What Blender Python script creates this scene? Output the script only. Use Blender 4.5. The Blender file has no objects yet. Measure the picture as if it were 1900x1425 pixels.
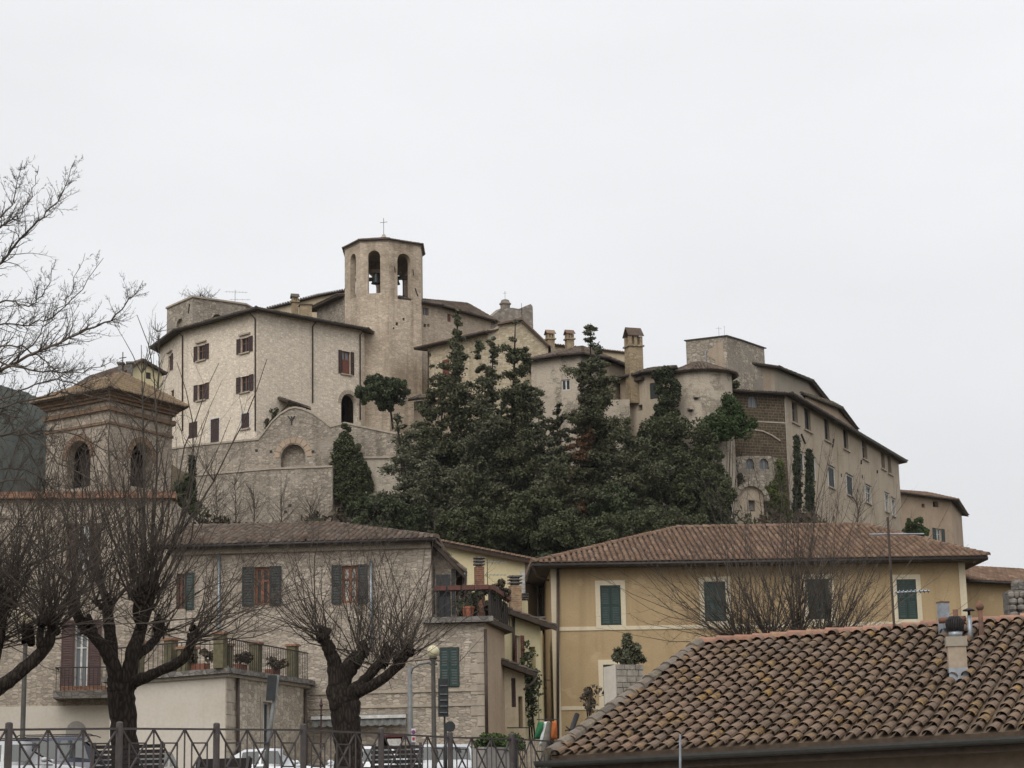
import bpy, math, random
import numpy as np
from mathutils import Vector, Matrix
from mathutils.geometry import tessellate_polygon
random.seed(11); RNG = np.random.default_rng(11)
R = math.radians
scene = bpy.context.scene
COL = scene.collection

# ------------------------------------------------------------------ camera
FPX, HORIZON, ROLL, EYE = 3700.0, 1500.0, 0.020, 1.6
PITCH = math.atan((HORIZON - 712.5) / FPX)
FW = Vector((0, math.cos(PITCH), math.sin(PITCH)))
_u = Vector((0, -math.sin(PITCH), math.cos(PITCH))); _r = Vector((1, 0, 0))
UP = _u * math.cos(ROLL) + _r * math.sin(ROLL)
RT = _r * math.cos(ROLL) - _u * math.sin(ROLL)
CAM = Vector((0, 0, EYE))
cd = bpy.data.cameras.new('camera'); cam = bpy.data.objects.new('camera', cd); COL.objects.link(cam)
cd.sensor_width = 36.0; cd.lens = 36.0 * FPX / 1900.0; cd.clip_start = 0.5; cd.clip_end = 6000
M = Matrix((RT, UP, -FW)).transposed().to_4x4(); M.translation = CAM
cam.matrix_world = M
scene.camera = cam

# ------------------------------------------------------------------ world, sun, exposure
SUN_EL, SUN_AZ = R(42), R(-158)          # azimuth measured from +Y towards +X (behind the camera, to the left)
w = bpy.data.worlds.new('World'); scene.world = w; w.use_nodes = True
nt = w.node_tree; nt.nodes.clear()
def wn(t, **k):
    n = nt.nodes.new(t)
    for a, b in k.items(): setattr(n, a, b)
    return n
wo = wn('ShaderNodeOutputWorld'); bg = wn('ShaderNodeBackground')
sky = wn('ShaderNodeTexSky', sky_type='NISHITA', sun_disc=False, sun_elevation=SUN_EL, sun_rotation=SUN_AZ)
sky.dust_density = 2.0
skyS = wn('ShaderNodeVectorMath', operation='SCALE'); skyS.inputs['Scale'].default_value = 0.09
nt.links.new(sky.outputs[0], skyS.inputs[0])
tc = wn('ShaderNodeTexCoord'); sp = wn('ShaderNodeSeparateXYZ'); nt.links.new(tc.outputs['Generated'], sp.inputs[0])
cl = wn('ShaderNodeMath', operation='MAXIMUM'); cl.inputs[1].default_value = 0.0; nt.links.new(sp.outputs['Z'], cl.inputs[0])
# overcast layer: a little brighter towards the zenith, with faint cloud banks
gr = wn('ShaderNodeMath', operation='MULTIPLY_ADD'); gr.inputs[1].default_value = 0.40; gr.inputs[2].default_value = 0.735
nt.links.new(cl.outputs[0], gr.inputs[0])
no = wn('ShaderNodeTexNoise'); no.inputs['Scale'].default_value = 2.2; no.inputs['Detail'].default_value = 5; no.inputs['Roughness'].default_value = .5
mp = wn('ShaderNodeMapping'); mp.inputs['Scale'].default_value = (1, 1, 2.6); nt.links.new(tc.outputs['Generated'], mp.inputs[0]); nt.links.new(mp.outputs[0], no.inputs['Vector'])
mr = wn('ShaderNodeMapRange'); mr.inputs['From Min'].default_value = .3; mr.inputs['From Max'].default_value = .7
mr.inputs['To Min'].default_value = .90; mr.inputs['To Max'].default_value = 1.07; nt.links.new(no.outputs['Fac'], mr.inputs['Value'])
ml = wn('ShaderNodeMath', operation='MULTIPLY'); nt.links.new(gr.outputs[0], ml.inputs[0]); nt.links.new(mr.outputs[0], ml.inputs[1])
cc = wn('ShaderNodeVectorMath', operation='SCALE'); cc.inputs[0].default_value = (0.985, 0.995, 1.012); nt.links.new(ml.outputs[0], cc.inputs['Scale'])
mx = wn('ShaderNodeMix', data_type='RGBA'); mx.inputs['Factor'].default_value = 0.95
nt.links.new(skyS.outputs[0], mx.inputs['A']); nt.links.new(cc.outputs[0], mx.inputs['B'])
nt.links.new(mx.outputs['Result'], bg.inputs['Color']); bg.inputs['Strength'].default_value = 1.0
nt.links.new(bg.outputs[0], wo.inputs['Surface'])
sl = bpy.data.lights.new('sun', 'SUN'); sl.energy = 1.5; sl.angle = R(50); sl.color = (1, .965, .91)
so = bpy.data.objects.new('sun', sl); COL.objects.link(so)
sd = Vector((math.sin(SUN_AZ) * math.cos(SUN_EL), math.cos(SUN_AZ) * math.cos(SUN_EL), math.sin(SUN_EL)))
so.rotation_euler = sd.to_track_quat('Z', 'Y').to_euler(); so.location = (-30, -30, 80)
vs = scene.view_settings; vs.view_transform = 'Standard'; vs.look = 'None'; vs.exposure = 0.12; vs.gamma = 1.0; vs.use_curve_mapping = False
scene.cycles.max_bounces = 6; scene.cycles.diffuse_bounces = 3; scene.cycles.glossy_bounces = 2
scene.cycles.transparent_max_bounces = 8; scene.cycles.caustics_reflective = False; scene.cycles.caustics_refractive = False

# ------------------------------------------------------------------ pixel -> place
def ray(px, py):
    return FW + RT * ((px - 950) / FPX) + UP * ((712.5 - py) / FPX)
def P(px, py, D):
    d = ray(px, py); return CAM + d * (D / d.y)
def lvl(px, py, z):                       # where the ray through a pixel reaches height z
    d = ray(px, py); return CAM + d * ((z - EYE) / d.z)
def mpp(D): return D / FPX                # metres per photo pixel
class Fac:                                # a vertical wall plane through two ground points
    def __init__(s, A, B):
        s.A = Vector((A[0], A[1], 0)); s.B = Vector((B[0], B[1], 0)); d = s.B - s.A
        s.L = d.length; s.t = d / s.L; s.n = Vector((s.t.y, -s.t.x, 0)); s.flip = False
        if s.n.dot(Vector((0, 0, 0)) - s.A) < 0: s.n = -s.n; s.flip = True
    def uv(s, px, py):
        d = ray(px, py); k = (s.A - CAM).dot(s.n) / d.dot(s.n); q = CAM + d * k
        return (q - s.A).dot(s.t), q.z
    def pt(s, u, z, o=0.0): return Vector((s.A.x, s.A.y, 0)) + s.t * u + s.n * o + Vector((0, 0, z))
    def rect(s, x0, y0, x1, y1):
        cx, cy = (x0 + x1) / 2, (y0 + y1) / 2
        ua, ub = s.uv(x0, cy)[0], s.uv(x1, cy)[0]
        return min(ua, ub), s.uv(cx, y1)[1], max(ua, ub), s.uv(cx, y0)[1]

# ------------------------------------------------------------------ mesh building
def auto_uv(V, F):                        # metres, on the face's own plane
    out = []
    for f in F:
        a, b, c = V[f[0]], V[f[1]], V[f[2]]
        n = np.cross(np.subtract(b, a), np.subtract(c, a)); l = np.linalg.norm(n)
        n = n / l if l > 1e-12 else np.array((0, 0, 1.))
        if abs(n[2]) < .75:
            h = math.hypot(n[0], n[1]); t = (-n[1] / h, n[0] / h)
            for i in f: p = V[i]; out += (p[0] * t[0] + p[1] * t[1], p[2])
        else:
            for i in f: p = V[i]; out += (p[0], p[1])
    return out
class MB:
    def __init__(s): s.v = []; s.f = []
    def face(s, *pts):
        n = len(s.v); s.v += [tuple(p) for p in pts]; s.f.append(tuple(range(n, n + len(pts)))); return s
    def grid(s, rows, close=False):       # rows of points -> quads
        n = len(s.v); m = len(rows[0])
        for r in rows: s.v += [tuple(p) for p in r]
        for i in range(len(rows) - 1):
            for j in range(m if close else m - 1):
                k = (j + 1) % m
                s.f.append((n + i * m + j, n + i * m + k, n + (i + 1) * m + k, n + (i + 1) * m + j))
        return s
    def box(s, o, a, b, c):               # corner + three edge vectors
        o, a, b, c = Vector(o), Vector(a), Vector(b), Vector(c); n = len(s.v)
        if a.cross(b).dot(c) < 0: a, b = b, a
        s.v += [tuple(q) for q in (o, o + a, o + a + b, o + b, o + c, o + a + c, o + a + b + c, o + b + c)]
        s.f += [tuple(n + i for i in q) for q in ((0, 3, 2, 1), (4, 5, 6, 7), (0, 1, 5, 4), (1, 2, 6, 5), (2, 3, 7, 6), (3, 0, 4, 7))]
        return s
    def cbox(s, c, sx, sy, sz, rz=0):     # centred box standing on c.z
        c = Vector(c); ax = Vector((math.cos(rz), math.sin(rz), 0)); ay = Vector((-ax.y, ax.x, 0))
        return s.box(c - ax * sx / 2 - ay * sy / 2, ax * sx, ay * sy, Vector((0, 0, sz)))
    def fbox(s, F, u0, z0, u1, z1, o0, o1):  # box on a facade
        return s.box(F.pt(u0, z0, o0), F.t * (u1 - u0), Vector((0, 0, z1 - z0)), F.n * (o1 - o0))
    def bar(s, p, q, w, h=None, up=(0, 0, 1)):
        p, q = Vector(p), Vector(q); h = h or w; d = (q - p); upv = Vector(up)
        if abs(d.normalized().dot(upv)) > .99: upv = Vector((0, 1, 0))
        a = d.cross(upv).normalized() * w; b = a.cross(d).normalized() * h
        return s.box(p - a / 2 - b / 2, a, b, d)
    def tube(s, pts, r, n=8, cap=True):
        pts = [Vector(p) for p in pts]; rs = r if isinstance(r, (list, tuple)) else [r] * len(pts); rows = []
        x = None
        for i, p in enumerate(pts):
            d = (pts[min(i + 1, len(pts) - 1)] - pts[max(i - 1, 0)]).normalized()
            if x is None:
                ref = Vector((0, 0, 1)) if abs(d.z) < .9 else Vector((1, 0, 0)); x = d.cross(ref).normalized()
            x = (x - d * x.dot(d)).normalized(); y = d.cross(x)
            rows.append([p + (x * math.cos(2 * math.pi * k / n) + y * math.sin(2 * math.pi * k / n)) * rs[i] for k in range(n)])
        b = len(s.v); s.grid(rows, True)
        if cap:
            s.f.append(tuple(b + k for k in range(n))[::-1]); e = len(s.v) - n; s.f.append(tuple(e + k for k in range(n)))
        return s
    def lathe(s, c, prof, n=16, cap=True):  # prof: (r, z)
        c = Vector(c); b = len(s.v)
        s.grid([[c + Vector((r * math.cos(2 * math.pi * k / n), r * math.sin(2 * math.pi * k / n), z)) for k in range(n)] for r, z in prof], True)
        if cap:
            s.f.append(tuple(b + k for k in range(n))[::-1]); e = len(s.v) - n; s.f.append(tuple(e + k for k in range(n)))
        return s
    def sphere(s, c, r, n=12, m=8, sz=1.0):
        return s.lathe(c, [(max(r * math.sin(math.pi * k / m), 1e-4), -r * sz * math.cos(math.pi * k / m)) for k in range(m + 1)], n)
    def poly(s, loops3):                  # planar polygon with holes (3D loops)
        n = len(s.v); flat = [p for l in loops3 for p in l]; s.v += [tuple(p) for p in flat]
        for t in tessellate_polygon([[Vector(p) for p in l] for l in loops3]): s.f.append(tuple(n + i for i in t))
        return s
    def prism(s, pts, vec):               # polygon extruded
        vec = Vector(vec); a = [Vector(p) for p in pts]; b = [p + vec for p in a]
        s.poly([a]); s.poly([b]); s.grid([a, b], True); return s
    def mesh(s, name, off=(0, 0, 0), smooth=False):
        me = bpy.data.meshes.new(name); o = Vector(off)
        me.from_pydata([(p[0] - o.x, p[1] - o.y, p[2] - o.z) for p in s.v], [], s.f)
        uv = me.uv_layers.new(name='uv'); uv.data.foreach_set('uv', auto_uv(s.v, s.f))
        if smooth: me.polygons.foreach_set('use_smooth', [True] * len(s.f))
        me.update(); return me
def arr_mesh(name, V, F, off=(0, 0, 0), smooth=False):   # numpy mesh, F is Mx3 or Mx4
    V = np.asarray(V, np.float32) - np.asarray(off, np.float32); F = np.asarray(F, np.int32); k = F.shape[1]
    me = bpy.data.meshes.new(name); me.vertices.add(len(V)); me.vertices.foreach_set('co', V.ravel())
    me.loops.add(F.size); me.loops.foreach_set('vertex_index', F.ravel())
    me.polygons.add(len(F)); me.polygons.foreach_set('loop_start', np.arange(0, F.size, k, dtype=np.int32))
    if smooth: me.polygons.foreach_set('use_smooth', np.ones(len(F), bool))
    me.update(calc_edges=True); me.validate(); return me

# ------------------------------------------------------------------ things and parts
def tag(o, label=None, cat=None, group=None, kind=None):
    if label: o['label'] = label
    if cat: o['category'] = cat
    if group: o['group'] = group
    if kind: o['kind'] = kind
    return o
def thing(name, label, cat, loc=(0, 0, 0), group=None):
    o = bpy.data.objects.new(name, None); o.empty_display_size = .2; COL.objects.link(o); o.location = Vector(loc)
    return tag(o, label, cat, group)
def root_of(p):
    off = Vector((0, 0, 0))
    while p is not None: off += p.location; p = p.parent
    return off
def link(name, me, mat, parent=None):
    o = bpy.data.objects.new(name, me); COL.objects.link(o)
    if mat is not None: me.materials.append(mat)
    if parent is not None: o.parent = parent
    return o
def part(name, mb, mat, parent=None, smooth=False):       # world-space shape -> child mesh
    return link(name, mb.mesh(name, root_of(parent), smooth), mat, parent)
def apart(name, V, F, mat, parent=None, smooth=False, kind=None):
    o = link(name, arr_mesh(name, V, F, root_of(parent), smooth), mat, parent)
    if kind: o['kind'] = kind
    return o
def copy_tree(o, parent=None):
    c = o.copy(); COL.objects.link(c); c.parent = parent
    for ch in list(o.children): copy_tree(ch, c)
    return c

# ------------------------------------------------------------------ materials
MATS = {}
def mat_base(name, rough=.85, spec=.3, metal=0.0):
    m = bpy.data.materials.new(name); m.use_nodes = True; t = m.node_tree
    b = t.nodes['Principled BSDF']; b.inputs['Roughness'].default_value = rough
    b.inputs['Specular IOR Level'].default_value = spec; b.inputs['Metallic'].default_value = metal
    def N(k, **a):
        n = t.nodes.new(k)
        for x, y in a.items():
            if x in n.inputs: n.inputs[x].default_value = y
            else: setattr(n, x, y)
        return n
    return m, t, b, N, t.links.new
def lin(*c):                               # sRGB 0-255 -> linear
    return tuple(((v / 255 + .055) / 1.055) ** 2.4 if v > 10 else v / 3294 for v in c)
def rgba(c): return (c[0], c[1], c[2], 1)
def mixc(t, N, L, kind, fac, a, b):
    n = N('ShaderNodeMix', data_type='RGBA', blend_type=kind)
    for sock, v in (('Factor', fac), ('A', a), ('B', b)):
        i = [q for q in n.inputs if q.name == sock and (sock == 'Factor' and q.type == 'VALUE' or q.type == 'RGBA')][0]
        if hasattr(v, 'links'): L(v, i)
        elif sock == 'Factor': i.default_value = v
        else: i.default_value = rgba(v)
    return [q for q in n.outputs if q.type == 'RGBA'][0]
def rng_node(N, L, v, a, b, c, d):
    n = N('ShaderNodeMapRange'); L(v, n.inputs['Value'])
    for k, q in zip(('From Min', 'From Max', 'To Min', 'To Max'), (a, b, c, d)): n.inputs[k].default_value = q
    return n.outputs['Result']
def stone(name, c1, c2, mortar, bw=.34, bh=.16, warp=.05, stain=.35, msize=.012, bump=.5, plaster=None, pl_amt=.5, streak=.25, pl_scale=.55, rubble=True, vary=1.0):
    m, t, b, N, L = mat_base(name, .92, .15)
    uv = N('ShaderNodeUVMap')
    nz = N('ShaderNodeTexNoise', Scale=3.0, Detail=3.0); L(uv.outputs[0], nz.inputs['Vector'])
    sub = N('ShaderNodeVectorMath', operation='SUBTRACT'); L(nz.outputs['Color'], sub.inputs[0]); sub.inputs[1].default_value = (.5, .5, .5)
    sc = N('ShaderNodeVectorMath', operation='SCALE'); L(sub.outputs[0], sc.inputs[0]); sc.inputs['Scale'].default_value = warp * 3
    ad = N('ShaderNodeVectorMath', operation='ADD'); L(uv.outputs[0], ad.inputs[0]); L(sc.outputs[0], ad.inputs[1])
    br = N('ShaderNodeTexBrick', Scale=1.0); br.offset_frequency = 2; br.squash_frequency = 3; br.squash = .7
    for k, v in (('Color1', rgba(c1)), ('Color2', rgba(c2)), ('Mortar', rgba(mortar)), ('Mortar Size', msize), ('Mortar Smooth', .4), ('Brick Width', bw), ('Row Height', bh), ('Bias', 0.0)):
        br.inputs[k].default_value = v
    L(ad.outputs[0], br.inputs['Vector'])
    vo = N('ShaderNodeTexVoronoi', Scale=1.0); mpv = N('ShaderNodeMapping'); mpv.inputs['Scale'].default_value = (1 / bw, .9 / bh, 1)
    L(ad.outputs[0], mpv.inputs[0]); L(mpv.outputs[0], vo.inputs['Vector'])
    sepc = N('ShaderNodeSeparateColor'); L(vo.outputs['Color'], sepc.inputs[0])
    va = rng_node(N, L, sepc.outputs[0], 0, 1, 1 - .30 * vary, 1 + .27 * vary)
    vc = N('ShaderNodeCombineColor'); [L(va, vc.inputs[i]) for i in range(3)]
    mort = br.outputs['Fac']; bcol = br.outputs['Color']
    if rubble:                             # irregular coursed stones instead of regular blocks
        vo.inputs['Randomness'].default_value = .66
        ve = N('ShaderNodeTexVoronoi', feature='DISTANCE_TO_EDGE', Scale=1.0, Randomness=.66); L(mpv.outputs[0], ve.inputs['Vector'])
        mort = rng_node(N, L, ve.outputs['Distance'], .02, .02 + msize * 7, 1, 0)
        bcol = mixc(t, N, L, 'MIX', mort, mixc(t, N, L, 'MIX', sepc.outputs[1], c1, c2), mortar)
    col = mixc(t, N, L, 'MULTIPLY', .6, bcol, vc.outputs[0])
    if plaster is not None:
        np_ = N('ShaderNodeTexNoise', Scale=pl_scale, Detail=6.0, Roughness=.65); L(uv.outputs[0], np_.inputs['Vector'])
        f = rng_node(N, L, np_.outputs['Fac'], pl_amt - .03, pl_amt + .05, 1, 0)
        col = mixc(t, N, L, 'MIX', f, col, plaster)
    big = N('ShaderNodeTexNoise', Scale=.28, Detail=5.0, Roughness=.6); L(uv.outputs[0], big.inputs['Vector'])
    col = mixc(t, N, L, 'MULTIPLY', rng_node(N, L, big.outputs['Fac'], .42, .68, 0, stain), col, (.55, .53, .50))
    mps = N('ShaderNodeMapping'); mps.inputs['Scale'].default_value = (1.6, .12, 1); L(uv.outputs[0], mps.inputs[0])
    stn = N('ShaderNodeTexNoise', Scale=1.0, Detail=4.0); L(mps.outputs[0], stn.inputs['Vector'])
    col = mixc(t, N, L, 'MULTIPLY', rng_node(N, L, stn.outputs['Fac'], .52, .72, 0, streak), col, (.38, .36, .33))
    fn = N('ShaderNodeTexNoise', Scale=14.0, Detail=3.0); L(uv.outputs[0], fn.inputs['Vector'])
    fv = rng_node(N, L, fn.outputs['Fac'], .3, .7, .82, 1.15); fc = N('ShaderNodeCombineColor'); [L(fv, fc.inputs[i]) for i in range(3)]
    col = mixc(t, N, L, 'MULTIPLY', .7, col, fc.outputs[0])
    L(col, b.inputs['Base Color'])
    mlt = N('ShaderNodeMath', operation='MULTIPLY_ADD'); L(mort, mlt.inputs[0]); mlt.inputs[1].default_value = -1.0; L(va, mlt.inputs[2])
    bp = N('ShaderNodeBump', Strength=bump, Distance=.03); L(mlt.outputs[0], bp.inputs['Height']); L(bp.outputs[0], b.inputs['Normal'])
    return m
def plaster(name, c, var=.12, stain=.3, streak=.2, rough=.9, fine=8.0, warm=(.6, .54, .46), patch=0.0):
    m, t, b, N, L = mat_base(name, rough, .2)
    uv = N('ShaderNodeUVMap')
    big = N('ShaderNodeTexNoise', Scale=.35, Detail=6.0, Roughness=.65); L(uv.outputs[0], big.inputs['Vector'])
    col = mixc(t, N, L, 'MULTIPLY', rng_node(N, L, big.outputs['Fac'], .45, .7, 0, stain), c, warm)
    mps = N('ShaderNodeMapping'); mps.inputs['Scale'].default_value = (2.2, .14, 1); L(uv.outputs[0], mps.inputs[0])
    stn = N('ShaderNodeTexNoise', Scale=1.0, Detail=4.0); L(mps.outputs[0], stn.inputs['Vector'])
    col = mixc(t, N, L, 'MULTIPLY', rng_node(N, L, stn.outputs['Fac'], .52, .75, 0, streak), col, (.45, .42, .38))
    if patch:                              # faded and re-rendered patches
        pn = N('ShaderNodeTexNoise', Scale=.9, Detail=5.0, Roughness=.6); L(uv.outputs[0], pn.inputs['Vector'])
        col = mixc(t, N, L, 'MIX', rng_node(N, L, pn.outputs['Fac'], .60, .64, 0, patch), col, tuple(min(1, v * 1.25 + .05) for v in c))
    fn = N('ShaderNodeTexNoise', Scale=fine, Detail=4.0); L(uv.outputs[0], fn.inputs['Vector'])
    fv = rng_node(N, L, fn.outputs['Fac'], .3, .7, 1 - var, 1 + var); fc = N('ShaderNodeCombineColor'); [L(fv, fc.inputs[i]) for i in range(3)]
    col = mixc(t, N, L, 'MULTIPLY', .8, col, fc.outputs[0])
    L(col, b.inputs['Base Color'])
    bp = N('ShaderNodeBump', Strength=.25, Distance=.02); L(fn.outputs['Fac'], bp.inputs['Height']); L(bp.outputs[0], b.inputs['Normal'])
    return m
def tile_mat(name, ramp, lichen=(.30, .24, .06), lich=.12, dirt=.5, rough=.9):
    m, t, b, N, L = mat_base(name, rough, .2)
    ge = N('ShaderNodeNewGeometry'); oi = N('ShaderNodeObjectInfo')
    s = N('ShaderNodeMath', operation='ADD'); L(ge.outputs['Random Per Island'], s.inputs[0]); L(oi.outputs['Random'], s.inputs[1])
    fr = N('ShaderNodeMath', operation='FRACT'); L(s.outputs[0], fr.inputs[0])
    cr = N('ShaderNodeValToRGB'); e = cr.color_ramp.elements
    e[0].position = 0; e[0].color = rgba(ramp[0]); e[1].position = 1; e[1].color = rgba(ramp[-1])
    for i, c in enumerate(ramp[1:-1]): q = e.new((i + 1) / (len(ramp) - 1)); q.color = rgba(c)
    L(fr.outputs[0], cr.inputs[0])
    n1 = N('ShaderNodeTexNoise', Scale=1.1, Detail=5.0, Roughness=.7); L(ge.outputs['Position'], n1.inputs['Vector'])
    col = mixc(t, N, L, 'MULTIPLY', rng_node(N, L, n1.outputs['Fac'], .4, .65, 0, dirt), cr.outputs[0], (.42, .40, .37))
    n2 = N('ShaderNodeTexNoise', Scale=9.0, Detail=4.0, Roughness=.7); L(ge.outputs['Position'], n2.inputs['Vector'])
    f2 = N('ShaderNodeMath', operation='MULTIPLY'); L(rng_node(N, L, n2.outputs['Fac'], .58 - lich, .72 - lich, 0, 1), f2.inputs[0])
    k = N('ShaderNodeMath', operation='MULTIPLY'); L(fr.outputs[0], k.inputs[0]); k.inputs[1].default_value = 7.31
    k2 = N('ShaderNodeMath', operation='FRACT'); L(k.outputs[0], k2.inputs[0]); L(rng_node(N, L, k2.outputs[0], .7, 1, 0, 1), f2.inputs[1])
    col = mixc(t, N, L, 'MIX', f2.outputs[0], col, lichen)
    fv = rng_node(N, L, n2.outputs['Fac'], .3, .7, .75, 1.2); fc = N('ShaderNodeCombineColor'); [L(fv, fc.inputs[i]) for i in range(3)]
    col = mixc(t, N, L, 'MULTIPLY', .8, col, fc.outputs[0])
    L(col, b.inputs['Base Color'])
    return m
def simple(name, c, rough=.6, spec=.4, metal=0.0, var=.15, scale=6.0, c2=None):
    m, t, b, N, L = mat_base(name, rough, spec, metal)
    g = N('ShaderNodeNewGeometry'); n = N('ShaderNodeTexNoise', Scale=scale, Detail=4.0, Roughness=.65); L(g.outputs['Position'], n.inputs['Vector'])
    c2 = c2 or tuple(v * (1 - 2 * var) for v in c); c1 = tuple(min(1, v * (1 + var)) for v in c)
    L(mixc(t, N, L, 'MIX', rng_node(N, L, n.outputs['Fac'], .32, .68, 0, 1), c1, c2), b.inputs['Base Color'])
    return m
def leaf_mat(name, ca, cb, cdry=None, dry=.0, clump=.7):
    m, t, b, N, L = mat_base(name, .7, .25)
    ge = N('ShaderNodeNewGeometry')
    n = N('ShaderNodeTexNoise', Scale=clump, Detail=3.0); L(ge.outputs['Position'], n.inputs['Vector'])
    a = N('ShaderNodeMath', operation='MULTIPLY_ADD'); L(ge.outputs['Random Per Island'], a.inputs[0]); a.inputs[1].default_value = .5
    L(rng_node(N, L, n.outputs['Fac'], .3, .7, 0, .5), a.inputs[2])
    col = mixc(t, N, L, 'MIX', a.outputs[0], ca, cb)
    if cdry is not None:
        n2 = N('ShaderNodeTexNoise', Scale=clump * .6, Detail=3.0); L(ge.outputs['Position'], n2.inputs['Vector'])
        col = mixc(t, N, L, 'MIX', rng_node(N, L, n2.outputs['Fac'], .62 - dry, .68 - dry, 0, 1), col, cdry)
    L(col, b.inputs['Base Color'])
    b.inputs['Subsurface Weight'].default_value = 0.0
    return m
def glass_mat(name, c=(.02, .022, .025), rough=.12):
    m, t, b, N, L = mat_base(name, rough, .5); b.inputs['Base Color'].default_value = rgba(c); return m

M_ = MATS
M_['white_stone'] = stone('white_stone', (.80, .70, .575), (.69, .595, .485), (.62, .53, .43), .26, .12, .05, .18, streak=.15, vary=.6)
M_['tower_stone'] = stone('tower_stone', (.62, .51, .40), (.50, .405, .31), (.47, .39, .305), .30, .14, .05, .8, streak=.6, vary=.6)
M_['church_stone'] = stone('church_stone', (.54, .45, .355), (.42, .35, .275), (.41, .345, .27), .32, .15, .05, .45, vary=.6)
M_['grey_stone'] = stone('grey_stone', (.36, .32, .275), (.24, .215, .185), (.24, .21, .18), .38, .17, .08, .6, streak=.5)
M_['terrace_stone'] = stone('terrace_stone', (.46, .395, .32), (.30, .26, .215), (.25, .215, .175), .28, .13, .06, .55, streak=.6, plaster=(.38, .335, .275), pl_amt=.40)
M_['round_wall'] = stone('round_wall', (.46, .40, .32), (.33, .285, .225), (.25, .215, .17), .30, .17, .07, .3, plaster=(.50, .43, .345), pl_amt=.50, pl_scale=.45)
M_['tuff'] = stone('tuff', (.115, .086, .057), (.085, .064, .044), (.21, .17, .12), .42, .22, .012, .35, msize=.022, bump=.7, rubble=False)
M_['ruin_stone'] = stone('ruin_stone', (.47, .41, .335), (.33, .285, .23), (.24, .21, .17), .36, .20, .09, .5, plaster=(.30, .265, .225), pl_amt=.44, pl_scale=.35)
M_['house_stone'] = stone('house_stone', (.52, .45, .37), (.37, .315, .255), (.33, .28, .225), .24, .085, .04, .45, streak=.3)
M_['annex_stone'] = stone('annex_stone', (.56, .49, .395), (.38, .325, .26), (.36, .305, .24), .26, .14, .05, .3, streak=.15)
M_['long_plaster'] = plaster('long_plaster', (.44, .365, .28), .12, .55, .35)
M_['brown_plaster'] = plaster('brown_plaster', (.37, .30, .23), .12, .5, .4)
M_['pink_plaster'] = plaster('pink_plaster', (.42, .32, .235), .1, .5, .3)
M_['pale_plaster'] = plaster('pale_plaster', (.565, .515, .44), .06, .3, .2)
M_['cream_plaster'] = plaster('cream_plaster', (.53, .44, .31), .1, .5, .3)
M_['yellow_plaster'] = plaster('yellow_plaster', (.66, .575, .36), .06, .2, .15)
M_['ochre_plaster'] = plaster('ochre_plaster', (.42, .308, .178), .07, .4, .3, fine=14, patch=.35)
M_['cream_trim'] = plaster('cream_trim', (.64, .555, .41), .05, .3, .3)
M_['grey_plaster'] = plaster('grey_plaster', (.33, .29, .235), .1, .4, .3)
M_['concrete'] = plaster('concrete', (.30, .28, .255), .12, .5, .3)
M_['tile_dark'] = tile_mat('tile_dark', [(.085, .065, .053), (.165, .115, .085), (.12, .10, .085), (.20, .16, .13)], lichen=(.16, .14, .10), lich=.04, dirt=.5)
M_['tile_eave'] = tile_mat('tile_eave', [(.06, .05, .043), (.13, .10, .08), (.09, .078, .066), (.16, .13, .105)], dirt=.5)
M_['tile_red'] = tile_mat('tile_red', [(.185, .112, .077), (.225, .145, .10), (.15, .10, .075), (.28, .195, .14)], lich=.03, dirt=.4)
M_['tile_near'] = tile_mat('tile_near', [(.20, .135, .092), (.175, .125, .092), (.215, .15, .105), (.18, .135, .102), (.225, .15, .105)], lichen=(.30, .175, .035), lich=.11, dirt=.5)
M_['ridge_red'] = tile_mat('ridge_red', [(.32, .17, .12), (.36, .205, .15), (.30, .165, .12)], lichen=(.26, .22, .10), lich=.06, dirt=.3)
M_['church_tile'] = tile_mat('church_tile', [(.22, .15, .10), (.27, .20, .13), (.20, .14, .10)], lichen=(.27, .22, .10), lich=.16, dirt=.3)
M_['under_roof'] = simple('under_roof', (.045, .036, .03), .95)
M_['eave_wood'] = simple('eave_wood', (.07, .05, .037), .9)
M_['gutter'] = simple('gutter', (.045, .038, .035), .5, .4, .3)
M_['pipe'] = simple('pipe', (.07, .048, .038), .55, .4, .2)
M_['shutter_brown'] = simple('shutter_brown', (.05, .024, .02), .6)
M_['shutter_red'] = simple('shutter_red', (.16, .055, .035), .65)
M_['shutter_green'] = simple('shutter_green', (.018, .042, .036), .5)
M_['shutter_dark'] = simple('shutter_dark', (.02, .026, .024), .55)
M_['frame_orange'] = simple('frame_orange', (.24, .092, .042), .5)
M_['frame_brown'] = simple('frame_brown', (.16, .075, .045), .6)
M_['frame_white'] = simple('frame_white', (.62, .60, .56), .6)
M_['frame_grey'] = simple('frame_grey', (.25, .24, .23), .6)
M_['stone_trim'] = simple('stone_trim', (.40, .34, .27), .9, var=.12, scale=3)
M_['glass'] = glass_mat('glass')
M_['glass_pale'] = glass_mat('glass_pale', (.16, .17, .18), .2)
M_['curtain'] = simple('curtain', (.55, .52, .48), .9, scale=20)
M_['iron'] = simple('iron', (.035, .032, .032), .55, .4, .4)
M_['fence_iron'] = simple('fence_iron', (.085, .072, .070), .55, .4, .3)
M_['zinc'] = simple('zinc', (.33, .36, .39), .45, .5, .6)
M_['brick'] = stone('brick', (.30, .135, .075), (.23, .10, .06), (.28, .22, .17), .25, .075, .005, .3, msize=.012, rubble=False)
M_['brick_pale'] = stone('brick_pale', (.40, .26, .15), (.33, .20, .12), (.36, .30, .22), .25, .075, .005, .3, msize=.012, rubble=False)
M_['chimney_stone'] = stone('chimney_stone', (.40, .315, .20), (.31, .235, .15), (.30, .24, .165), .25, .12, .03, .5, streak=.5)
M_['dark_stone'] = stone('dark_stone', (.24, .22, .20), (.17, .155, .14), (.14, .125, .11), .3, .15, .05, .4)
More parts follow.
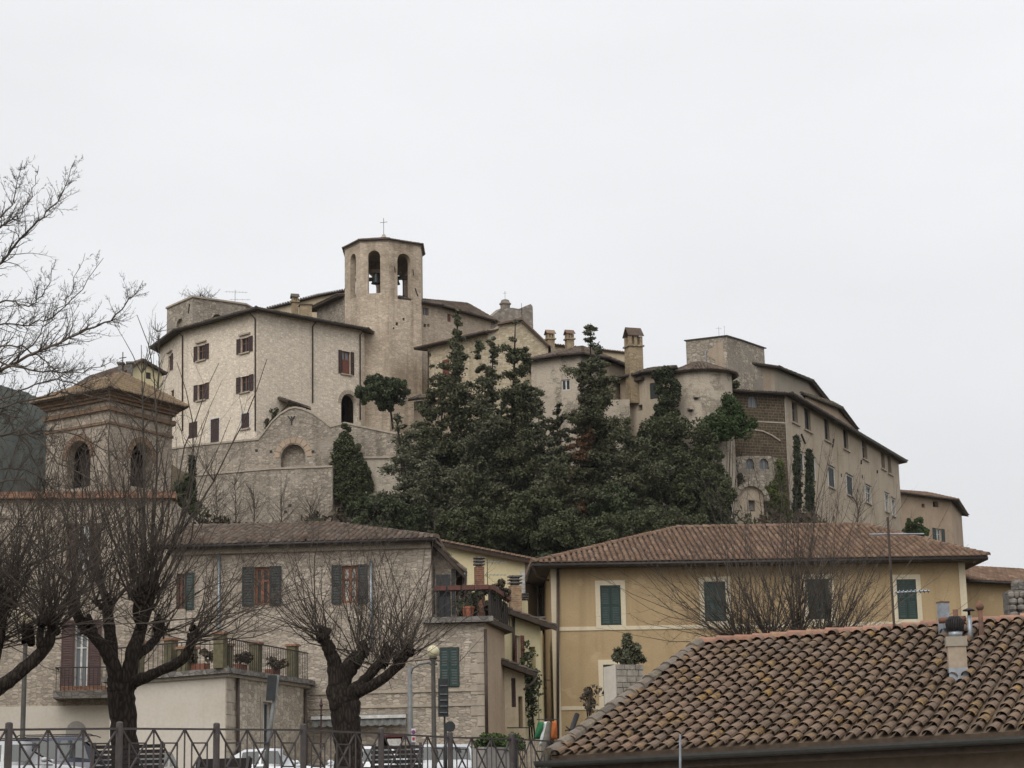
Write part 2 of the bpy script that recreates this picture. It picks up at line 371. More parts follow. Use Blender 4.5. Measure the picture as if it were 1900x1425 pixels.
def bark_mat(name, c, moss):
    m, t, b, N, L = mat_base(name, .95, .15); g = N('ShaderNodeNewGeometry')
    mp_ = N('ShaderNodeMapping'); mp_.inputs['Scale'].default_value = (9, 9, 2.2); L(g.outputs['Position'], mp_.inputs[0])
    v = N('ShaderNodeTexVoronoi', feature='DISTANCE_TO_EDGE', Scale=1.6); L(mp_.outputs[0], v.inputs['Vector'])
    n = N('ShaderNodeTexNoise', Scale=2.2, Detail=5.0, Roughness=.7); L(g.outputs['Position'], n.inputs['Vector'])
    col = mixc(t, N, L, 'MIX', rng_node(N, L, v.outputs['Distance'], .0, .25, 0, 1), tuple(q * .45 for q in c), tuple(q * 1.5 for q in c))
    col = mixc(t, N, L, 'MIX', rng_node(N, L, n.outputs['Fac'], .56, .70, 0, .75), col, moss); L(col, b.inputs['Base Color'])
    bp = N('ShaderNodeBump', Strength=.9, Distance=.05); L(v.outputs['Distance'], bp.inputs['Height']); L(bp.outputs[0], b.inputs['Normal']); return m
M_['bark'] = bark_mat('bark', (.030, .023, .019), (.050, .048, .030))
M_['twig'] = simple('twig', (.100, .081, .067), .9, .15, var=.3, scale=3)
M_['twig_grey'] = simple('twig_grey', (.095, .080, .066), .9, .15, var=.3, scale=3)
M_['bark_grey'] = simple('bark_grey', (.075, .066, .055), .95, .15, var=.3, scale=5)
M_['conifer'] = leaf_mat('conifer', (.042, .047, .026), (.130, .130, .072))
M_['conifer_b'] = leaf_mat('conifer_b', (.052, .056, .035), (.152, .150, .094))
M_['conifer_dry'] = leaf_mat('conifer_dry', (.040, .038, .022), (.085, .080, .045), (.11, .060, .030), .14)
M_['cypress'] = leaf_mat('cypress', (.020, .028, .015), (.054, .064, .034))
M_['ivy'] = leaf_mat('ivy', (.026, .046, .016), (.080, .115, .038))
M_['ivy_dark'] = leaf_mat('ivy_dark', (.033, .042, .020), (.098, .105, .050))
M_['vine'] = leaf_mat('vine', (.06, .085, .02), (.13, .145, .035), (.075, .055, .035), .05)
M_['broadleaf'] = leaf_mat('broadleaf', (.030, .042, .021), (.090, .105, .050))
M_['undergrowth'] = leaf_mat('undergrowth', (.022, .030, .014), (.055, .065, .028), (.085, .062, .038), .06, .25)
M_['brush'] = leaf_mat('brush', (.06, .046, .032), (.11, .085, .055), (.05, .055, .025), .1, .3)
M_['shutter_maroon'] = simple('shutter_maroon', (.075, .036, .030), .6)
M_['cream_stone'] = stone('cream_stone', (.56, .475, .345), (.45, .375, .265), (.42, .35, .25), .28, .14, .05, .4)
M_['terrace_pale'] = stone('terrace_pale', (.50, .44, .36), (.38, .33, .265), (.36, .31, .25), .28, .14, .06, .5, streak=.5, plaster=(.50, .44, .36), pl_amt=.50)
M_['belfry_stone'] = stone('belfry_stone', (.44, .375, .305), (.33, .28, .225), (.31, .265, .215), .28, .12, .05, .7, streak=.5)
M_['belfry_brick'] = stone('belfry_brick', (.24, .15, .095), (.19, .115, .075), (.24, .19, .145), .25, .075, .005, .5, msize=.012, rubble=False)
M_['near_base'] = simple('near_base', (.15, .11, .08), .95, .1)

# ------------------------------------------------------------------ architecture helpers
Z = Vector((0, 0, 1))
def flat(p): return Vector((p[0], p[1], 0))
def at(p, z): return Vector((p[0], p[1], z))
def leaf(mb, F, u0, u1, z0, z1, o, louvre=True, th=.04):
    w = min(.07, (u1 - u0) * .2)
    mb.fbox(F, u0, z0, u0 + w, z1, o, o + th); mb.fbox(F, u1 - w, z0, u1, z1, o, o + th)
    mb.fbox(F, u0 + w, z0, u1 - w, z0 + .09, o, o + th); mb.fbox(F, u0 + w, z1 - .08, u1 - w, z1, o, o + th)
    zm = (z0 + z1) / 2; mb.fbox(F, u0 + w, zm - .035, u1 - w, zm + .035, o, o + th)
    if louvre:
        n = max(6, int((z1 - z0) / .105)); h = (z1 - z0 - .16) / n
        for i in range(n):
            z = z0 + .08 + h * i
            mb.box(F.pt(u0 + w, z, o + th * .75), F.t * (u1 - u0 - 2 * w), Vector((0, 0, h * .95)) - F.n * th * .7, F.n * .012)
    else:
        mb.fbox(F, u0 + w, z0 + .09, u1 - w, z1 - .08, o + .005, o + th * .55)
def win_loop(u0, z0, u1, z1, arch):
    if not arch: return [(u0, z0), (u1, z0), (u1, z1), (u0, z1)]
    r = (u1 - u0) / 2; rz = min(r * 1.05, (z1 - z0) * .8); c = (u0 + u1) / 2; n = 10
    return [(u0, z0), (u1, z0)] + [(c + r * math.cos(math.pi * k / n), z1 - rz + rz * math.sin(math.pi * k / n)) for k in range(n + 1)]
def window(b, F, W):
    u0, z0, u1, z1 = F.rect(*W['r']); k = W.get('k', 'glass'); d = W.get('d', .2); arch = W.get('arch', False)
    fm = M_[W.get('fm', 'frame_brown')]; loop = win_loop(u0, z0, u1, z1, arch); root = None
    if k in ('glass', 'open', 'curtain'):
        mb = MB(); fw = W.get('fw', .07)
        outer = [F.pt(u, z, -d) for u, z in loop]; cu, cz = (u0 + u1) / 2, (z0 + z1) / 2
        sx = 1 - 2 * fw / (u1 - u0); sz = 1 - 2 * fw / (z1 - z0)
        inner = [F.pt(cu + (u - cu) * sx, cz + (z - cz) * sz, -d) for u, z in loop]
        oi = [p + F.n * .06 for p in inner]; oo = [p + F.n * .06 for p in outer]
        mb.grid([outer, oo, oi, inner], True)
        mb.fbox(F, cu - fw * .6, z0 + fw, cu + fw * .6, z1 - fw, -d, -d + .07)
        if z1 - z0 > 1.0 and W.get('bars', True): mb.fbox(F, u0 + fw, z0 + (z1 - z0) * .62, u1 - fw, z0 + (z1 - z0) * .62 + fw * .7, -d, -d + .065)
        root = part('window', mb, fm, b)
        part('pane', MB().poly([[F.pt(u, z, -d + .012) for u, z in loop]]), M_['curtain' if k == 'curtain' else W.get('gm', 'glass')], root)
    elif k == 'closed':
        mb = MB(); mb.poly([[F.pt(u, z, -d) for u, z in loop]])
        root = part('window', mb, M_['under_roof'], b)
        um = (u0 + u1) / 2; o = W.get('so', -.05)
        for a, c in ((u0 + .01, um - .006), (um + .006, u1 - .01)):
            s = MB(); leaf(s, F, a, c, z0 + .02, z1 - .02, o, W.get('louvre', True)); part('shutter', s, M_[W.get('sm', 'shutter_green')], root)
    elif k == 'blind':
        root = part('window', MB().poly([[F.pt(u, z, -d) for u, z in loop]]), M_[W.get('bm', 'grey_plaster')], b)
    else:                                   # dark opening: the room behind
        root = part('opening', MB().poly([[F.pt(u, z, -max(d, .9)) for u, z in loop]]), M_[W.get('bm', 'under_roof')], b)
    if k == 'open' or W.get('open'):
        lw = W.get('lw', (u1 - u0) * .5); sides = W.get('sides', 'LR')
        for ch, a in (('L', u0 - lw), ('R', u1)):
            if ch in sides:
                s = MB(); leaf(s, F, a + .01, a + lw - .01, z0 - .02, z1 + .02, .03, W.get('louvre', True)); part('shutter', s, M_[W.get('sm', 'shutter_brown')], root)
    if W.get('sill'):
        e = W.get('se', .12); part('sill', MB().fbox(F, u0 - e, z0 - .11, u1 + e, z0 - .002, -.02, .14), M_[W['sill']], root)
    if W.get('hood'):
        e = .16; h = W.get('hz', .14); part('hood', MB().fbox(F, u0 - e, z1 + h, u1 + e, z1 + h + .12, -.02, .17), M_[W['hood']], root)
    if W.get('sur'):
        q = W.get('sw', .22); mb = MB(); bot = W.get('sb', True)
        mb.fbox(F, u0 - q, z0 - (q if bot else 0), u0, z1 + q, -.02, .03); mb.fbox(F, u1, z0 - (q if bot else 0), u1 + q, z1 + q, -.02, .03)
        mb.fbox(F, u0, z1, u1, z1 + q, -.02, .03)
        if bot: mb.fbox(F, u0, z0 - q, u1, z0, -.02, .03)
        part('surround', mb, M_[W['sur']], root)
    W['loop'] = loop; return root
def face(b, F, outer, mat, wins=(), name='wall', depth=.45, z0=None):
    """outer: (u, z) loop; openings are cut out and get their reveals."""
    holes = []
    for W in wins:
        r_ = window(b, F, W); holes.append(W['loop'])
        if W.get('label') and r_: r_['label'] = W['label']
    mb = MB(); mb.poly([[F.pt(u, z) for u, z in outer]] + [[F.pt(u, z) for u, z in h] for h in holes])
    for h in holes: mb.grid([[F.pt(u, z) for u, z in h], [F.pt(u, z, -depth) for u, z in h]], True)
    return part(name, mb, M_[mat] if isinstance(mat, str) else mat, b)
def rectwall(b, F, z0, z1, mat, wins=(), u0=0, u1=None, name='wall'):
    return face(b, F, [(u0, z0), (F.L if u1 is None else u1, z0), (F.L if u1 is None else u1, z1), (u0, z1)], mat, wins, name)
def backwalls(b, pts, z0, z1, mat):         # plain walls through the listed ground points
    mb = MB()
    for p, q in zip(pts, pts[1:]): mb.face(at(p, z0), at(q, z0), at(q, z1), at(p, z1))
    return part('back_wall', mb, M_[mat], b)
def offset(pts, o):                          # push a ground polygon outwards
    n = len(pts); c = sum((flat(p) for p in pts), Vector()) / n; out = []
    for i in range(n):
        a, p, q = flat(pts[i - 1]), flat(pts[i]), flat(pts[(i + 1) % n])
        d1, d2 = (p - a).normalized(), (q - p).normalized()
        n1, n2 = Vector((d1.y, -d1.x, 0)), Vector((d2.y, -d2.x, 0))
        if n1.dot(p - c) < 0: n1 = -n1
        if n2.dot(p - c) < 0: n2 = -n2
        m = (n1 + n2); m = m / max(m.length, 1e-6); out.append(p + m * (o / max(m.dot(n1), .4)))
    return out
def tile_arrays(A, B, C, Dq, pitch=.23, row=.42, seg=4, r=None, jit=.012, lift=.03, cap=True):
    """cover tiles on the plane A-B (eave) to Dq-C (top); returns per-tile vertices."""
    A, B, C, Dq = (Vector(p) for p in (A, B, C, Dq)); U = (B - A).normalized()
    Nn = (B - A).cross(Dq - A)
    if Nn.length < 1e-6: Nn = (B - A).cross(C - A)
    Nn.normalize(); 
    if Nn.z < 0: Nn = -Nn
    Vv = Nn.cross(U)
    if Vv.z < 0: Vv = -Vv
    poly = [((p - A).dot(U), (p - A).dot(Vv)) for p in (A, B, C, Dq)]
    us = [p[0] for p in poly]; r = r or pitch * .40; tiles = []
    n = int((max(us) - min(us)) / pitch)
    for i in range(n + 1):
        u = min(us) + pitch * (i + .5); vs_ = []
        for k in range(4):
            (a, va), (c, vc) = poly[k], poly[(k + 1) % 4]
            if abs(a - c) > 1e-9 and min(a, c) <= u <= max(a, c): vs_.append(va + (vc - va) * (u - a) / (c - a))
        if len(vs_) < 2: continue
        v0, v1 = min(vs_), max(vs_); v = v0 - .06 if v0 < .05 else v0; 
        if v1 - v0 < row * .3: continue
        while v < v1 - row * .25:
            tiles.append((u + random.uniform(-jit, jit), v + random.uniform(-jit, jit), min(row * 1.12, v1 - v + .05), random.uniform(-.03, .03)))
            v += row
    if not tiles: return None, None, None
    T = np.array(tiles); K = seg + 1; th = np.linspace(0, np.pi, K)
    cx, ch = np.cos(th), np.sin(th)
    nT = len(T); verts = np.zeros((nT, 2 * K, 3)); Un, Vn, Nv, An = (np.array(q) for q in (U, Vv, Nn, A))
    for e, (sc, hl) in enumerate(((1.0, lift), (.80, .0))):
        uu = T[:, 0:1] + cx * r * sc + (T[:, 3:4] * T[:, 2:3] if e else 0); hh = ch * r * .95 * sc + hl + .01
        vv = T[:, 1:2] + (T[:, 2:3] if e else 0) + 0 * cx
        verts[:, e * K:(e + 1) * K] = An + uu[..., None] * Un + vv[..., None] * Vn + (hh + np.zeros_like(uu))[..., None] * Nv
    f = []
    for k in range(seg): f += [(k, k + 1, K + k + 1), (k, K + k + 1, K + k)]
    for k in range(1, seg) if cap else (): f.append((0, k + 1, k))
    return verts, np.array(f), T
def tiled(b, A, B, C, Dq, mat, pitch=.23, row=.42, name='roof', thick=.14, seg=4, wood='eave_wood', lift=.03):
    A, B, C, Dq = (Vector(p) for p in (A, B, C, Dq)); n = (B - A).cross(C - A).normalized(); n = n if n.z > 0 else -n
    mb = MB(); lp = [A, B, C] + ([Dq] if (Dq - C).length > .01 else [])
    mb.prism(lp, -n * thick); o = part(name, mb, M_[wood], b)
    V, f, T = tile_arrays(A, B, C, Dq, pitch, row, seg, lift=lift)
    if V is not None:
        k = V.shape[1]; F = (f[None] + (np.arange(len(V)) * k)[:, None, None]).reshape(-1, 3)
        apart('roof_tiles', V.reshape(-1, 3), F, M_[mat], o, kind='stuff')
    return o
def ridge_line(b, p, q, mat, r=.13, step=.38, name='ridge_tiles', kind='stuff', lift=.02):
    p, q = Vector(p), Vector(q); d = q - p; L = d.length; d.normalize(); s = d.cross(Z).normalized(); n = s.cross(d)
    n = n if n.z > 0 else -n; mb = MB(); m = max(1, int(L / step))
    for i in range(m):
        a = p + d * (i * L / m - .03); c = p + d * ((i + 1) * L / m); rr = r * random.uniform(.94, 1.06)
        ra = [a + s * math.cos(t) * rr * 1.1 + n * (math.sin(t) * rr + lift + .02) for t in np.linspace(0, math.pi, 6)]
        rb = [c + s * math.cos(t) * rr * .9 + n * (math.sin(t) * rr * .9 + lift) for t in np.linspace(0, math.pi, 6)]
        mb.grid([ra, rb]); mb.face(*ra)
    o = part(name, mb, M_[mat], b); o['kind'] = kind; return o
def gutter(b, p, q, r=.07, mat='gutter', drop=.05):
    p, q = Vector(p), Vector(q); part('gutter', MB().tube([p - Z * drop, q - Z * drop], r, 7), M_[mat], b, True)
def pipe(b, F, x, y0, y1, r=.055, mat='pipe', o=.09, x1=None, elbow=0.0):
    u, z = F.uv(x, y0); v, y = F.uv(x if x1 is None else x1, y1); pts = [F.pt(u, z, o), F.pt(v, y, o)]
    if elbow: pts = [F.pt(u, z + .35, o + elbow), F.pt(u, z + .3, o + elbow)] + pts
    part('drainpipe', MB().tube(pts, r, 8), M_[mat], b, True)
def brim(mb, c, w, d, z, h, rz, o):          # slab collar round a shaft
    mb.cbox(at(c, z), w + 2 * o, d + 2 * o, h, rz)
def chimney(name, label, c, w, d, z0, z1, rz, mat, style='gable', group=None, capmat='tile_dark', h2=None):
    c = Vector(c); t = thing(name, label, 'chimney', at(c, z0), group)
    part('shaft', MB().cbox(at(c, z0), w, d, z1 - z0, rz), M_[mat], t)
    ax = Vector((math.cos(rz), math.sin(rz), 0)); ay = Vector((-ax.y, ax.x, 0)); H = h2 or w * .7
    if style == 'gable':                     # collar, open lantern with posts, little tiled gable
        mb = MB(); brim(mb, c, w, d, z1 + .001, .12, rz, .10); part('collar', mb, M_[mat], t)
        mb = MB(); ps = .16 * w + .05
        for sx in (-1, 0, 1):
            for sy in (-1, 1):
                mb.cbox(at(c + ax * sx * (w / 2 - ps / 2) + ay * sy * (d / 2 - ps / 2), z1 + .12), ps, ps, H * .55, rz)
        mb.cbox(at(c, z1 + .12), w * .55, d * .55, H * .5, rz); part('lantern', mb, M_[mat], t)
        zt = z1 + .12 + H * .55; mb = MB(); e = .09
        for s in (-1, 1):
            q = [at(c + ay * s * (d / 2 + e) + ax * k * (w / 2 + e), zt) for k in (-1, 1)] + [at(c + ax * k * (w / 2 + e), zt + H * .55) for k in (1, -1)]
            mb.prism(q, (0, 0, .07))
        part('cap', mb, M_[capmat], t)
    elif style == 'rings':                   # stacked dark cowl slabs
        H = h2 or .6; n = 3
        for i in range(n):
            z = z1 + .02 + i * H / n; mb = MB(); mb.cbox(at(c, z), w * .7, d * .7, H / n * .45, rz); mb.cbox(at(c, z + H / n * .45), w + .07, d + .07, H / n * .45, rz)
            part('cowl_slab', mb, M_['dark_stone'], t)
    elif style == 'flat':
        mb = MB(); brim(mb, c, w, d, z1 + .001, .1, rz, .07); part('cap', mb, M_[capmat], t)
    return t
def cross(name, label, p, h, w, r=.03):
    t = thing(name, label, 'cross', p); p = Vector(p)
    part('shaft', MB().tube([p, p + Z * h], r, 6), M_['iron'], t); part('crossbar', MB().tube([p + Vector((-w / 2, 0, h * .72)), p + Vector((w / 2, 0, h * .76))], r * .9, 6), M_['iron'], t)
    return t
def antenna(name, label, p, h, booms, r=.02):   # booms: (height, x0, x1, dy, rods)
    t = thing(name, label, 'antenna', p); p = Vector(p)
    part('mast', MB().tube([p, p + Z * h], r, 6), M_['pipe'], t)
    for bh, x0, x1, dy, n, rl in booms:
        a, q = p + Vector((x0, 0, bh)), p + Vector((x1, dy, bh)); bm = part('boom', MB().tube([a, q], r * .7, 5), M_['zinc'], t)
        for i in range(n):
            c = a.lerp(q, (i + .5) / n); dd = (q - a).normalized().cross(Z) * rl * .5 + Z * rl * .12
            part('rod', MB().tube([c - dd, c + dd], r * .4, 4), M_['zinc'], bm)
    return t
def arch_ring(F, px0, px1, pytop, pybase, w=.3, o=.06, n=9):   # voussoirs round an opening, one mesh each
    u0, z0, u1, z1 = F.rect(px0, pytop, px1, pybase); r = (u1 - u0) / 2; c = (u0 + u1) / 2; rz = r * 1.05; out = []
    for k in range(n):
        a0, a1 = math.pi * (k + .06) / n, math.pi * (k + .94) / n
        q = [(c + (r + e) * math.cos(a), z1 - rz + (rz + e) * math.sin(a)) for a, e in ((a0, .01), (a1, .01), (a1, w), (a0, w))]
        out.append(MB().prism([F.pt(u, z, -.05) for u, z in q], F.n * (.05 + o)))
    return out

# ------------------------------------------------------------------ foliage helpers
def cards(C, size, elong=1.6, axis=None, up=.0, rng=RNG):
    """leaf-shaped quads at the points C; axis: preferred long direction per point."""
    n = len(C); C = np.asarray(C, float)
    a = rng.normal(size=(n, 3)); 
    if axis is not None: a = a * .55 + axis
    a /= np.linalg.norm(a, axis=1, keepdims=True) + 1e-9
    b = rng.normal(size=(n, 3)); b[:, 2] *= (1 - up); b -= (b * a).sum(1, keepdims=True) * a; b /= np.linalg.norm(b, axis=1, keepdims=True) + 1e-9
    s = (size * rng.uniform(.6, 1.3, n))[:, None]; L, Wd = a * s * elong * .5, b * s * .5
    V = np.stack([C - L, C - L * .05 + Wd, C + L, C - L * .05 - Wd], 1).reshape(-1, 3)
    return V, np.arange(4 * n).reshape(-1, 4)
def clumps(centers, rad, per, size, rng=RNG, shell=.5):
    pts = []
    for c, r in zip(centers, rad):
        d = rng.normal(size=(per, 3)); d /= np.linalg.norm(d, axis=1, keepdims=True)
        pts.append(np.asarray(c) + d * (r * rng.uniform(shell, 1, (per, 1)) ** .7))
    return np.concatenate(pts)
def in_poly(x, y, poly):
    c = False; n = len(poly)
    for i in range(n):
        x0, y0 = poly[i]; x1, y1 = poly[i - 1]
        if (y0 > y) != (y1 > y) and x < (x1 - x0) * (y - y0) / (y1 - y0) + x0: c = not c
    return c
def sample_poly(poly, n, rng=random):
    xs = [p[0] for p in poly]; ys = [p[1] for p in poly]; out = []
    while len(out) < n:
        x, y = rng.uniform(min(xs), max(xs)), rng.uniform(min(ys), max(ys))
        if in_poly(x, y, poly): out.append((x, y))
    return out
def ivy_on(name, label, F, poly, clusters, per, size, thick, mat, cat='ivy', rad=.45, root=True):
    pts, rad_ = [], []
    for x, y in sample_poly(poly, clusters):
        u, z = F.uv(x, y); q = F.pt(u, z, random.uniform(.0, thick)); pts.append(q); rad_.append(rad * random.uniform(.5, 1.25))
    V, f = cards(clumps(pts, rad_, per, size), size, 1.3)
    lo = min(p.z for p in pts); c = sum(pts, Vector()) / len(pts); t = thing(name, label, cat, (c.x, c.y, lo))
    mb = MB(); gz = min(lo - .2, max(hz(c.x, c.y), lo - 6)) if root else lo - .1
    for k in range(min(9, len(pts))):
        p = pts[k]; g = Vector((c.x + random.uniform(-.2, .2), c.y + random.uniform(-.05, .1), gz)); mb.tube([g, g.lerp(p, .5) + Vector((random.uniform(-.15, .15), 0, .1)), p], [.028, .018, .006], 4)
    part('stem', mb, M_['bark'], t); apart('foliage', V, f, M_[mat], t)
    return t
def tubes_arrays(polys, sides=3):           # polys: list of (points Nx3, radii N) -> one mesh
    V, F, n = [], [], 0
    for pts, rs in polys:
        pts = np.asarray(pts, float); rs = np.asarray(rs, float); m = len(pts)
        d = np.gradient(pts, axis=0); d /= np.linalg.norm(d, axis=1, keepdims=True) + 1e-9
        ref = np.array([.3, .9, .2]); x = np.cross(d, ref); x /= np.linalg.norm(x, axis=1, keepdims=True) + 1e-9; y = np.cross(d, x)
        a = np.arange(sides) * 2 * np.pi / sides
        ring = pts[:, None] + rs[:, None, None] * (np.cos(a)[None, :, None] * x[:, None] + np.sin(a)[None, :, None] * y[:, None])
        V.append(ring.reshape(-1, 3)); i = np.arange(m - 1)[:, None] * sides; j = np.arange(sides)[None]; k = (j + 1) % sides
        F.append(np.stack([i + j, i + k, i + sides + k, i + sides + j], -1).reshape(-1, 4) + n); n += m * sides
    return np.concatenate(V), np.concatenate(F)

# ------------------------------------------------------------------ ground and far terrain
def sst(a, b, x):
    t = min(1, max(0, (x - a) / (b - a))); return t * t * (3 - 2 * t)
def hz(x, y):
    base = 1.7 * sst(17, 24, y) + .0135 * min(60, max(0, y - 24))
    up = 17.3 * min(1, max(0, (y - 84) / 58)) + 9.0 * sst(144.5, 149.5, y) * sst(8, 0, x)
    f = sst(-44, -31, x) * sst(15, 5, x - 20.7 - .46 * (y - 150)) * sst(290, 215, y)
    bump = .5 * math.sin(x * .35 + y * .21) + .35 * math.sin(x * .9 - y * .5)
    return base + up * f + (bump * f * sst(90, 100, y))
def terrain():
    xs = np.unique(np.concatenate([np.linspace(-3000, -90, 24), np.linspace(-90, 90, 121), np.linspace(90, 3000, 24)]))
    ys = np.unique(np.concatenate([np.linspace(-400, 0, 8), np.linspace(0, 240, 161), np.linspace(240, 5000, 30)]))
    V = np.array([(x, y, hz(x, y)) for y in ys for x in xs]); m = len(xs)
    i = np.arange(len(ys) - 1)[:, None] * m; j = np.arange(m - 1)[None]
    F = np.stack([i + j, i + j + 1, i + m + j + 1, i + m + j], -1).reshape(-1, 4)
    g = apart('ground', V, F, None, None, True); tag(g, kind='structure')
    m_, t, b, N, L = mat_base('ground_mat', .95, .1)
    ge = N('ShaderNodeNewGeometry'); n = N('ShaderNodeTexNoise', Scale=.5, Detail=6.0); L(ge.outputs['Position'], n.inputs['Vector'])
    c = mixc(t, N, L, 'MIX', rng_node(N, L, n.outputs['Fac'], .4, .6, 0, 1), (.045, .05, .025), (.10, .08, .055)); L(c, b.inputs['Base Color'])
    g.data.materials.append(m_)
terrain()
def mountain():
    # a wooded ridge far behind, rising towards the left edge of the picture
    D = 450; prof = [(-900, 560), (-500, 600), (-250, 690), (-60, 706), (30, 694), (60, 716), (95, 742), (150, 800), (230, 870), (330, 960), (430, 1100), (500, 1450)]
    rows = []
    for k in range(14):
        s = k / 13; row = []
        for px, py in np.array([np.interp(np.linspace(0, 1, 90), np.linspace(0, 1, len(prof)), [q[a] for q in prof]) for a in (0, 1)]).T:
            top = P(px, py, D); y = D - 170 + 170 * s + 10 * math.sin(px * .05); h = max(0, top.z) * (s ** .8)
            h += (1.6 * math.sin(px * .11 + k) + 1.2 * math.sin(px * .37 + 2 * k)) * (s > 0) * (s < 1) * min(1, h / 30)
            row.append(Vector((top.x, y, h - 2)))
        rows.append(row)
    rows.append([p + Vector((0, 150, -p.z - 2)) for p in rows[-1]])
    o = part('mountain', MB().grid(rows), leaf_mat('mountain_wood', (.012, .018, .013), (.048, .056, .040), clump=.22), None, True); tag(o, kind='structure')
mountain()

# ------------------------------------------------------------------ generic house from its eave line
def house(name, label, eave, ref, D, zb, mats, wins, back, over=.5, rise=1.5, tile='tile_eave', cat='house', ridge=None, wallmat=None, gut=True, pitch=.23, drop=.0):
    z = P(*eave[ref], D).z; C = [flat(lvl(x, y, z)) for x, y in eave]; back = Vector((back[0], back[1], 0))
    t = thing(name, label, cat, at(sum(C, Vector()) / len(C), zb)); fs = []
    for i, (a, c) in enumerate(zip(C, C[1:])):
        F = Fac(a, c); fs.append(F); rectwall(t, F, zb, z, mats[i % len(mats)], wins.get(i, ()))
    B = [C[-1] + back, C[0] + back]; backwalls(t, [C[-1]] + B + [C[0]], zb, z, wallmat or mats[0])
    poly = C + B; E = offset(poly, over); n = len(E)
    if rise is not None:
        if ridge is None:
            ap = sum(poly, Vector()) / n; tops = [(at(ap, z + rise), at(ap, z + rise))] * n
        else:
            r0, r1 = (at(flat(q), z + rise) for q in ridge); tops = []
            for i in range(n):
                m = (E[i] + E[(i + 1) % n]) / 2
                tops.append((r0 if (E[i] - flat(r0)).length < (E[i] - flat(r1)).length else r1, r0 if (E[(i + 1) % n] - flat(r0)).length < (E[(i + 1) % n] - flat(r1)).length else r1))
        for i in range(n):
            a, c = at(E[i], z - drop), at(E[(i + 1) % n], z - drop)
            tiled(t, a, c, tops[i][1], tops[i][0], tile, pitch)
            if gut and i < len(C) - 1: gutter(t, a, c)
            ridge_line(t, a, tops[i][0], tile)
    return t, C, fs, z
def W(x0, y0, x1, y1, k='glass', **a): return dict(r=(x0, y0, x1, y1), k=k, **a)

# ------------------------------------------------------------------ the white house with the brown shutters
sh = dict(k='open', sm='shutter_brown', louvre=True, fm='frame_brown', sill='stone_trim')
ht = dict(hood='stone_trim', hz=.22)
wh, whC, whF, whZ = house('white_stone_house', 'large pale stone house with a broad dark eave and brown shutters on the hill', [(297, 645), (338, 615), (478, 577), (669, 613)], 2, 150, 25, ['white_stone'],
    {0: [W(312, 660, 318, 689, 'open', sm='shutter_brown', sides='R', lw=.5, hood='stone_trim', hz=.25, fm='frame_brown'), W(317, 724, 323, 741, 'glass', d=.15)],
     1: [W(367, 641, 381, 668, **sh, **ht), W(447, 627, 462, 654, **sh, **ht), W(367, 713, 381, 742, **sh), W(447, 698, 463, 727, **sh),
         W(448, 767, 463, 795, 'closed', sm='shutter_brown', sur='frame_white', sw=.14, sill='stone_trim'), W(391, 777, 407, 821, 'closed', sm='shutter_brown', sur='frame_white', sw=.1), W(350, 783, 366, 813, 'closed', sm='shutter_brown')],
     2: [W(634, 652, 650, 694, 'open', sm='shutter_brown', fm='frame_brown', lw=.36, gm='glass_pale', sill='stone_trim'), W(633, 731, 662, 792, 'dark', arch=True, d=2.5, bm='dark_stone')]},
    (3, 12), over=.75, rise=2.0)
F0, F1, F2 = whF
for F, x, y0, y1 in ((F1, 475, 592, 800), (F2, 579, 606, 748), (F2, 667, 622, 780), (F1, 340, 624, 800)): pipe(wh, F, x, y0, y1, elbow=.45)
for v in arch_ring(F2, 633, 662, 731, 792, .32, .04, 11): part('voussoir', v, M_['stone_trim'], wh)
u0, z0, u1, z1 = F2.rect(636, 668, 648, 694)
part('balcony_panel', MB().fbox(F2, u0, z0, u1, z1, -.1, -.05), M_['shutter_red'], wh)
# little tiled canopy on the right face
cu = F2.rect(515, 745, 559, 754); t = thing('tiled_canopy', 'small dark tiled canopy leaning on the pale stone house above the lunette wall', 'canopy', F2.pt(cu[0], cu[1]))
tiled(t, F2.pt(cu[0], cu[1] + .1, 1.3), F2.pt(cu[2], cu[1] - .25, 1.3), F2.pt(cu[2], cu[1] + .25, .0), F2.pt(cu[0], cu[1] + .6, .0), 'tile_eave')
part('bracket', MB().bar(F2.pt(cu[0] + .3, cu[1] - .6, .02), F2.pt(cu[0] + .3, cu[1], 1.1), .08), M_['eave_wood'], t)
part('bracket', MB().bar(F2.pt(cu[2] - .3, cu[1] - .9, .02), F2.pt(cu[2] - .3, cu[1] - .3, 1.1), .08), M_['eave_wood'], t)

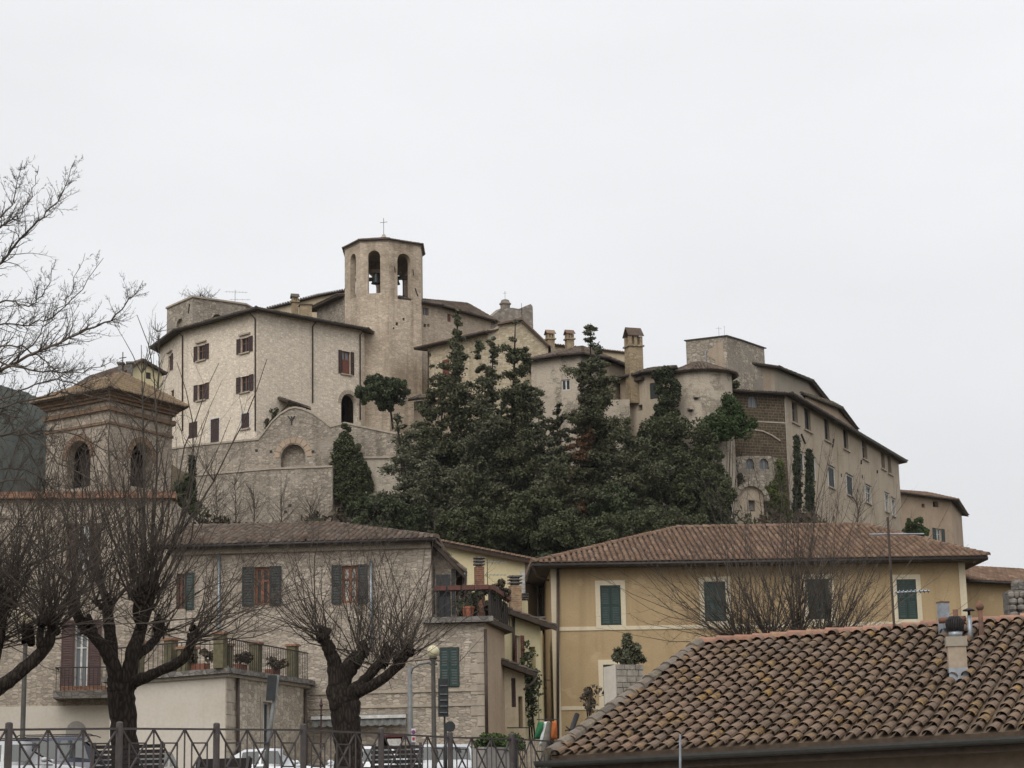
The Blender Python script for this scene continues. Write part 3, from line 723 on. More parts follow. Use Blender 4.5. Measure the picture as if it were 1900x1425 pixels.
# ------------------------------------------------------------------ bell tower
def bell(parent_loc, r, name, label, h=None):
    h = h or r * 2.1; c = Vector(parent_loc); t = thing(name, label, 'bell', c)
    prof = [(r, 0), (r * .93, .06 * h), (r * .76, .25 * h), (r * .64, .5 * h), (r * .58, .72 * h), (r * .45, .88 * h), (r * .2, .95 * h), (.01, .96 * h)]
    part('bell_body', MB().lathe(c, prof, 18, True), simple('bronze', (.045, .05, .05), .45, .5, .7), t, True)
    part('clapper', MB().tube([c + Z * h * .6, c - Z * .06], .025, 6).sphere(c - Z * .08, .07, 8, 6), M_['iron'], t)
    part('headstock', MB().cbox(c + Z * (h * .96), r * 2.2, .22, .3), M_['eave_wood'], t)
    return t
def bell_tower():
    zt = P(721, 448, 158).z; zb = 26
    q = [flat(lvl(x, y, zt)) for x, y in ((639.5, 464), (668, 449.5), (721, 447.5), (780.7, 457.5))]
    c = (q[0] + q[3]) / 2 + Vector((0, 1.5, 0)); pts = q + [2 * c - p for p in q]
    t = thing('bell_tower', 'polygonal stone bell tower with tall arched openings and a cross', 'bell tower', at(c, zb))
    wide = True; op = {0: (650, 471, 660.5, 553), 1: (683, 464.5, 705.5, 544), 2: (737.5, 470.5, 762.5, 556)}
    hz0 = None; facs = []
    for i in range(8):
        F = Fac(pts[i], pts[(i + 1) % 8])
        facs.append(F)
        if i in op:
            wx = op[i]; r = F.rect(*wx); hz0 = r
            loop = win_loop(*r, True)
            extra = []
            if i == 2:
                for (x0, y0, x1, y1) in ((734, 598, 739, 604), (747, 590, 751, 595), (729, 607, 732, 611)): extra.append(win_loop(*F.rect(x0, y0, x1, y1), False))
        else:
            L = F.L; r = (.32, hz0[1] + .1, L - .32, hz0[3]); loop = win_loop(*r, True) if i != 3 and i != 7 else None; extra = []
        mb = MB(); loops = [[(0, zb), (L_ := F.L, zb), (L_, zt), (0, zt)]] + ([loop] if loop else []) + extra
        mb.poly([[F.pt(u, z) for u, z in l] for l in loops]); out = F.n if (F.A + F.B - 2 * c).dot(F.n) > 0 else -F.n
        for l in loops[1:]: mb.grid([[F.pt(u, z) for u, z in l], [F.pt(u, z) - out * .5 for u, z in l]], True)
        mb.poly([[F.pt(u, z) - out * .5 for u, z in l] for l in [[(.2, hz0[1] - 2), (F.L - .2, hz0[1] - 2), (F.L - .2, zt), (.2, zt)]] + ([loop] if loop else [])])
        part('wall', mb, M_['tower_stone'], t)
    # floor below the bells, cornice, roof
    part('belfry_floor', MB().poly([[at(c + (p - c) * .97, hz0[1] - .5) for p in pts]]), M_['concrete'], t)
    E = offset(pts, .05); part('cornice', MB().prism([at(p, zt - .001) for p in E], (0, 0, .13)), M_['stone_trim'], t)
    E = offset(pts, .16); ap = at(c, zt + .13 + 1.15)
    for i in range(8):
        tiled(t, at(E[i], zt + .13), at(E[(i + 1) % 8], zt + .13), ap, ap, 'tile_dark', .22, .4, thick=.07); ridge_line(t, at(E[i], zt + .14), ap, 'tile_dark', .1)
    part('finial', MB().lathe(at(c, ap.z - .1), [(.35, 0), (.38, .15), (.2, .25), (.12, .45)], 8), M_['stone_trim'], t)
    cross('roof_cross', 'thin iron cross on top of the stone bell tower', at(c, ap.z + .35), 1.45, .62, .022)
    F = facs[1]; u, z = F.uv(694.5, 520); bell(F.pt(u, z, -1.1), .42, 'church_bell', 'bronze bell hanging in the front arch of the bell tower', .95)
    F = facs[2]; u, z = F.uv(752, 520); bell(F.pt(u, z, -1.5), .38, 'church_bell', 'bronze bell behind the right arch of the bell tower', .8)
    z = F.uv(750, 506)[1]
    part('bell_beam', MB().bar(at(q[0] + Vector((.7, .5, 0)), z), at(q[3] + Vector((-.5, .6, 0)), z), .28), M_['eave_wood'], t)
    part('bell_frame', MB().bar(at(c + Vector((1.0, -.9, 0)), hz0[1] - .4), at(c + Vector((.6, -.9, 0)), z), .16).bar(at(c + Vector((.2, -.9, 0)), hz0[1] - .4), at(c + Vector((.6, -.9, 0)), z), .16), M_['eave_wood'], t)
    F = facs[2]
    for (x0, y0, x1, y1) in ((770, 535, 775, 550), (766, 500, 767, 511), (732, 495, 733, 506)):
        a, b_ = F.uv(x0, y0), F.uv(x1, y1); part('tie_anchor', MB().bar(F.pt(*a, .03), F.pt(*b_, .03), .07), M_['iron'], t)
    return t, pts, zt
bt, btP, btZ = bell_tower()

# ------------------------------------------------------------------ nave wall right of the tower
nv, nvC, nvF, nvZ = house('church_nave', 'long stone nave wall with a tiled eave right of the bell tower', [(757, 558), (812, 568), (910, 596)], 0, 159.5, 26, ['church_stone', 'church_stone'],
    {0: [W(784.5, 571, 795.5, 585, 'glass', d=.25, gm='glass_pale', fm='frame_grey'), W(786, 601, 791, 607, 'dark'), W(793, 601, 797, 607, 'dark')], 1: [W(830, 582, 836, 597, 'closed', sm='shutter_red')]}, (4, 11), over=.5, rise=1.6, tile='tile_dark')
# stone gable wall with its little pier and cross
def nave_gable():
    F = Fac(P(905, 600, 167), P(992, 600, 170)); px = [(908, 640), (908, 590), (916, 584), (930, 572), (933, 571), (952, 571), (962, 573), (972, 570), (985, 564), (988.5, 569), (990, 640)]
    t = thing('church_gable', 'ragged stone gable wall with a small pier and cross behind the conifers', 'gable wall', F.pt(0, 30))
    lp = [F.uv(*p) for p in px]; part('wall', MB().prism([F.pt(u, z) for u, z in lp], -F.n * .8), M_['grey_stone'], t)
    u, z = F.uv(942.5, 571); p = F.pt(u, z, -.4)
    part('pier', MB().lathe(p - Z * .05, [(.42, 0), (.42, .35), (.52, .42), (.52, .52), (.4, .6), (.34, .8), (.1, .9)], 10), M_['grey_stone'], t)
    cross('gable_cross', 'tiny iron cross on the stone gable right of the bell tower', p + Z * .85, .75, .3, .015)
    mb = MB(); [mb.tube([F.pt(*F.uv(968, 600), .1), F.pt(*F.uv(966, 563), .1)], .02, 5)]; part('rod', mb, M_['iron'], t)
nave_gable()

# roofs and walls between the white house and the tower
F = Fac(P(585, 590, 164), P(645, 585, 160)); t = thing('stone_outbuilding', 'rubble stone building with a lean-to roof left of the bell tower', 'house', F.pt(0, 27))
lp = [F.uv(*p) for p in ((588, 640), (588, 571), (648, 545), (648, 640))]; part('wall', MB().prism([F.pt(*q) for q in lp], -F.n * 6), M_['terrace_stone'], t)
a, b_ = (F.pt(*F.uv(*p), .7) for p in ((578, 578), (640, 548))); tiled(t, a, b_, b_ - F.n * 7 + Z * .8, a - F.n * 7 + Z * .8, 'tile_eave')
F = Fac(P(480, 590, 168), P(648, 580, 168)); t = thing('tiled_roof_house', 'low house with a brown tiled roof showing above the white house', 'house', F.pt(0, 27))
lp = [F.uv(*p) for p in ((500, 640), (500, 575), (548, 563), (588, 552), (648, 541), (648, 640))]; part('wall', MB().prism([F.pt(*q) for q in lp], -F.n * 5), M_['cream_plaster'], t)
for (xa, ya), (xb, yb) in (((495, 574), (590, 549)), ((590, 549), (650, 538))):
    a, b_ = (F.pt(*F.uv(*p), .35) for p in ((xa, ya), (xb, yb))); tiled(t, a, b_, b_ - F.n * 6 + Z * .4, a - F.n * 6 + Z * .4, 'tile_dark', thick=.08)
p = P(547, 580, 160); chimney('stone_chimney', 'gabled chimney with an open top behind the white house eave', p, .5, .5, p.z - 2, P(547, 562, 160).z, .3, 'chimney_stone', 'gable', h2=.55)
p = P(567, 590, 159); chimney('stone_chimney', 'broad square yellowish chimney behind the white house eave', p, .95, .8, p.z - 2, P(567, 568, 159).z, .2, 'chimney_stone', 'flat')

# ruined square tower on the left
z = P(358, 552, 163).z; q = [flat(lvl(x, y, z)) for x, y in ((310, 573), (358, 552), (455, 566))]
t = thing('ruined_tower', 'low square weathered stone tower with plants on top behind the white house', 'tower', at(q[1], 27))
F = Fac(q[0], q[1]); G = Fac(q[1], q[2])
rectwall(t, F, 27, z, 'ruin_stone', [W(327, 591, 340, 622, 'blind', arch=True, d=.25, bm='ruin_stone')]); rectwall(t, G, 27, z, 'ruin_stone', [W(393, 583, 415, 612, 'blind', arch=True, d=.3, bm='dark_stone')])
back = Vector((1.5, 5, 0)); backwalls(t, [q[2], q[2] + back, q[0] + back, q[0]], 27, z, 'ruin_stone')
E = offset(q + [q[2] + back, q[0] + back], .12); part('coping', MB().prism([at(p, z) for p in E], (0, 0, .15)), M_['stone_trim'], t)
u, zz = F.uv(352, 570); part('tie_anchor', MB().bar(F.pt(u, zz + .3, .03), F.pt(u - .2, zz - .5, .03), .08), M_['iron'], t)
rt_top = at((q[1] + q[2]) / 2 + Vector((-.8, 1.5, 0)), z + .15); rt_c = at((q[1] + q[2]) / 2 + Vector((1.2, 1, 0)), z + .15)
antenna('tv_antenna', 'television aerial on the ruined square tower', rt_c, 1.1, [(.95, -.9, 1.0, .4, 7, .35), (.25, -.5, 1.3, .2, 4, .3)], .02)

# ------------------------------------------------------------------ yellow house right of the nave
z = P(908, 618, 152).z; q = [flat(lvl(x, y, z)) for x, y in ((793, 646), (909, 618))]; g = flat(P(1022, 640, 151.5))
t = thing('cream_house', 'cream stone house with a slanted eave behind the tall conifers', 'house', at(q[0], 26)); F = Fac(*q); G = Fac(q[1], g)
rectwall(t, F, 26, z, 'cream_stone', [W(822, 667, 834, 706, 'closed', sm='shutter_red', louvre=True, so=.02), W(789.5 + 6, 655, 800, 662, 'dark')])
lp = [G.uv(*p) for p in ((909, 800), (909, 614), (925, 604), (970, 596), (1017, 641), (1017, 800))]; part('gable', MB().poly([[G.pt(u, z_) for u, z_ in lp]]), M_['cream_stone'], t)
backwalls(t, [g, g + Vector((2, 11, 0)), q[0] + Vector((2, 11, 0)), q[0]], 26, z - 1, 'cream_stone')
e0, e1 = F.pt(-.9, z + .05, .6), F.pt(F.L + .1, z + .05, .6); rb = G.pt(*G.uv(968, 597)); tiled(t, e0, e1, rb + Vector((.2, 1, .1)), at(q[0] + Vector((3, 6, 0)), rb.z), 'tile_red'); gutter(t, e0, e1)
for (xa, ya), (xb, yb) in (((924, 604), (970, 595)), ((970, 595), (1019, 643))):
    a, b_ = G.pt(*G.uv(xa, ya), .35), G.pt(*G.uv(xb, yb), .35); part('verge', MB().box(a, b_ - a, Z * .14, -G.n * .6), M_['tile_red'], t)
a, b_ = G.pt(*G.uv(970, 596), .3), G.pt(*G.uv(1019, 643), .3); tiled(t, b_, b_ - G.n * 9, a - G.n * 9, a, 'tile_red')
pipe(t, F, 796, 652, 740); part('quoin_strip', MB().fbox(G, -.15, 30, .35, z + .3, -.02, .04), M_['stone_trim'], t)
# porch with a tiled lean-to
F = Fac(P(768, 760, 150), P(835, 760, 149)); t = thing('porch', 'dark little porch under a tiled lean-to roof beside the terrace tree', 'porch', F.pt(0, 27))
rectwall(t, F, 26.5, F.uv(800, 742)[1], 'brown_plaster', [W(781, 752, 795, 772, 'dark', d=1.2), W(803, 748, 822, 772, 'dark', d=1.2)])
a, b_ = F.pt(*F.uv(764, 745), .8), F.pt(*F.uv(838, 736), .8); tiled(t, a, b_, b_ - F.n * 2.5 + Z * .8, a - F.n * 2.5 + Z * .8, 'tile_eave')
part('post', MB().tube([F.pt(*F.uv(798, 742), .5), F.pt(*F.uv(798, 790), .5)], .05, 6), M_['eave_wood'], t)

# ------------------------------------------------------------------ low houses with chimneys, half-round house
F = Fac(P(1020, 660, 162), P(1170, 660, 165)); t = thing('yellow_backhouse', 'low yellowish wall topped by a toothed tile edge behind the conifers', 'house', F.pt(0, 27))
a, b_ = F.uv(1022, 640), F.uv(1168, 656); part('wall', MB().prism([F.pt(*q_) for q_ in ((a[0], 27), (b_[0], 27), b_, a)], -F.n * 7), M_['cream_plaster'], t)
tiled(t, F.pt(*a, .2), F.pt(*b_, .2), F.pt(*b_, -3) + Z * .3, F.pt(*a, -3) + Z * .3, 'tile_red', thick=.06)
for px, lab in ((1021, 'left of the two small gabled chimneys on the low yellowish house'), (1057, 'right of the two small gabled chimneys on the low yellowish house')):
    p = P(px, 645, 161); chimney('gabled_chimney', lab, p, .62, .55, p.z - .8, P(px, 631, 161).z, .35, 'chimney_stone', 'gable', 'small gabled chimneys', 'tile_red', .62)
hr, hrC, hrF, hrZ = house('half_round_house', 'stone house with a bent tiled eave half hidden by conifers', [(985, 670), (1040, 661), (1077, 658), (1120, 667), (1163, 684)], 2, 146, 13, ['round_wall', 'round_wall', 'ruin_stone', 'long_plaster'],
    {1: [W(1042, 704, 1058, 724, 'glass', fm='frame_white', d=.15)]}, (1, 9), over=.55, rise=1.7, tile='tile_dark')
p = P(1177, 690, 148); chimney('tall_chimney', 'tall yellowish stone chimney with an arched lantern top', p, 1.12, .95, p.z - 2.5, P(1177, 645, 148).z, .35, 'chimney_stone', 'gable', h2=1.25)
# plain walled house and round tower
rw, rwC, rwF, rwZ = house('plastered_wall_house', 'peeling plastered house between the tall chimney and the round tower', [(1150, 704), (1196, 693), (1243, 686)], 2, 146, 13, ['long_plaster', 'long_plaster'],
    {1: [W(1206, 710, 1221, 740, 'closed', sm='shutter_dark')], 0: [W(1184, 751, 1192, 762, 'dark')]}, (2, 9), over=.55, rise=1.2, tile='tile_eave')
a = rwF[0].uv(1172, 708); b_ = rwF[0].uv(1196, 708); part('beam_stub', MB().fbox(rwF[0], a[0], a[1] - .12, b_[0], a[1] + .1, -.05, .4), M_['eave_wood'], rw)
def round_tower():
    z = P(1300, 686, 145).z; c = flat(P(1297, 690, 147.6)); r = 2.45; zb = 13
    t = thing('round_tower', 'squat round plastered tower with a low conical tiled roof', 'tower', at(c, zb)); n = 28
    mb = MB(); mb.grid([[at(c + Vector((math.cos(a), math.sin(a), 0)) * rr, zz) for a in np.linspace(0, 2 * math.pi, n, endpoint=False)] for rr, zz in ((r * 1.06, zb), (r * 1.02, z - 5), (r, z + .1))], True)
    me = mb.mesh('wall', root_of(t)); uvl = me.uv_layers[0].data           # wrap the masonry round the drum
    for pl in me.polygons:
        angs = [math.atan2(me.vertices[me.loops[li].vertex_index].co.y, me.vertices[me.loops[li].vertex_index].co.x) for li in pl.loop_indices]
        if max(angs) - min(angs) > 3: angs = [a + (2 * math.pi if a < 0 else 0) for a in angs]
        for li, a in zip(pl.loop_indices, angs): uvl[li].uv = (a * r, me.vertices[me.loops[li].vertex_index].co.z + zb)
    me.polygons.foreach_set('use_smooth', [True] * len(me.polygons)); link('wall', me, M_['round_wall'], t)
    ap = at(c, z + 1.25); R_ = r + .5
    for i in range(14):
        a0, a1 = 2 * math.pi * i / 14, 2 * math.pi * (i + 1) / 14
        p0, p1 = (at(c + Vector((math.cos(a), math.sin(a), 0)) * R_, z) for a in (a0, a1)); tiled(t, p0, p1, ap, ap, 'tile_dark', .22, .4, thick=.10)
    F = Fac(c + Vector((-3, -r * 1.0, 0)), c + Vector((3, -r * 1.0, 0)))
    for px, py, rr in ((1291, 733, .2), (1281, 756, .17)):
        u, zz = F.uv(px, py); p = F.pt(u, zz, -.05); part('spout', MB().cbox(p - Z * rr, rr * 1.9, .5, rr * .9, .3), M_['stone_trim'], t)
        part('put_hole', MB().cbox(p - Z * (rr * 1.6), rr * 1.3, .3, rr * .7, .1), M_['under_roof'], t)
    return t, F
rtw, rtwF = round_tower()
# square block rising behind the round tower
z = P(1347, 624, 153).z; q = [flat(lvl(x, y, z)) for x, y in ((1272.5, 633), (1348, 624), (1375, 632))]; back = Vector((2.2, 3.0, 0))
t = thing('square_stone_block', 'square stone block with patched plaster standing above the round tower roof', 'tower', at(q[1], 24)); F, G = Fac(q[0], q[1]), Fac(q[1], q[2])
rectwall(t, F, 24, z, 'ruin_stone', [W(1336, 663, 1341, 671, 'dark')]); rectwall(t, G, 24, z, 'ruin_stone'); backwalls(t, [q[2], q[2] + back, q[0] + back, q[0]], 24, z, 'ruin_stone')
u_, z_ = F.uv(1329, 636); v_, y_ = F.uv(1344, 690); part('plaster_patch', MB().poly([[F.pt(u, zz, .03) for u, zz in ((u_ - .9, z_ - .9), (u_ + .1, z_), (v_, z_ + .05), (v_ + .02, y_), (u_ - .3, y_ + .3), (u_ - .1, y_ + 1.0))]]), M_['brown_plaster'], t)
part('coping', MB().prism([at(p, z) for p in offset(q + [q[2] + back, q[0] + back], .1)], (0, 0, .09)), M_['gutter'], t)
part('vent_pipe', MB().tube([F.pt(*F.uv(1310, 672), .12), F.pt(*F.uv(1310, 652), .12)], .04, 6), M_['zinc'], t)
p = at(q[1] + Vector((-.5, .8, 0)), z + .09); antenna('roof_aerial', 'thin wire aerial on the square stone block', p, .9, [(.75, -.25, .25, .1, 2, .2)], .012)
antenna('roof_aerial', 'bare rod aerial at the corner of the square stone block', p + Vector((.45, .1, 0)), .95, [(.9, -.08, .08, 0, 1, .1)], .01)

# ------------------------------------------------------------------ houses stepping down on the right
house('attic_house', 'brown plastered upper storey with a sagging tile edge above the long building', [(1372, 673), (1436, 683), (1498, 708)], 1, 158, 24, ['brown_plaster', 'grey_plaster'], {}, (3, 9), over=.5, rise=1.0, tile='tile_eave')
house('stepped_attic', 'narrow attic storey under a drooping tile edge stepping down behind the long building', [(1494, 734), (1553, 758)], 0, 161, 24, ['pink_plaster'], {}, (3, 9), over=.45, rise=.9, tile='tile_eave')
up = dict(fm='frame_grey', d=.32, sill='stone_trim', se=.3); lo = dict(fm='frame_white', d=.12, sill='stone_trim', hood='stone_trim', sur='frame_white', sw=.13, sb=False)
ups = [(1470, 744, 1480, 785), (1493, 757, 1504, 799), (1530, 776, 1539, 818), (1565, 794, 1573.5, 834), (1600, 814, 1608.5, 852), (1635, 833, 1641.5, 870), (1647.5, 843, 1653.5, 879)]
los = [(1483, 842, 1489, 876), (1500, 850, 1511, 889), (1537, 869, 1547, 904), (1571, 885, 1581, 919), (1606, 904, 1615, 933), (1642, 918, 1648, 949), (1654.5, 928, 1660, 957)]
lb, lbC, lbF, lbZ = house('long_building', 'long tall plastered building receding right with two rows of narrow windows', [(1352, 727), (1456, 733), (1667, 856)], 1, 150, 14, ['tuff', 'long_plaster'],
    {0: [W(1388, 735, 1405, 756, arch=True, fm='frame_grey', gm='glass_pale', d=.18, label='small arched window in the brown stone end'), W(1383, 851, 1398, 871, arch=True, fm='frame_grey', gm='glass_pale', d=.15, sur=None), W(1408.5, 851, 1425, 871, arch=True, fm='frame_grey', gm='glass_pale', d=.15)],
     1: [W(*r_, 'closed' if i in (1, 2, 3) else 'glass', sm='shutter_dark', so=-.25, **up) for i, r_ in enumerate(ups)] + [W(*r_, 'closed' if i < 4 else 'glass', sm='shutter_dark', **lo) for i, r_ in enumerate(los)] + [W(1545, 958, 1550, 972, 'dark')]},
    (-8, 12), over=.7, rise=2.4, wallmat='long_plaster', tile='tile_eave', ridge=None, gut=True)
A, B = lbF
part('corner_strip', MB().fbox(B, -.12, 19, .55, lbZ - .3, -.02, .05), M_['stone_trim'], lb)
u, zz = A.uv(1400, 782); part('string_course', MB().fbox(A, A.uv(1372, 782)[0], zz - .05, A.L - .1, zz + .05, 0, .05), M_['stone_trim'], lb)
pts = [A.pt(*A.uv(x, y), .04) for x, y in ((1378, 800), (1395, 797), (1415, 800), (1432, 808), (1447, 818))]
mb = MB(); [mb.bar(p, q_, .1) for p, q_ in zip(pts, pts[1:])]; part('relieving_arch', mb, M_['stone_trim'], lb)
lp = [A.uv(*p) for p in ((1357, 1000), (1357, 850), (1380, 846), (1425, 846), (1449, 852), (1452, 1000))]
hl = [win_loop(*A.rect(1383, 851, 1398, 871), True), win_loop(*A.rect(1408.5, 851, 1425, 871), True)]
part('rubble_base', MB().poly([[A.pt(u, z_, .06) for u, z_ in l] for l in [lp] + hl]), M_['ruin_stone'], lb)
for x0, y0, x1, y1 in ((1486, 806, 1493, 823), (1546, 815, 1544, 829), (1597, 854, 1597, 861), (1627, 873, 1627, 878)): part('tie_anchor', MB().bar(B.pt(*B.uv(x0, y0), .05), B.pt(*B.uv(x1, y1), .05), .12), M_['iron'], lb)
for x, y in ((1561, 882), (1591, 910), (1600, 884)): u, z_ = B.uv(x, y); part('put_hole', MB().fbox(B, u - .14, z_ - .14, u + .14, z_ + .14, -.05, .02), M_['under_roof'], lb)
# wall return left of the tuff end, with a shuttered window
F = Fac(P(1312, 830, 148.2), P(1358, 830, 150.3)); t = thing('side_wall', 'plastered wall strip with a grey shutter window beside the brown stone end', 'wall', F.pt(0, 20))
rectwall(t, F, 14, F.uv(1330, 790)[1], 'long_plaster', [W(1327, 821, 1339, 862, 'closed', sm='frame_grey', sill='stone_trim')])
# ruin in front of the tuff end
F = Fac(P(1364, 930, 146.5), P(1420, 930, 147)); t = thing('ruined_hut', 'small ruined plaster hut with a broken arch below the brown stone end', 'ruin', F.pt(0, 19))
lp = [F.uv(*p) for p in ((1364, 1010), (1364, 925), (1372, 909), (1386, 902), (1404, 905), (1416, 915), (1420, 1010))]; h_ = win_loop(*F.rect(1389, 928, 1401, 949), False)
part('wall', MB().poly([[F.pt(u, z_) for u, z_ in l] for l in (lp, h_)]).grid([[F.pt(u, z_) for u, z_ in h_], [F.pt(u, z_, -.5) for u, z_ in h_]], True), M_['long_plaster'], t)
part('door', MB().poly([[F.pt(u, z_, -.45) for u, z_ in h_]]), M_['frame_grey'], t)
for v in arch_ring(F, 1368, 1418, 903, 960, .35, .3, 9): part('voussoir', v, M_['ruin_stone'], t)
# pinkish house at the far right
pk, pkC, pkF, pkZ = house('pinkish_house', 'pinkish plastered house with green shutters at the right end of the hill town', [(1660, 914), (1764, 929)], 0, 186, 10, ['pink_plaster'],
    {0: [W(1736, 981, 1747, 1009, 'open', sm='shutter_green', fm='frame_white', gm='glass_pale'), W(1731, 930, 1741, 941, 'dark'), W(1710, 935, 1716, 942, 'dark')]}, (3, 9), over=.75, rise=1.0, tile='tile_red')

# ------------------------------------------------------------------ terrace walls below the white house
F = Fac(P(300, 850, 148.5), P(740, 850, 146)); t = thing('lunette_wall', 'stone terrace wall with a rounded lunette top and a walled-up arch', 'wall', F.pt(0, 22))
top = [(300, 836), (365, 827), (480, 816), (492, 800), (505, 783), (520, 769), (537, 759), (548, 757), (562, 760), (580, 768), (597, 780), (613, 793), (640, 786), (735, 806)]
lp = [F.uv(*p) for p in [(300, 1010)] + top + [(735, 1010)]]
face(t, F, lp, 'terrace_stone', [W(521, 824, 567, 872, 'blind', arch=True, d=.7, bm='terrace_stone')], depth=.7)
# only the stretch under the parapet is thick; cap stones follow the top
for p, q_ in zip(top, top[1:]):
    a, b_ = F.pt(*F.uv(*p)), F.pt(*F.uv(*q_)); part('coping', MB().box(a - F.n * .45 - Z * .02, b_ - a, Z * .14, F.n * .53), M_['stone_trim'], t)
for v in arch_ring(F, 519, 569, 822, 872, .42, .05, 9): part('voussoir', v, M_['pink_plaster'], t)
u, z_ = F.uv(541, 781); part('tie_anchor', MB().bar(F.pt(u, z_ - .3, .04), F.pt(u, z_ + .35, .04), .07).bar(F.pt(u, z_, .05), F.pt(u - .25, z_ + .35, .05), .07).bar(F.pt(u, z_, .06), F.pt(u + .25, z_ + .35, .06), .07), M_['iron'], t)
for v in [(503, 838), (581, 838), (476, 836)]: u, z_ = F.uv(*v); part('put_hole', MB().fbox(F, u - .1, z_ - .1, u + .1, z_ + .1, -.05, .015), M_['under_roof'], t)
G = Fac(P(355, 900, 146.6), P(617, 900, 144.6)); t = thing('retaining_wall', 'streaked lower retaining wall with a pale ledge under the lunette wall', 'wall', G.pt(0, 20))
top = [(355, 884), (500, 871.5), (617, 867)]; lp = [G.uv(*p) for p in [(355, 1040)] + top + [(617, 1040)]]
part('wall', MB().prism([G.pt(u, z_) for u, z_ in lp], -G.n * 1.2), M_['terrace_stone'], t)
for p, q_ in zip(top, top[1:]): a, b_ = G.pt(*G.uv(*p)), G.pt(*G.uv(*q_)); part('coping', MB().box(a - G.n * .6, b_ - a, Z * .13, G.n * .68), M_['stone_trim'], t)
for v in [(530, 950), (538, 938)]: u, z_ = G.uv(*v); part('put_hole', MB().fbox(G, u - .12, z_ - .1, u + .12, z_ + .1, -.05, .015), M_['under_roof'], t)
G = Fac(P(672, 880, 145.4), P(1010, 880, 144.4)); t = thing('garden_wall', 'pale rendered garden wall with a thin ledge behind the front conifers', 'wall', G.pt(0, 20))
a, b_ = G.uv(672, 851), G.uv(1010, 848); part('wall', MB().prism([G.pt(*p) for p in ((a[0], 19), (b_[0], 19), b_, a)], -G.n * 1.5), M_['terrace_pale'], t)
part('coping', MB().box(G.pt(*a, -.5), G.pt(*b_) - G.pt(*a), Z * .15, G.n * .62), M_['stone_trim'], t)
G = Fac(P(725, 820, 147.0), P(900, 820, 146)); t = thing('rubble_parapet', 'rubble terrace parapet with reddish stones right of the lunette wall', 'wall', G.pt(0, 24))
lp = [G.uv(*p) for p in ((725, 900), (725, 803), (800, 818), (900, 822), (900, 900))]; part('wall', MB().prism([G.pt(u, z_) for u, z_ in lp], -G.n * .6), M_['terrace_stone'], t)
part('coping', MB().prism([G.pt(*G.uv(*p), .06) for p in ((725, 803), (800, 818), (900, 822), (900, 819), (800, 815), (725, 800))], -G.n * .7), M_['stone_trim'], t)
G = Fac(P(980, 800, 148.3), P(1170, 800, 147.4)); t = thing('town_wall', 'plastered stretch of old town wall between the conifers', 'wall', G.pt(0, 20))
rectwall(t, G, 13, G.uv(1070, 745)[1], 'round_wall', [])
# cable strung in front of the terrace
c0, c1 = whF[2].pt(*whF[2].uv(660, 719), .3), P(850, 742, 149); pts = [c0.lerp(c1, s) - Z * .5 * math.sin(math.pi * s) for s in np.linspace(0, 1, 12)]
o = part('overhead_cable', MB().tube(pts, .025, 5), M_['zinc'], None); tag(o, 'pale cable strung from the archway across the terrace tree', 'cable')

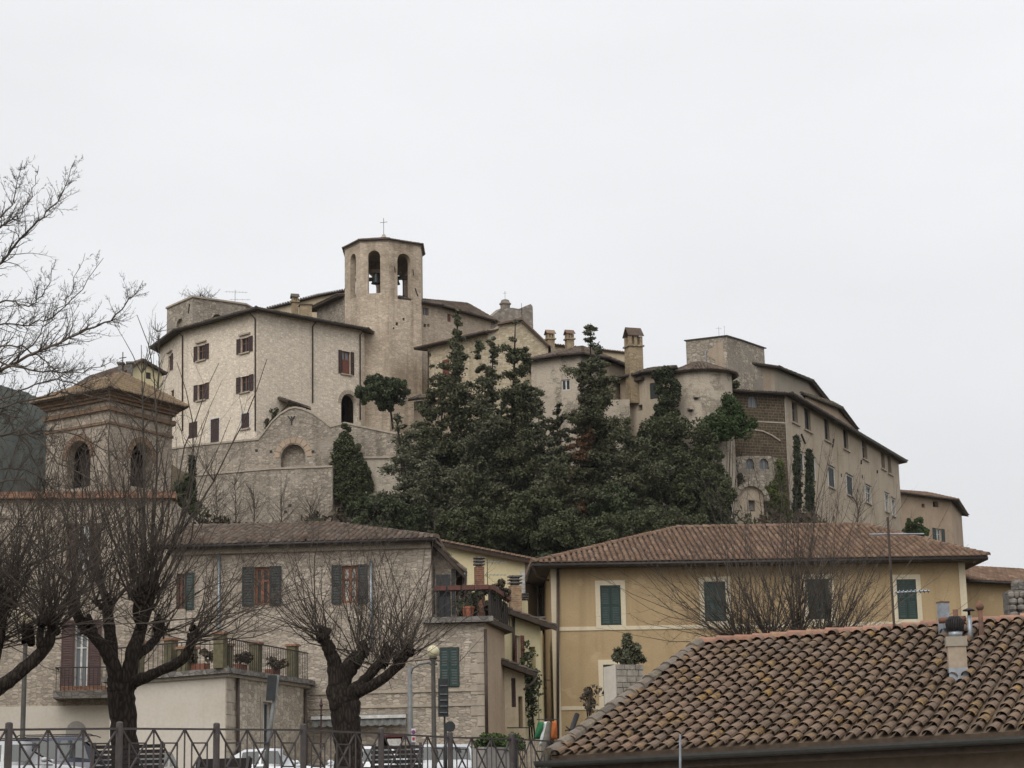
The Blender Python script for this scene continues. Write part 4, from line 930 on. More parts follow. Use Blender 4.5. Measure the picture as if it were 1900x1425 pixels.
# ================================================================== the lower town
# ------------------------------------------------------------------ church tower on the left
def church():
    D = 90; z = P(203, 727, D).z; q = [flat(lvl(x, y, z)) for x, y in ((88, 749), (203, 727), (320, 757))]
    c = (q[0] + q[2]) / 2 + Vector((.3, 1.2, 0)); pts = q + [2 * c - q[1]]; zb = 1
    t = thing('church_campanile', 'square belfry with brick cornices and mossy pyramid roof behind bare trees', 'bell tower', at(c, zb))
    F, G = Fac(q[0], q[1]), Fac(q[1], q[2])
    rectwall(t, F, zb, z, 'belfry_stone', [W(124, 818, 168, 905, 'hole_', arch=True, d=.6)]); rectwall(t, G, zb, z, 'belfry_stone', [W(242, 822, 282, 905, 'hole_', arch=True, d=.6)])
    backwalls(t, [q[2], pts[3], q[0]], zb, z, 'belfry_stone')
    for F_, (x0, y0, x1, y1) in ((F, (124, 818, 168, 905)), (G, (242, 822, 282, 905))):
        for v in arch_ring(F_, x0, x1, y0, y1, .3, .06, 9): part('voussoir', v, M_['belfry_brick'], t)
    # cornice in three brick steps, string course and ledge
    for o, zz, h in ((.16, z - .40, .13), (.28, z - .265, .13), (.42, z - .13, .128)):
        E = offset(pts, o); part('cornice', MB().prism([at(p, zz) for p in E], (0, 0, h)), M_['belfry_brick'], t)
    zs = F.uv(203, 757)[1]; part('string_course', MB().prism([at(p, zs - .1) for p in offset(pts, .16)], (0, 0, .2)), M_['belfry_brick'], t)
    zs = F.uv(203, 783)[1]; part('string_course', MB().prism([at(p, zs - .06) for p in offset(pts, .07)], (0, 0, .12)), M_['belfry_brick'], t)
    zs = F.uv(200, 920)[1]; part('ledge', MB().prism([at(p, zs - .15) for p in offset(pts, .3)], (0, 0, .35)), M_['belfry_brick'], t)
    E = offset(pts, .62); ap = at(c, P(205, 687, 93.5).z)
    for i in range(4): tiled(t, at(E[i], z), at(E[(i + 1) % 4], z), ap, ap, 'church_tile', .22, .4, thick=.08); ridge_line(t, at(E[i], z + .03), ap, 'church_tile', .12)
    cross('church_cross', 'iron cross on the pyramid roof of the left belfry', ap, 1.1, .34, .025)
    p = G.pt(*G.uv(248, 900), -.9); bell(p, .5, 'belfry_bell', 'dark bell in the right arch of the left belfry', 1.0)
    # yellow house with chimneys peeping out behind
    F = Fac(P(222, 720, 118), P(300, 720, 120)); h = thing('yellow_gable_house', 'pale yellow gabled house peeping out between belfry and white house', 'house', F.pt(0, 8))
    lp = [F.uv(*p) for p in ((222, 820), (222, 692), (262, 669), (300, 690), (300, 820))]; part('wall', MB().prism([F.pt(*a) for a in lp], -F.n * 6), M_['yellow_plaster'], h)
    for a, b_ in (((217, 697), (262, 668)), ((262, 668), (306, 694))):
        A, B = F.pt(*F.uv(*a), .3), F.pt(*F.uv(*b_), .3); lo_, hi = (A, B) if A.z < B.z else (B, A); tiled(h, lo_, lo_ - F.n * 6.5, hi - F.n * 6.5, hi, 'tile_dark', thick=.1)
    p = F.uv(275, 697); part('window', MB().fbox(F, p[0] - .16, p[1] - .2, p[0] + .16, p[1] + .2, -.05, .01), M_['under_roof'], h)
    for x, y0, lab in ((224, 668, 'left one of the two dark chimneys behind the left belfry'), (241, 667, 'right one of the two dark chimneys behind the left belfry')):
        p = P(x, 690, 117); chimney('dark_chimney', lab, p, .3, .3, p.z - 1, P(x, y0 + 8, 117).z, 0, 'dark_stone', 'flat', 'chimneys behind the left belfry', 'dark_stone')
church()
# ------------------------------------------------------------------ house below the belfry
z = P(200, 925, 84).z; A = Fac(P(-70, 925, 83.5), P(318, 925, 84.5))
lh = thing('stone_townhouse', 'tall stone house with long red-brown shutters behind the left bare trees', 'house', A.pt(A.L / 2, 1.5))
brn = dict(sm='shutter_maroon', fm='frame_white', louvre=True)
rectwall(lh, A, 1, z, 'house_stone', [W(145, 972, 165, 1056, 'open', gm='glass_pale', lw=.48, **brn), W(138, 1152, 163, 1286, 'open', gm='glass_pale', lw=.55, **brn)])
backwalls(lh, [A.B, A.B + Vector((0, 9, 0)), A.A + Vector((0, 9, 0)), A.A], 1, z, 'house_stone')
part('cornice', MB().fbox(A, -.2, z, A.L + .2, z + .28, -.6, .35), M_['brick'], lh)
part('flat_roof', MB().face(at(A.A, z), at(A.B, z), at(A.B + Vector((0, 9, 0)), z), at(A.A + Vector((0, 9, 0)), z)), M_['concrete'], lh)
u0, z0, u1, z1 = A.rect(104, 1284, 212, 1298); bl = part('balcony', MB().fbox(A, u0, z0, u1, z1, 0, 1.1), M_['dark_stone'], lh)
mb = MB(); hh = z1 + .95
for k in range(14): u = u0 + .1 + (u1 - u0 - .2) * k / 13; part('baluster', MB().tube([A.pt(u, z1, 1.02), A.pt(u, hh, 1.02)], .014, 5), M_['iron'], bl)
part('handrail', MB().bar(A.pt(u0 + .06, hh, 1.02), A.pt(u1 - .06, hh, 1.02), .05).bar(A.pt(u0 + .07, hh, 1.0), A.pt(u0 + .07, hh, .02), .05), M_['iron'], bl)
part('planter', MB().fbox(A, u0 + .3, z1 + .001, u1 - .3, z1 + .2, .7, .92), M_['brick'], bl)
part('plinth_render', MB().fbox(A, A.uv(-60, 1310)[0], 1, A.L - .02, A.uv(100, 1310)[1], 0, .03), M_['pale_plaster'], lh)
u0, z0, u1, z1 = A.rect(122, 1338, 160, 1400); lp = win_loop(u0, z0, u1, z1, True); part('cellar_arch', MB().prism([A.pt(u, zz, .03) for u, zz in lp], A.n * .03), M_['concrete'], lh)

# ------------------------------------------------------------------ stone house with orange window frames
D = 74; zE = P(318, 1017, D).z; a0 = flat(lvl(318, 1017, zE)); a1 = flat(lvl(798, 1003, zE)); t0 = (a1 - a0).normalized()
F3 = Fac(a0, a0 + t0 * 12.0); uR = F3.uv(901, 1250)[0]; uT = F3.uv(800, 1050)[0]; zT = F3.uv(850, 1157)[1]; F3.L = uR
sh3 = thing('stone_house', 'stone house with dark shutters, orange window frames and a planted roof terrace', 'house', F3.pt(uR / 2, 1.5))
og = dict(sm='shutter_dark', fm='frame_orange', louvre=True, fw=.1)
face(sh3, F3, [(0, 1), (uR, 1), (uR, zT), (uT, zT), (uT, zE), (0, zE)], 'house_stone',
     [W(472, 1052, 500, 1123, 'open', lw=.46, **og), W(634, 1049, 664, 1119, 'open', lw=.38, gm='curtain', **og), W(327, 1064, 343, 1130, 'open', lw=.36, sm='shutter_green', fm='frame_brown', sides='R'),
      W(816, 1201, 852, 1275, 'closed', sm='shutter_green', so=.015), W(705, 1364, 746, 1480, 'dark', d=.8)])
sideB = flat(lvl(936, 1178, F3.pt(uR, F3.uv(901, 1160)[1]).z)); S3 = Fac(F3.pt(uR, 0), sideB)
rectwall(sh3, S3, 1, zT, 'pink_plaster'); U3 = Fac(F3.pt(uT, 0), F3.pt(uT, 0) + Vector((1.1, 9, 0))); 
rectwall(sh3, U3, zT, zE, 'house_stone', [])
bk = Vector((.3, 9.5, 0)); backwalls(sh3, [sideB, F3.pt(uR, 0) + bk, flat(F3.A) + bk, F3.A], 1, zT, 'house_stone'); backwalls(sh3, [F3.pt(uT, 0) + bk, flat(F3.A) + bk, F3.A], zT, zE, 'house_stone')
part('terrace_floor', MB().prism([at(F3.pt(uT + .02, 0), zT), at(F3.pt(uR + .15, 0) + F3.n * .35, zT), at(sideB + S3.n * .35, zT), at(sideB + Vector((-1, 4, 0)), zT), at(F3.pt(uT, 0) + Vector((1, 8, 0)), zT)], (0, 0, .2)), M_['eave_wood'], sh3)
part('terrace_edge', MB().fbox(F3, uT - .3, zT + .02, uR + .34, zT + .22, .02, .36), M_['dark_stone'], sh3)
# string courses, corner stones
for y in (1284, 1311): z_ = F3.uv(700, y)[1]; part('string_course', MB().fbox(F3, F3.uv(575, y)[0], z_ - .05, uR + .03, z_ + .05, 0, .05), M_['stone_trim'], sh3)
for k in range(17):
    z_ = 1.5 + k * .38; w_ = .55 if k % 2 else .32
    if z_ + .36 < zT: part('quoin', MB().fbox(F3, uR - w_, z_, uR + .025, z_ + .35, -.02, .03), M_['stone_trim'], sh3)
pipe(sh3, F3, 407, 1030, 1260, mat='zinc'); pipe(sh3, F3, 901, 1168, 1400, .06, o=.07, x1=904); pipe(sh3, F3, 689, 1040, 1210, mat='zinc')
# roof
eA, eB = F3.pt(-.6, zE + .02, .55), F3.pt(uT + .25, zE + .02, .55); zR = P(615, 976, 79.5).z
rA, rB = at(F3.pt(-.5, 0, -5.2), zR), at(flat(P(615, 976, 79.3)), zR)
tiled(sh3, eA, eB, rB, rA, 'tile_dark', .23, .4); gutter(sh3, eA, eB, .07)
ridge_line(sh3, rA, rB, 'tile_dark'); ridge_line(sh3, eB, rB, 'tile_dark'); ridge_line(sh3, F3.pt(F3.uv(573, 1003)[0], zE + .1, .5), rB, 'tile_dark', .12)
eC = at(flat(eB) + bk, zE); tiled(sh3, eB, eC, rB, rB, 'tile_dark'); tiled(sh3, eC, at(flat(eA) + bk, zE), rA, rB, 'tile_dark')
part('cornice', MB().fbox(F3, 0, zE - .28, uT, zE - .05, 0, .16), M_['stone_trim'], sh3)
# verge of the side roof with its dark underside
q = [P(797, 996, 73.2), P(861, 1062, 73.6)]; vv = Vector((-.2, 5.5, 0)); tiled(sh3, q[1], q[1] + vv, q[0] + vv + Z * .4, q[0], 'tile_dark', thick=.12); gutter(sh3, q[1], q[1] + vv, .06, 'zinc')
part('verge_board', MB().box(q[0] - Z * .2, q[1] - q[0], Z * .18, Vector((.02, .06, 0))), M_['eave_wood'], sh3)
# upper wall beneath that roof, with the terrace doors
U = Fac(F3.pt(uT, 0) + Vector((0, .6, 0)), F3.pt(uT + 1.05, 0) + Vector((0, .6, 0)))
lp = [U.uv(*p) for p in ((801, 1152), (801, 1000), (846, 1050), (846, 1152))]
part('gable_wall', MB().poly([[U.pt(*a) for a in lp]]), M_['house_stone'], sh3)
for x0, x1 in ((800, 807), (838, 845)):
    r = U.rect(x0, 1056, x1, 1140); m_ = MB(); leaf(m_, U, r[0], r[2], r[1], r[3], .04); part('shutter', m_, M_['shutter_dark'], sh3)
r = U.rect(810, 1066, 836, 1146); part('terrace_door', MB().fbox(U, r[0], r[1], r[2], r[3], -.02, .03), M_['glass'], sh3)
# awning over the shop
u0, z0, u1, z1 = F3.rect(583, 1329, 757, 1335); aw = thing('shop_awning', 'rolled grey awning with a white bar and scalloped edge on the stone house', 'awning', F3.pt(u0, z0))
part('bar', MB().fbox(F3, u0, z0, u1, z1, .5, .66), M_['frame_white'], aw); part('cassette', MB().fbox(F3, u0 + .05, z0 - .02, u1 - .05, z1 + .06, .02, .3), M_['frame_grey'], aw)
rows = [[], []]
for k in range(60):
    u = u0 + (u1 - u0) * k / 59; rows[0].append(F3.pt(u, z0, .58 + .015 * math.sin(k * 1.3))); rows[1].append(F3.pt(u, z0 - .22 - .05 * abs(math.sin(k * math.pi / 5)), .6 + .03 * math.sin(k * 1.3)))
part('valance', MB().grid(rows), simple('awning_cloth', (.20, .20, .19), .9, scale=8), aw)
u0, z0, u1, z1 = F3.rect(704, 1364, 748, 1368); part('shop_fascia', MB().fbox(F3, u0, z0, u1, z1, .02, .12), simple('fascia_red', (.18, .04, .035), .6), sh3)
u0, z0, u1, z1 = F3.rect(720, 1371, 745, 1394); nb = tag(part('notice_board', MB().fbox(F3, u0, z0, u1, z1, .14, .17), M_['frame_white']), 'white notice board with grey lines by the shop door', 'sign')
# roof-terrace railing, planters
def terrace_rail():
    zt = zT + .22; c0, c1 = F3.pt(uT + .1, zt, .25), F3.pt(uR + .22, zt, .25); c2 = at(sideB + S3.n * .2, zt)
    t = thing('terrace_railing', 'dark railing with red planter boxes round the roof terrace', 'railing', c1)
    for a, b_, n in ((c0, c1, 9), (c1, c2, 10)):
        for k in range(n + 1):
            if k == 0 and a is c1: continue
            p = a.lerp(b_, k / n); part('baluster', MB().tube([p, p + Z * .95], .018, 5), M_['iron'], t)
        part('top_rail', MB().bar(a + Z * .95, b_ + Z * .95, .06, .04), M_['iron'], t)
        for k in range(4):
            p, q_ = a.lerp(b_, (k + .06) / 4), a.lerp(b_, (k + .94) / 4); part('planter_box', MB().bar(p + Z * 1.06, q_ + Z * 1.06, .22, .17), simple('planter_red', (.12, .048, .038), .8), t)
    part('side_screen', MB().box(c1 + Z * .05 + S3.n * -.06, c2 - c1, Z * .82, S3.n * .015), M_['iron'], t)
    p = F3.pt(uR - .6, zt, .02); pot = thing('terracotta_pot', 'orange flower pot at the front edge of the roof terrace', 'pot', p)
    part('pot', MB().lathe(p, [(.17, 0), (.24, .32), (.26, .32), (.26, .38), (.2, .38)], 14), simple('terracotta', (.38, .13, .07), .8), pot)
    for (px, py, D_, n, rad, mt, nm, lab) in ((853, 1104, 74.5, 10, .2, 'brush', 'balcony_shrub', 'reddish brown bare shrub on the roof terrace'), (903, 1098, 74.3, 8, .18, 'vine', 'balcony_shrub', 'bright green shrub at the corner of the roof terrace'),
                                       (872, 1125, 73.6, 12, .2, 'broadleaf', 'trailing_plant', 'dark trailing plant hanging inside the terrace railing'), (926, 1096, 75.8, 6, .16, 'brush', 'balcony_shrub', 'pinkish shrub on the far side of the roof terrace')):
        c = P(px, py, D_); cs = [c + Vector((random.gauss(0, .24), random.gauss(0, .2), random.gauss(0, .18))) for _ in range(n)]
        V, f = cards(clumps(cs, [rad] * n, 80, .08), .085, 1.6); s = thing(nm, lab, 'plant', (c.x, c.y, zt)); apart('foliage', V, f, M_[mt], s)
        mb = MB(); [mb.tube([(c.x, c.y, zt), q_], [.02, .006], 4) for q_ in cs[:6]]; part('stem', mb, M_['bark'], s)
terrace_rail()
p = P(890, 1110, 76); chimney('brick_chimney', 'tall red brick chimney with dark ring cowl on the roof terrace', p, .36, .36, zT, P(890, 1052, 76).z, .1, 'brick', 'rings', h2=.36)
antenna('tv_aerial', 'aerial with thin booms beside the red brick chimney', P(905, 1100, 77), 1.3, [(1.2, 0, .7, .3, 5, .3), (.7, -.1, .75, .2, 6, .25)], .016)

# ------------------------------------------------------------------ annex with terrace in front of the stone house
D = 66; zA = P(420, 1250, D).z; q = [flat(lvl(x, y, zA)) for x, y in ((205, 1266), (420, 1250), (566, 1271))]
an = thing('terrace_annex', 'low annex of pale plaster and rubble stone with a railed terrace on top', 'house', at(q[1], 1.5)); A, B = Fac(q[0], q[1]), Fac(q[1], q[2])
rectwall(an, A, 1, zA, 'pale_plaster'); rectwall(an, B, 1, zA, 'annex_stone', [W(486, 1303, 505, 1440, 'glass', fm='frame_white', gm='glass', fw=.05, sur='stone_trim', sw=.16, sb=False)])
for k in range(12): part('quoin', MB().fbox(B, -.02, 1.6 + k * .4, (.75 if k % 2 else .45), 1.6 + k * .4 + .38, -.02, .025), M_['stone_trim'], an)
backwalls(an, [q[2], q[2] + Vector((0, 1, 0)), q[0] + Vector((0, 6, 0)), q[0]], 1, zA, 'annex_stone')
E = offset(q + [q[2] + Vector((0, 1, 0)), q[0] + Vector((0, 6, 0))], .28); part('terrace_slab', MB().prism([at(p, zA) for p in E], (0, 0, .17)), M_['dark_stone'], an)
part('slab_moulding', MB().prism([at(p, zA - .1) for p in offset(q + [q[2] + Vector((0, 1, 0)), q[0] + Vector((0, 6, 0))], .12)], (0, 0, .097)), M_['stone_trim'], an)
pipe(an, B, 437, 1258, 1440, .06); pipe(an, B, 563, 1278, 1440, .06)
def annex_rail():
    zt = zA + .17; t = thing('iron_railing', 'thin iron railing between stone pillars on the annex terrace', 'railing', at(q[1], zt)); A_, B_ = Fac(E[0], E[1]), Fac(E[1], E[2])
    for F, n in ((A_, 26), (B_, 44)):
        for k in range(n + 1): u = .15 + (F.L - .3) * k / n; part('baluster', MB().tube([F.pt(u, zt, -.14), F.pt(u, zt + .95, -.14)], .011, 4), M_['iron'], t)
        part('handrail', MB().bar(F.pt(.1, zt + .96, -.14), F.pt(F.L - .1, zt + .96, -.14), .04), M_['iron'], t)
    for x, F in ((238, A_), (300, A_), (330, A_), (418, B_), (441, B_), (495, B_), (563, B_)):
        u = F.uv(x, 1240)[0]; u = min(max(u, .2), F.L - .2); h = random.uniform(.95, 1.2); c = F.pt(u, zt, -.42)
        p = thing('stone_planter', {238: 'mossy stone urn pillar at the left of the annex terrace', 300: 'mossy planter pillar with orange pot behind the big pollard limb', 330: 'reddish planter box on the annex terrace behind the tree', 418: 'mossy stone pillar at the corner of the annex terrace', 441: 'stubby mossy pillar right of the terrace corner', 495: 'mossy stone pillar in the middle of the annex railing', 563: 'mossy stone pillar at the right end of the annex railing'}[x], 'pillar', c, 'pillars on the annex terrace')
        s = .34 if x != 330 else .5; hh = h if x not in (330, 441) else .75
        part('shaft', MB().cbox(c, s, s, hh, math.atan2(F.t.y, F.t.x)), simple('mossy_stone', (.15, .125, .07), .95, c2=(.09, .085, .05)), p); part('cap', MB().cbox(c + Z * hh, s + .1, s + .1, .08, math.atan2(F.t.y, F.t.x)), M_['brick'], p)
    for x, F, lab in ((350, A_, 'dry brown plant in a pot behind the annex railing'), (470, B_, 'drooping brown plant in a trough behind the annex railing'), (530, B_, 'low plant trough at the right of the annex railing')):
        u = F.uv(x, 1240)[0]; c = F.pt(min(max(u, .3), F.L - .3), zt, -.5); s = thing('planter_trough', lab, 'planter')
        s.location = c; part('trough', MB().cbox(c, .7, .28, .24, math.atan2(F.t.y, F.t.x)), simple('terracotta_dull', (.22, .09, .055), .85), s)
        V, f = cards(clumps([c + Vector((random.gauss(0, .22), random.gauss(0, .1), .38 + random.uniform(0, .25))) for _ in range(6)], [.16] * 6, 45, .08), .09, 2.0); apart('foliage', V, f, M_['brush'], s)
annex_rail()

# ------------------------------------------------------------------ yellow houses in the alley
F = Fac(P(805, 1100, 87), P(974, 1100, 88)); t = thing('yellow_gable_wall', 'pale yellow house with a long slanting red tile edge behind the brick chimney', 'house', F.pt(0, 2))
a, b_, c_ = F.uv(815, 1010), F.uv(974, 1041), F.uv(974, 1400); part('wall', MB().prism([F.pt(u, z_) for u, z_ in ((F.uv(805, 1010)[0], 2), (c_[0], 2), b_, a, (F.uv(805, 1010)[0], a[1] - .1))], -F.n * 7), M_['yellow_plaster'], t)
a, b_ = F.pt(*F.uv(812, 1007), .4), F.pt(*F.uv(990, 1042), .4); tiled(t, a, b_, b_ - F.n * 6 + Z * 1.0, a - F.n * 6 + Z * 1.0, 'tile_red', thick=.16)
for k in range(11):
    z_ = F.uv(974, 1150)[1] + k * .17 * 1.15; part('quoin', MB().fbox(F, F.L - (.3 if k % 2 else .18), z_, F.L + .01, z_ + .18, -.02, .04), M_['frame_white'], t)
G = Fac(P(974, 1100, 88), P(1046, 1100, 93)); t = thing('beige_alley_house', 'beige house with a small balcony squeezed between yellow and ochre houses', 'house', G.pt(0, 2))
rectwall(t, G, 2, G.uv(990, 1040)[1], 'grey_plaster', [W(998, 1085, 1006, 1140, 'glass', fm='frame_white', gm='glass_pale', sur='frame_white', sw=.1)])
u0, z0, u1, z1 = G.rect(985, 1150, 1030, 1154); bl = part('balcony', MB().fbox(G, u0, z0, u1, z1, 0, .9), M_['concrete'], t)
for k in range(9): u = u0 + .1 + (u1 - u0 - .2) * k / 8; part('baluster', MB().tube([G.pt(u, z1, .85), G.pt(u, z1 + .9, .85)], .02, 4), M_['iron'], bl)
part('handrail', MB().bar(G.pt(u0, z1 + .9, .85), G.pt(u1, z1 + .9, .85), .05), M_['iron'], bl)
# narrow yellow house with a sloping verge
A = Fac(P(908, 1200, 79), P(1003, 1200, 80.2)); z6 = A.uv(956, 1142)[1]
t = thing('yellow_alley_house', 'narrow pale yellow house with brown shutters and a sloping tile edge in the alley', 'house', A.pt(0, 2))
ta, tb = A.uv(908, 1122), A.uv(1003, 1160)
face(t, A, [(0, 1.5), (A.L, 1.5), (A.L, tb[1]), (0, ta[1])], 'yellow_plaster', [W(958, 1180, 965, 1232, 'open', sm='shutter_red', fm='frame_white', lw=.17, gm='glass_pale'), W(984, 1200, 994, 1262, 'glass', fm='frame_white', d=.4), W(960, 1290, 970, 1352, 'dark', d=.5)])
backwalls(t, [A.B, A.B + Vector((.2, 5, 0)), A.A + Vector((0, 5, 0)), A.A], 1.5, tb[1], 'yellow_plaster')
a, b_ = A.pt(ta[0] - .3, ta[1] + .05, .5), A.pt(tb[0] + .4, tb[1] - .05, .5); tiled(t, b_, b_ - A.n * 5.5, a - A.n * 5.5, a, 'tile_dark', thick=.12); gutter(t, b_, b_ - A.n * 5.5, .06)
part('verge_board', MB().box(a - Z * .2, b_ - a, Z * .17, A.n * .05), M_['eave_wood'], t)
pipe(t, A, 951, 1146, 1225); part('string_course', MB().fbox(A, 0, A.uv(930, 1170)[1] - .03, A.uv(948, 1170)[0], A.uv(930, 1170)[1] + .03, 0, .03), M_['cream_trim'], t)
p = P(956, 1120, 80.8); chimney('brick_chimney', 'pale brick chimney with dark ring cowl on the yellow alley house', p, .44, .4, z6 - .6, P(956, 1087, 80.8).z, .3, 'brick_pale', 'rings', h2=.4)
p = P(971, 1125, 81.8); chimney('small_chimney', 'small pale chimney with a slatted cowl beside the pale brick one', p, .3, .3, z6 - .8, P(971, 1115, 81.8).z, .3, 'yellow_plaster', 'rings', h2=.28)
# lower lean-to part
A = Fac(P(905, 1300, 77), P(974, 1300, 77.6)); t = thing('lean_to_house', 'low cream lean-to with a sagging tile edge at the alley entrance', 'house', A.pt(0, 2)); ta, tb = A.uv(905, 1219), A.uv(974, 1248)
face(t, A, [(0, 1.5), (A.L, 1.5), (A.L, tb[1]), (0, ta[1])], 'cream_plaster', [W(949, 1258, 957, 1312, 'closed', sm='shutter_brown'), W(962, 1292, 970, 1350, 'dark', d=.4)])
a, b_ = A.pt(ta[0] - .2, ta[1] + .04, .55), A.pt(tb[0] + .25, tb[1] - .04, .55); tiled(t, b_, b_ - A.n * 2.2, a - A.n * 2.2, a, 'tile_dark', thick=.12); gutter(t, b_, b_ - A.n * 2.2, .055)
part('verge_board', MB().box(a - Z * .18, b_ - a, Z * .15, A.n * .04), M_['eave_wood'], t)
part('drainpipe', MB().tube([b_ - Z * .12, b_ - A.t * .12 - Z * .35, b_ - A.t * .55 - Z * .65], .045, 7), M_['pipe'], t, True)
part('iron_grille', MB().fbox(A, A.uv(975, 1330)[0] - .9, A.uv(960, 1352)[1], A.uv(975, 1330)[0], A.uv(960, 1350)[1], .3, .34), M_['iron'], t)
# alley: steps, railing, climbing plant
G = Fac(P(985, 1330, 84), P(1045, 1330, 85)); t = thing('alley_stair', 'dark stair flight with a rail leading up the alley', 'stairs', G.pt(0, 2))
for k in range(16): part('step', MB().fbox(G, G.uv(1004, 1300)[0], 1.8 + k * .2, G.L, 2.0 + k * .2, -.3 - k * .3, .0 - k * .3 + .02), M_['dark_stone'], t)
part('side_wall', MB().fbox(G, 0, 1.8, G.uv(1003, 1300)[0], G.uv(990, 1290)[1], -3, .1), M_['brown_plaster'], t)
part('handrail', MB().tube([G.pt(.4, G.uv(990, 1262)[1], .2), G.pt(G.L, G.uv(1030, 1262)[1], .1)], .02, 5), M_['zinc'], t)
ivy_on('climbing_plant', 'thin climbing plant on the corner of the yellow alley house', Fac(P(975, 1200, 79.3), P(1000, 1200, 79.6)), [(976, 1345), (972, 1180), (982, 1190), (986, 1240), (996, 1262), (984, 1345)], 40, 30, .10, .3, 'broadleaf', 'plant', .25)
c0, c1 = P(740, 1275, 70), P(1060, 1270, 70)

# ------------------------------------------------------------------ ochre house
D = 83; zO = P(1022, 1046, D).z; q = [flat(lvl(x, y, zO)) for x, y in ((1022, 1046), (1788, 1034))]; FO = Fac(*q); bk = Vector((FO.n.x * -11, FO.n.y * -11, 0))
oc = thing('ochre_house', 'long ochre house with green shutters, cream trim and a hipped tile roof', 'house', FO.pt(FO.L / 2, 1.5))
gs = dict(k='closed', sm='shutter_green', sur='cream_trim', sw=.2, so=-.04)
rectwall(oc, FO, 1, zO, 'ochre_plaster', [W(1114, 1086, 1152, 1160, **gs), W(1307, 1079, 1347, 1153, **gs), W(1499, 1074, 1539, 1149, **gs), W(1665, 1075, 1701, 1149, **gs), W(1120, 1233, 1154, 1318, **gs), W(1308, 1230, 1346, 1312, **gs)])
S = Fac(q[0], q[0] + bk); rectwall(oc, S, 1, zO, 'ochre_plaster'); backwalls(oc, [q[1], q[1] + bk, q[0] + bk], 1, zO, 'ochre_plaster')
for u0, u1 in ((-.02, .28), (FO.L - .26, FO.L + .02)): part('corner_pilaster', MB().fbox(FO, u0, 1, u1, zO - .02, -.02, .05), M_['cream_trim'], oc)
for y0, y1 in ((1161, 1168), (1308, 1315)):
    za, zb_ = FO.uv(1200, y0)[1], FO.uv(1200, y1)[1]; part('string_course', MB().fbox(FO, .29, zb_, FO.L - .27, za, 0, .035), M_['cream_trim'], oc)
pipe(oc, FO, 1035, 1050, 1400, .06, o=.1)
poly = q + [q[1] + bk, q[0] + bk]; E = offset(poly, .8); zr = P(1270, 979, D + 5.5).z; m0, m1 = (E[0] + E[3]) / 2, (E[1] + E[2]) / 2
r0 = at(m0 + (m1 - m0).normalized() * (FO.uv(1268, 980)[0] * (D + 5.5) / D + .8), zr); r1 = at(m0 + (m1 - m0).normalized() * ((FO.uv(1612, 980)[0]) * (D + 5.5) / D + .8), zr); eo = [at(p, zO - .05) for p in E]
tiled(oc, eo[0], eo[1], r1, r0, 'tile_red', .24, .40, seg=5, lift=.035); tiled(oc, eo[1], eo[2], r1, r1, 'tile_red', .24, .4); tiled(oc, eo[2], eo[3], r0, r1, 'tile_red', .24, .4); tiled(oc, eo[3], eo[0], r0, r0, 'tile_red', .24, .4)
for a, b_ in ((eo[0], r0), (eo[1], r1), (r0, r1)): ridge_line(oc, a, b_, 'tile_red', .13)
gutter(oc, eo[0], eo[1], .08, drop=.1); gutter(oc, eo[0], eo[3], .08, drop=.1)
part('soffit', MB().poly([[p - Z * .17 for p in eo]]), M_['eave_wood'], oc)
part('drainpipe', MB().tube([eo[0] - Z * .15, eo[0] + Vector((.2, .5, -.5)), at(q[0], zO - .7) - FO.t * .1], .05, 7), M_['pipe'], oc, True)
# lower wing on the right
F = Fac(P(1792, 1090, 87), P(1905, 1090, 88)); t = thing('ochre_wing', 'lower ochre wing with a tile roof at the right of the ochre house', 'house', F.pt(0, 1.5))
z8 = F.uv(1830, 1079)[1]; rectwall(t, F, 1, z8, 'ochre_plaster'); a, b_ = F.pt(-.2, z8, .5), F.pt(F.L + 2, z8 - .15, .5); tiled(t, a, b_, b_ - F.n * 4 + Z * 1.15, a - F.n * 4 + Z * 1.15, 'tile_red', .24); gutter(t, a, b_)
backwalls(t, [F.B, F.B - F.n * 7, F.A - F.n * 7], 1, z8, 'ochre_plaster')
def rubble_pier():
    t = thing('rubble_pier', 'rough rubble stone pier at the right edge in front of the ochre wing', 'pier', at(flat(P(1888, 1160, 60)), 1.7)); c = P(1890, 1160, 60); zb, zt = 1.7, P(1882, 1085, 60).z
    core = MB().cbox(at(flat(c) + Vector((.25, .5, 0)), zb), .9, .8, zt - zb - .15); part('core', core, M_['dark_stone'], t)
    rows = int((zt - zb) / .2)
    base = flat(c) + Vector((.25, .08, 0))
    for r_ in range(rows):
        wd = .5 if r_ > rows - 7 else .75; x = -wd
        while x < .75:
            w_ = random.uniform(.16, .32); h = .19; p = base + Vector((x + w_ / 2, random.uniform(-.06, .03), 0)); mb = MB(); n = 6
            mb.lathe(at(p, zb + r_ * .2), [(w_ * .35, 0), (w_ * .5, h * .3), (w_ * .48, h * .75), (w_ * .25, h)], 7); part('stone', mb, M_['rubble'], t); x += w_ * .92
    part('cap_stone', MB().lathe(at(base + Vector((-.1, .3, 0)), zt - .12), [(.2, 0), (.2, .22), (.12, .3)], 8), M_['dark_stone'], t)
M_['rubble'] = simple('rubble', (.24, .215, .19), .95, .1, var=.3, scale=3)
rubble_pier()

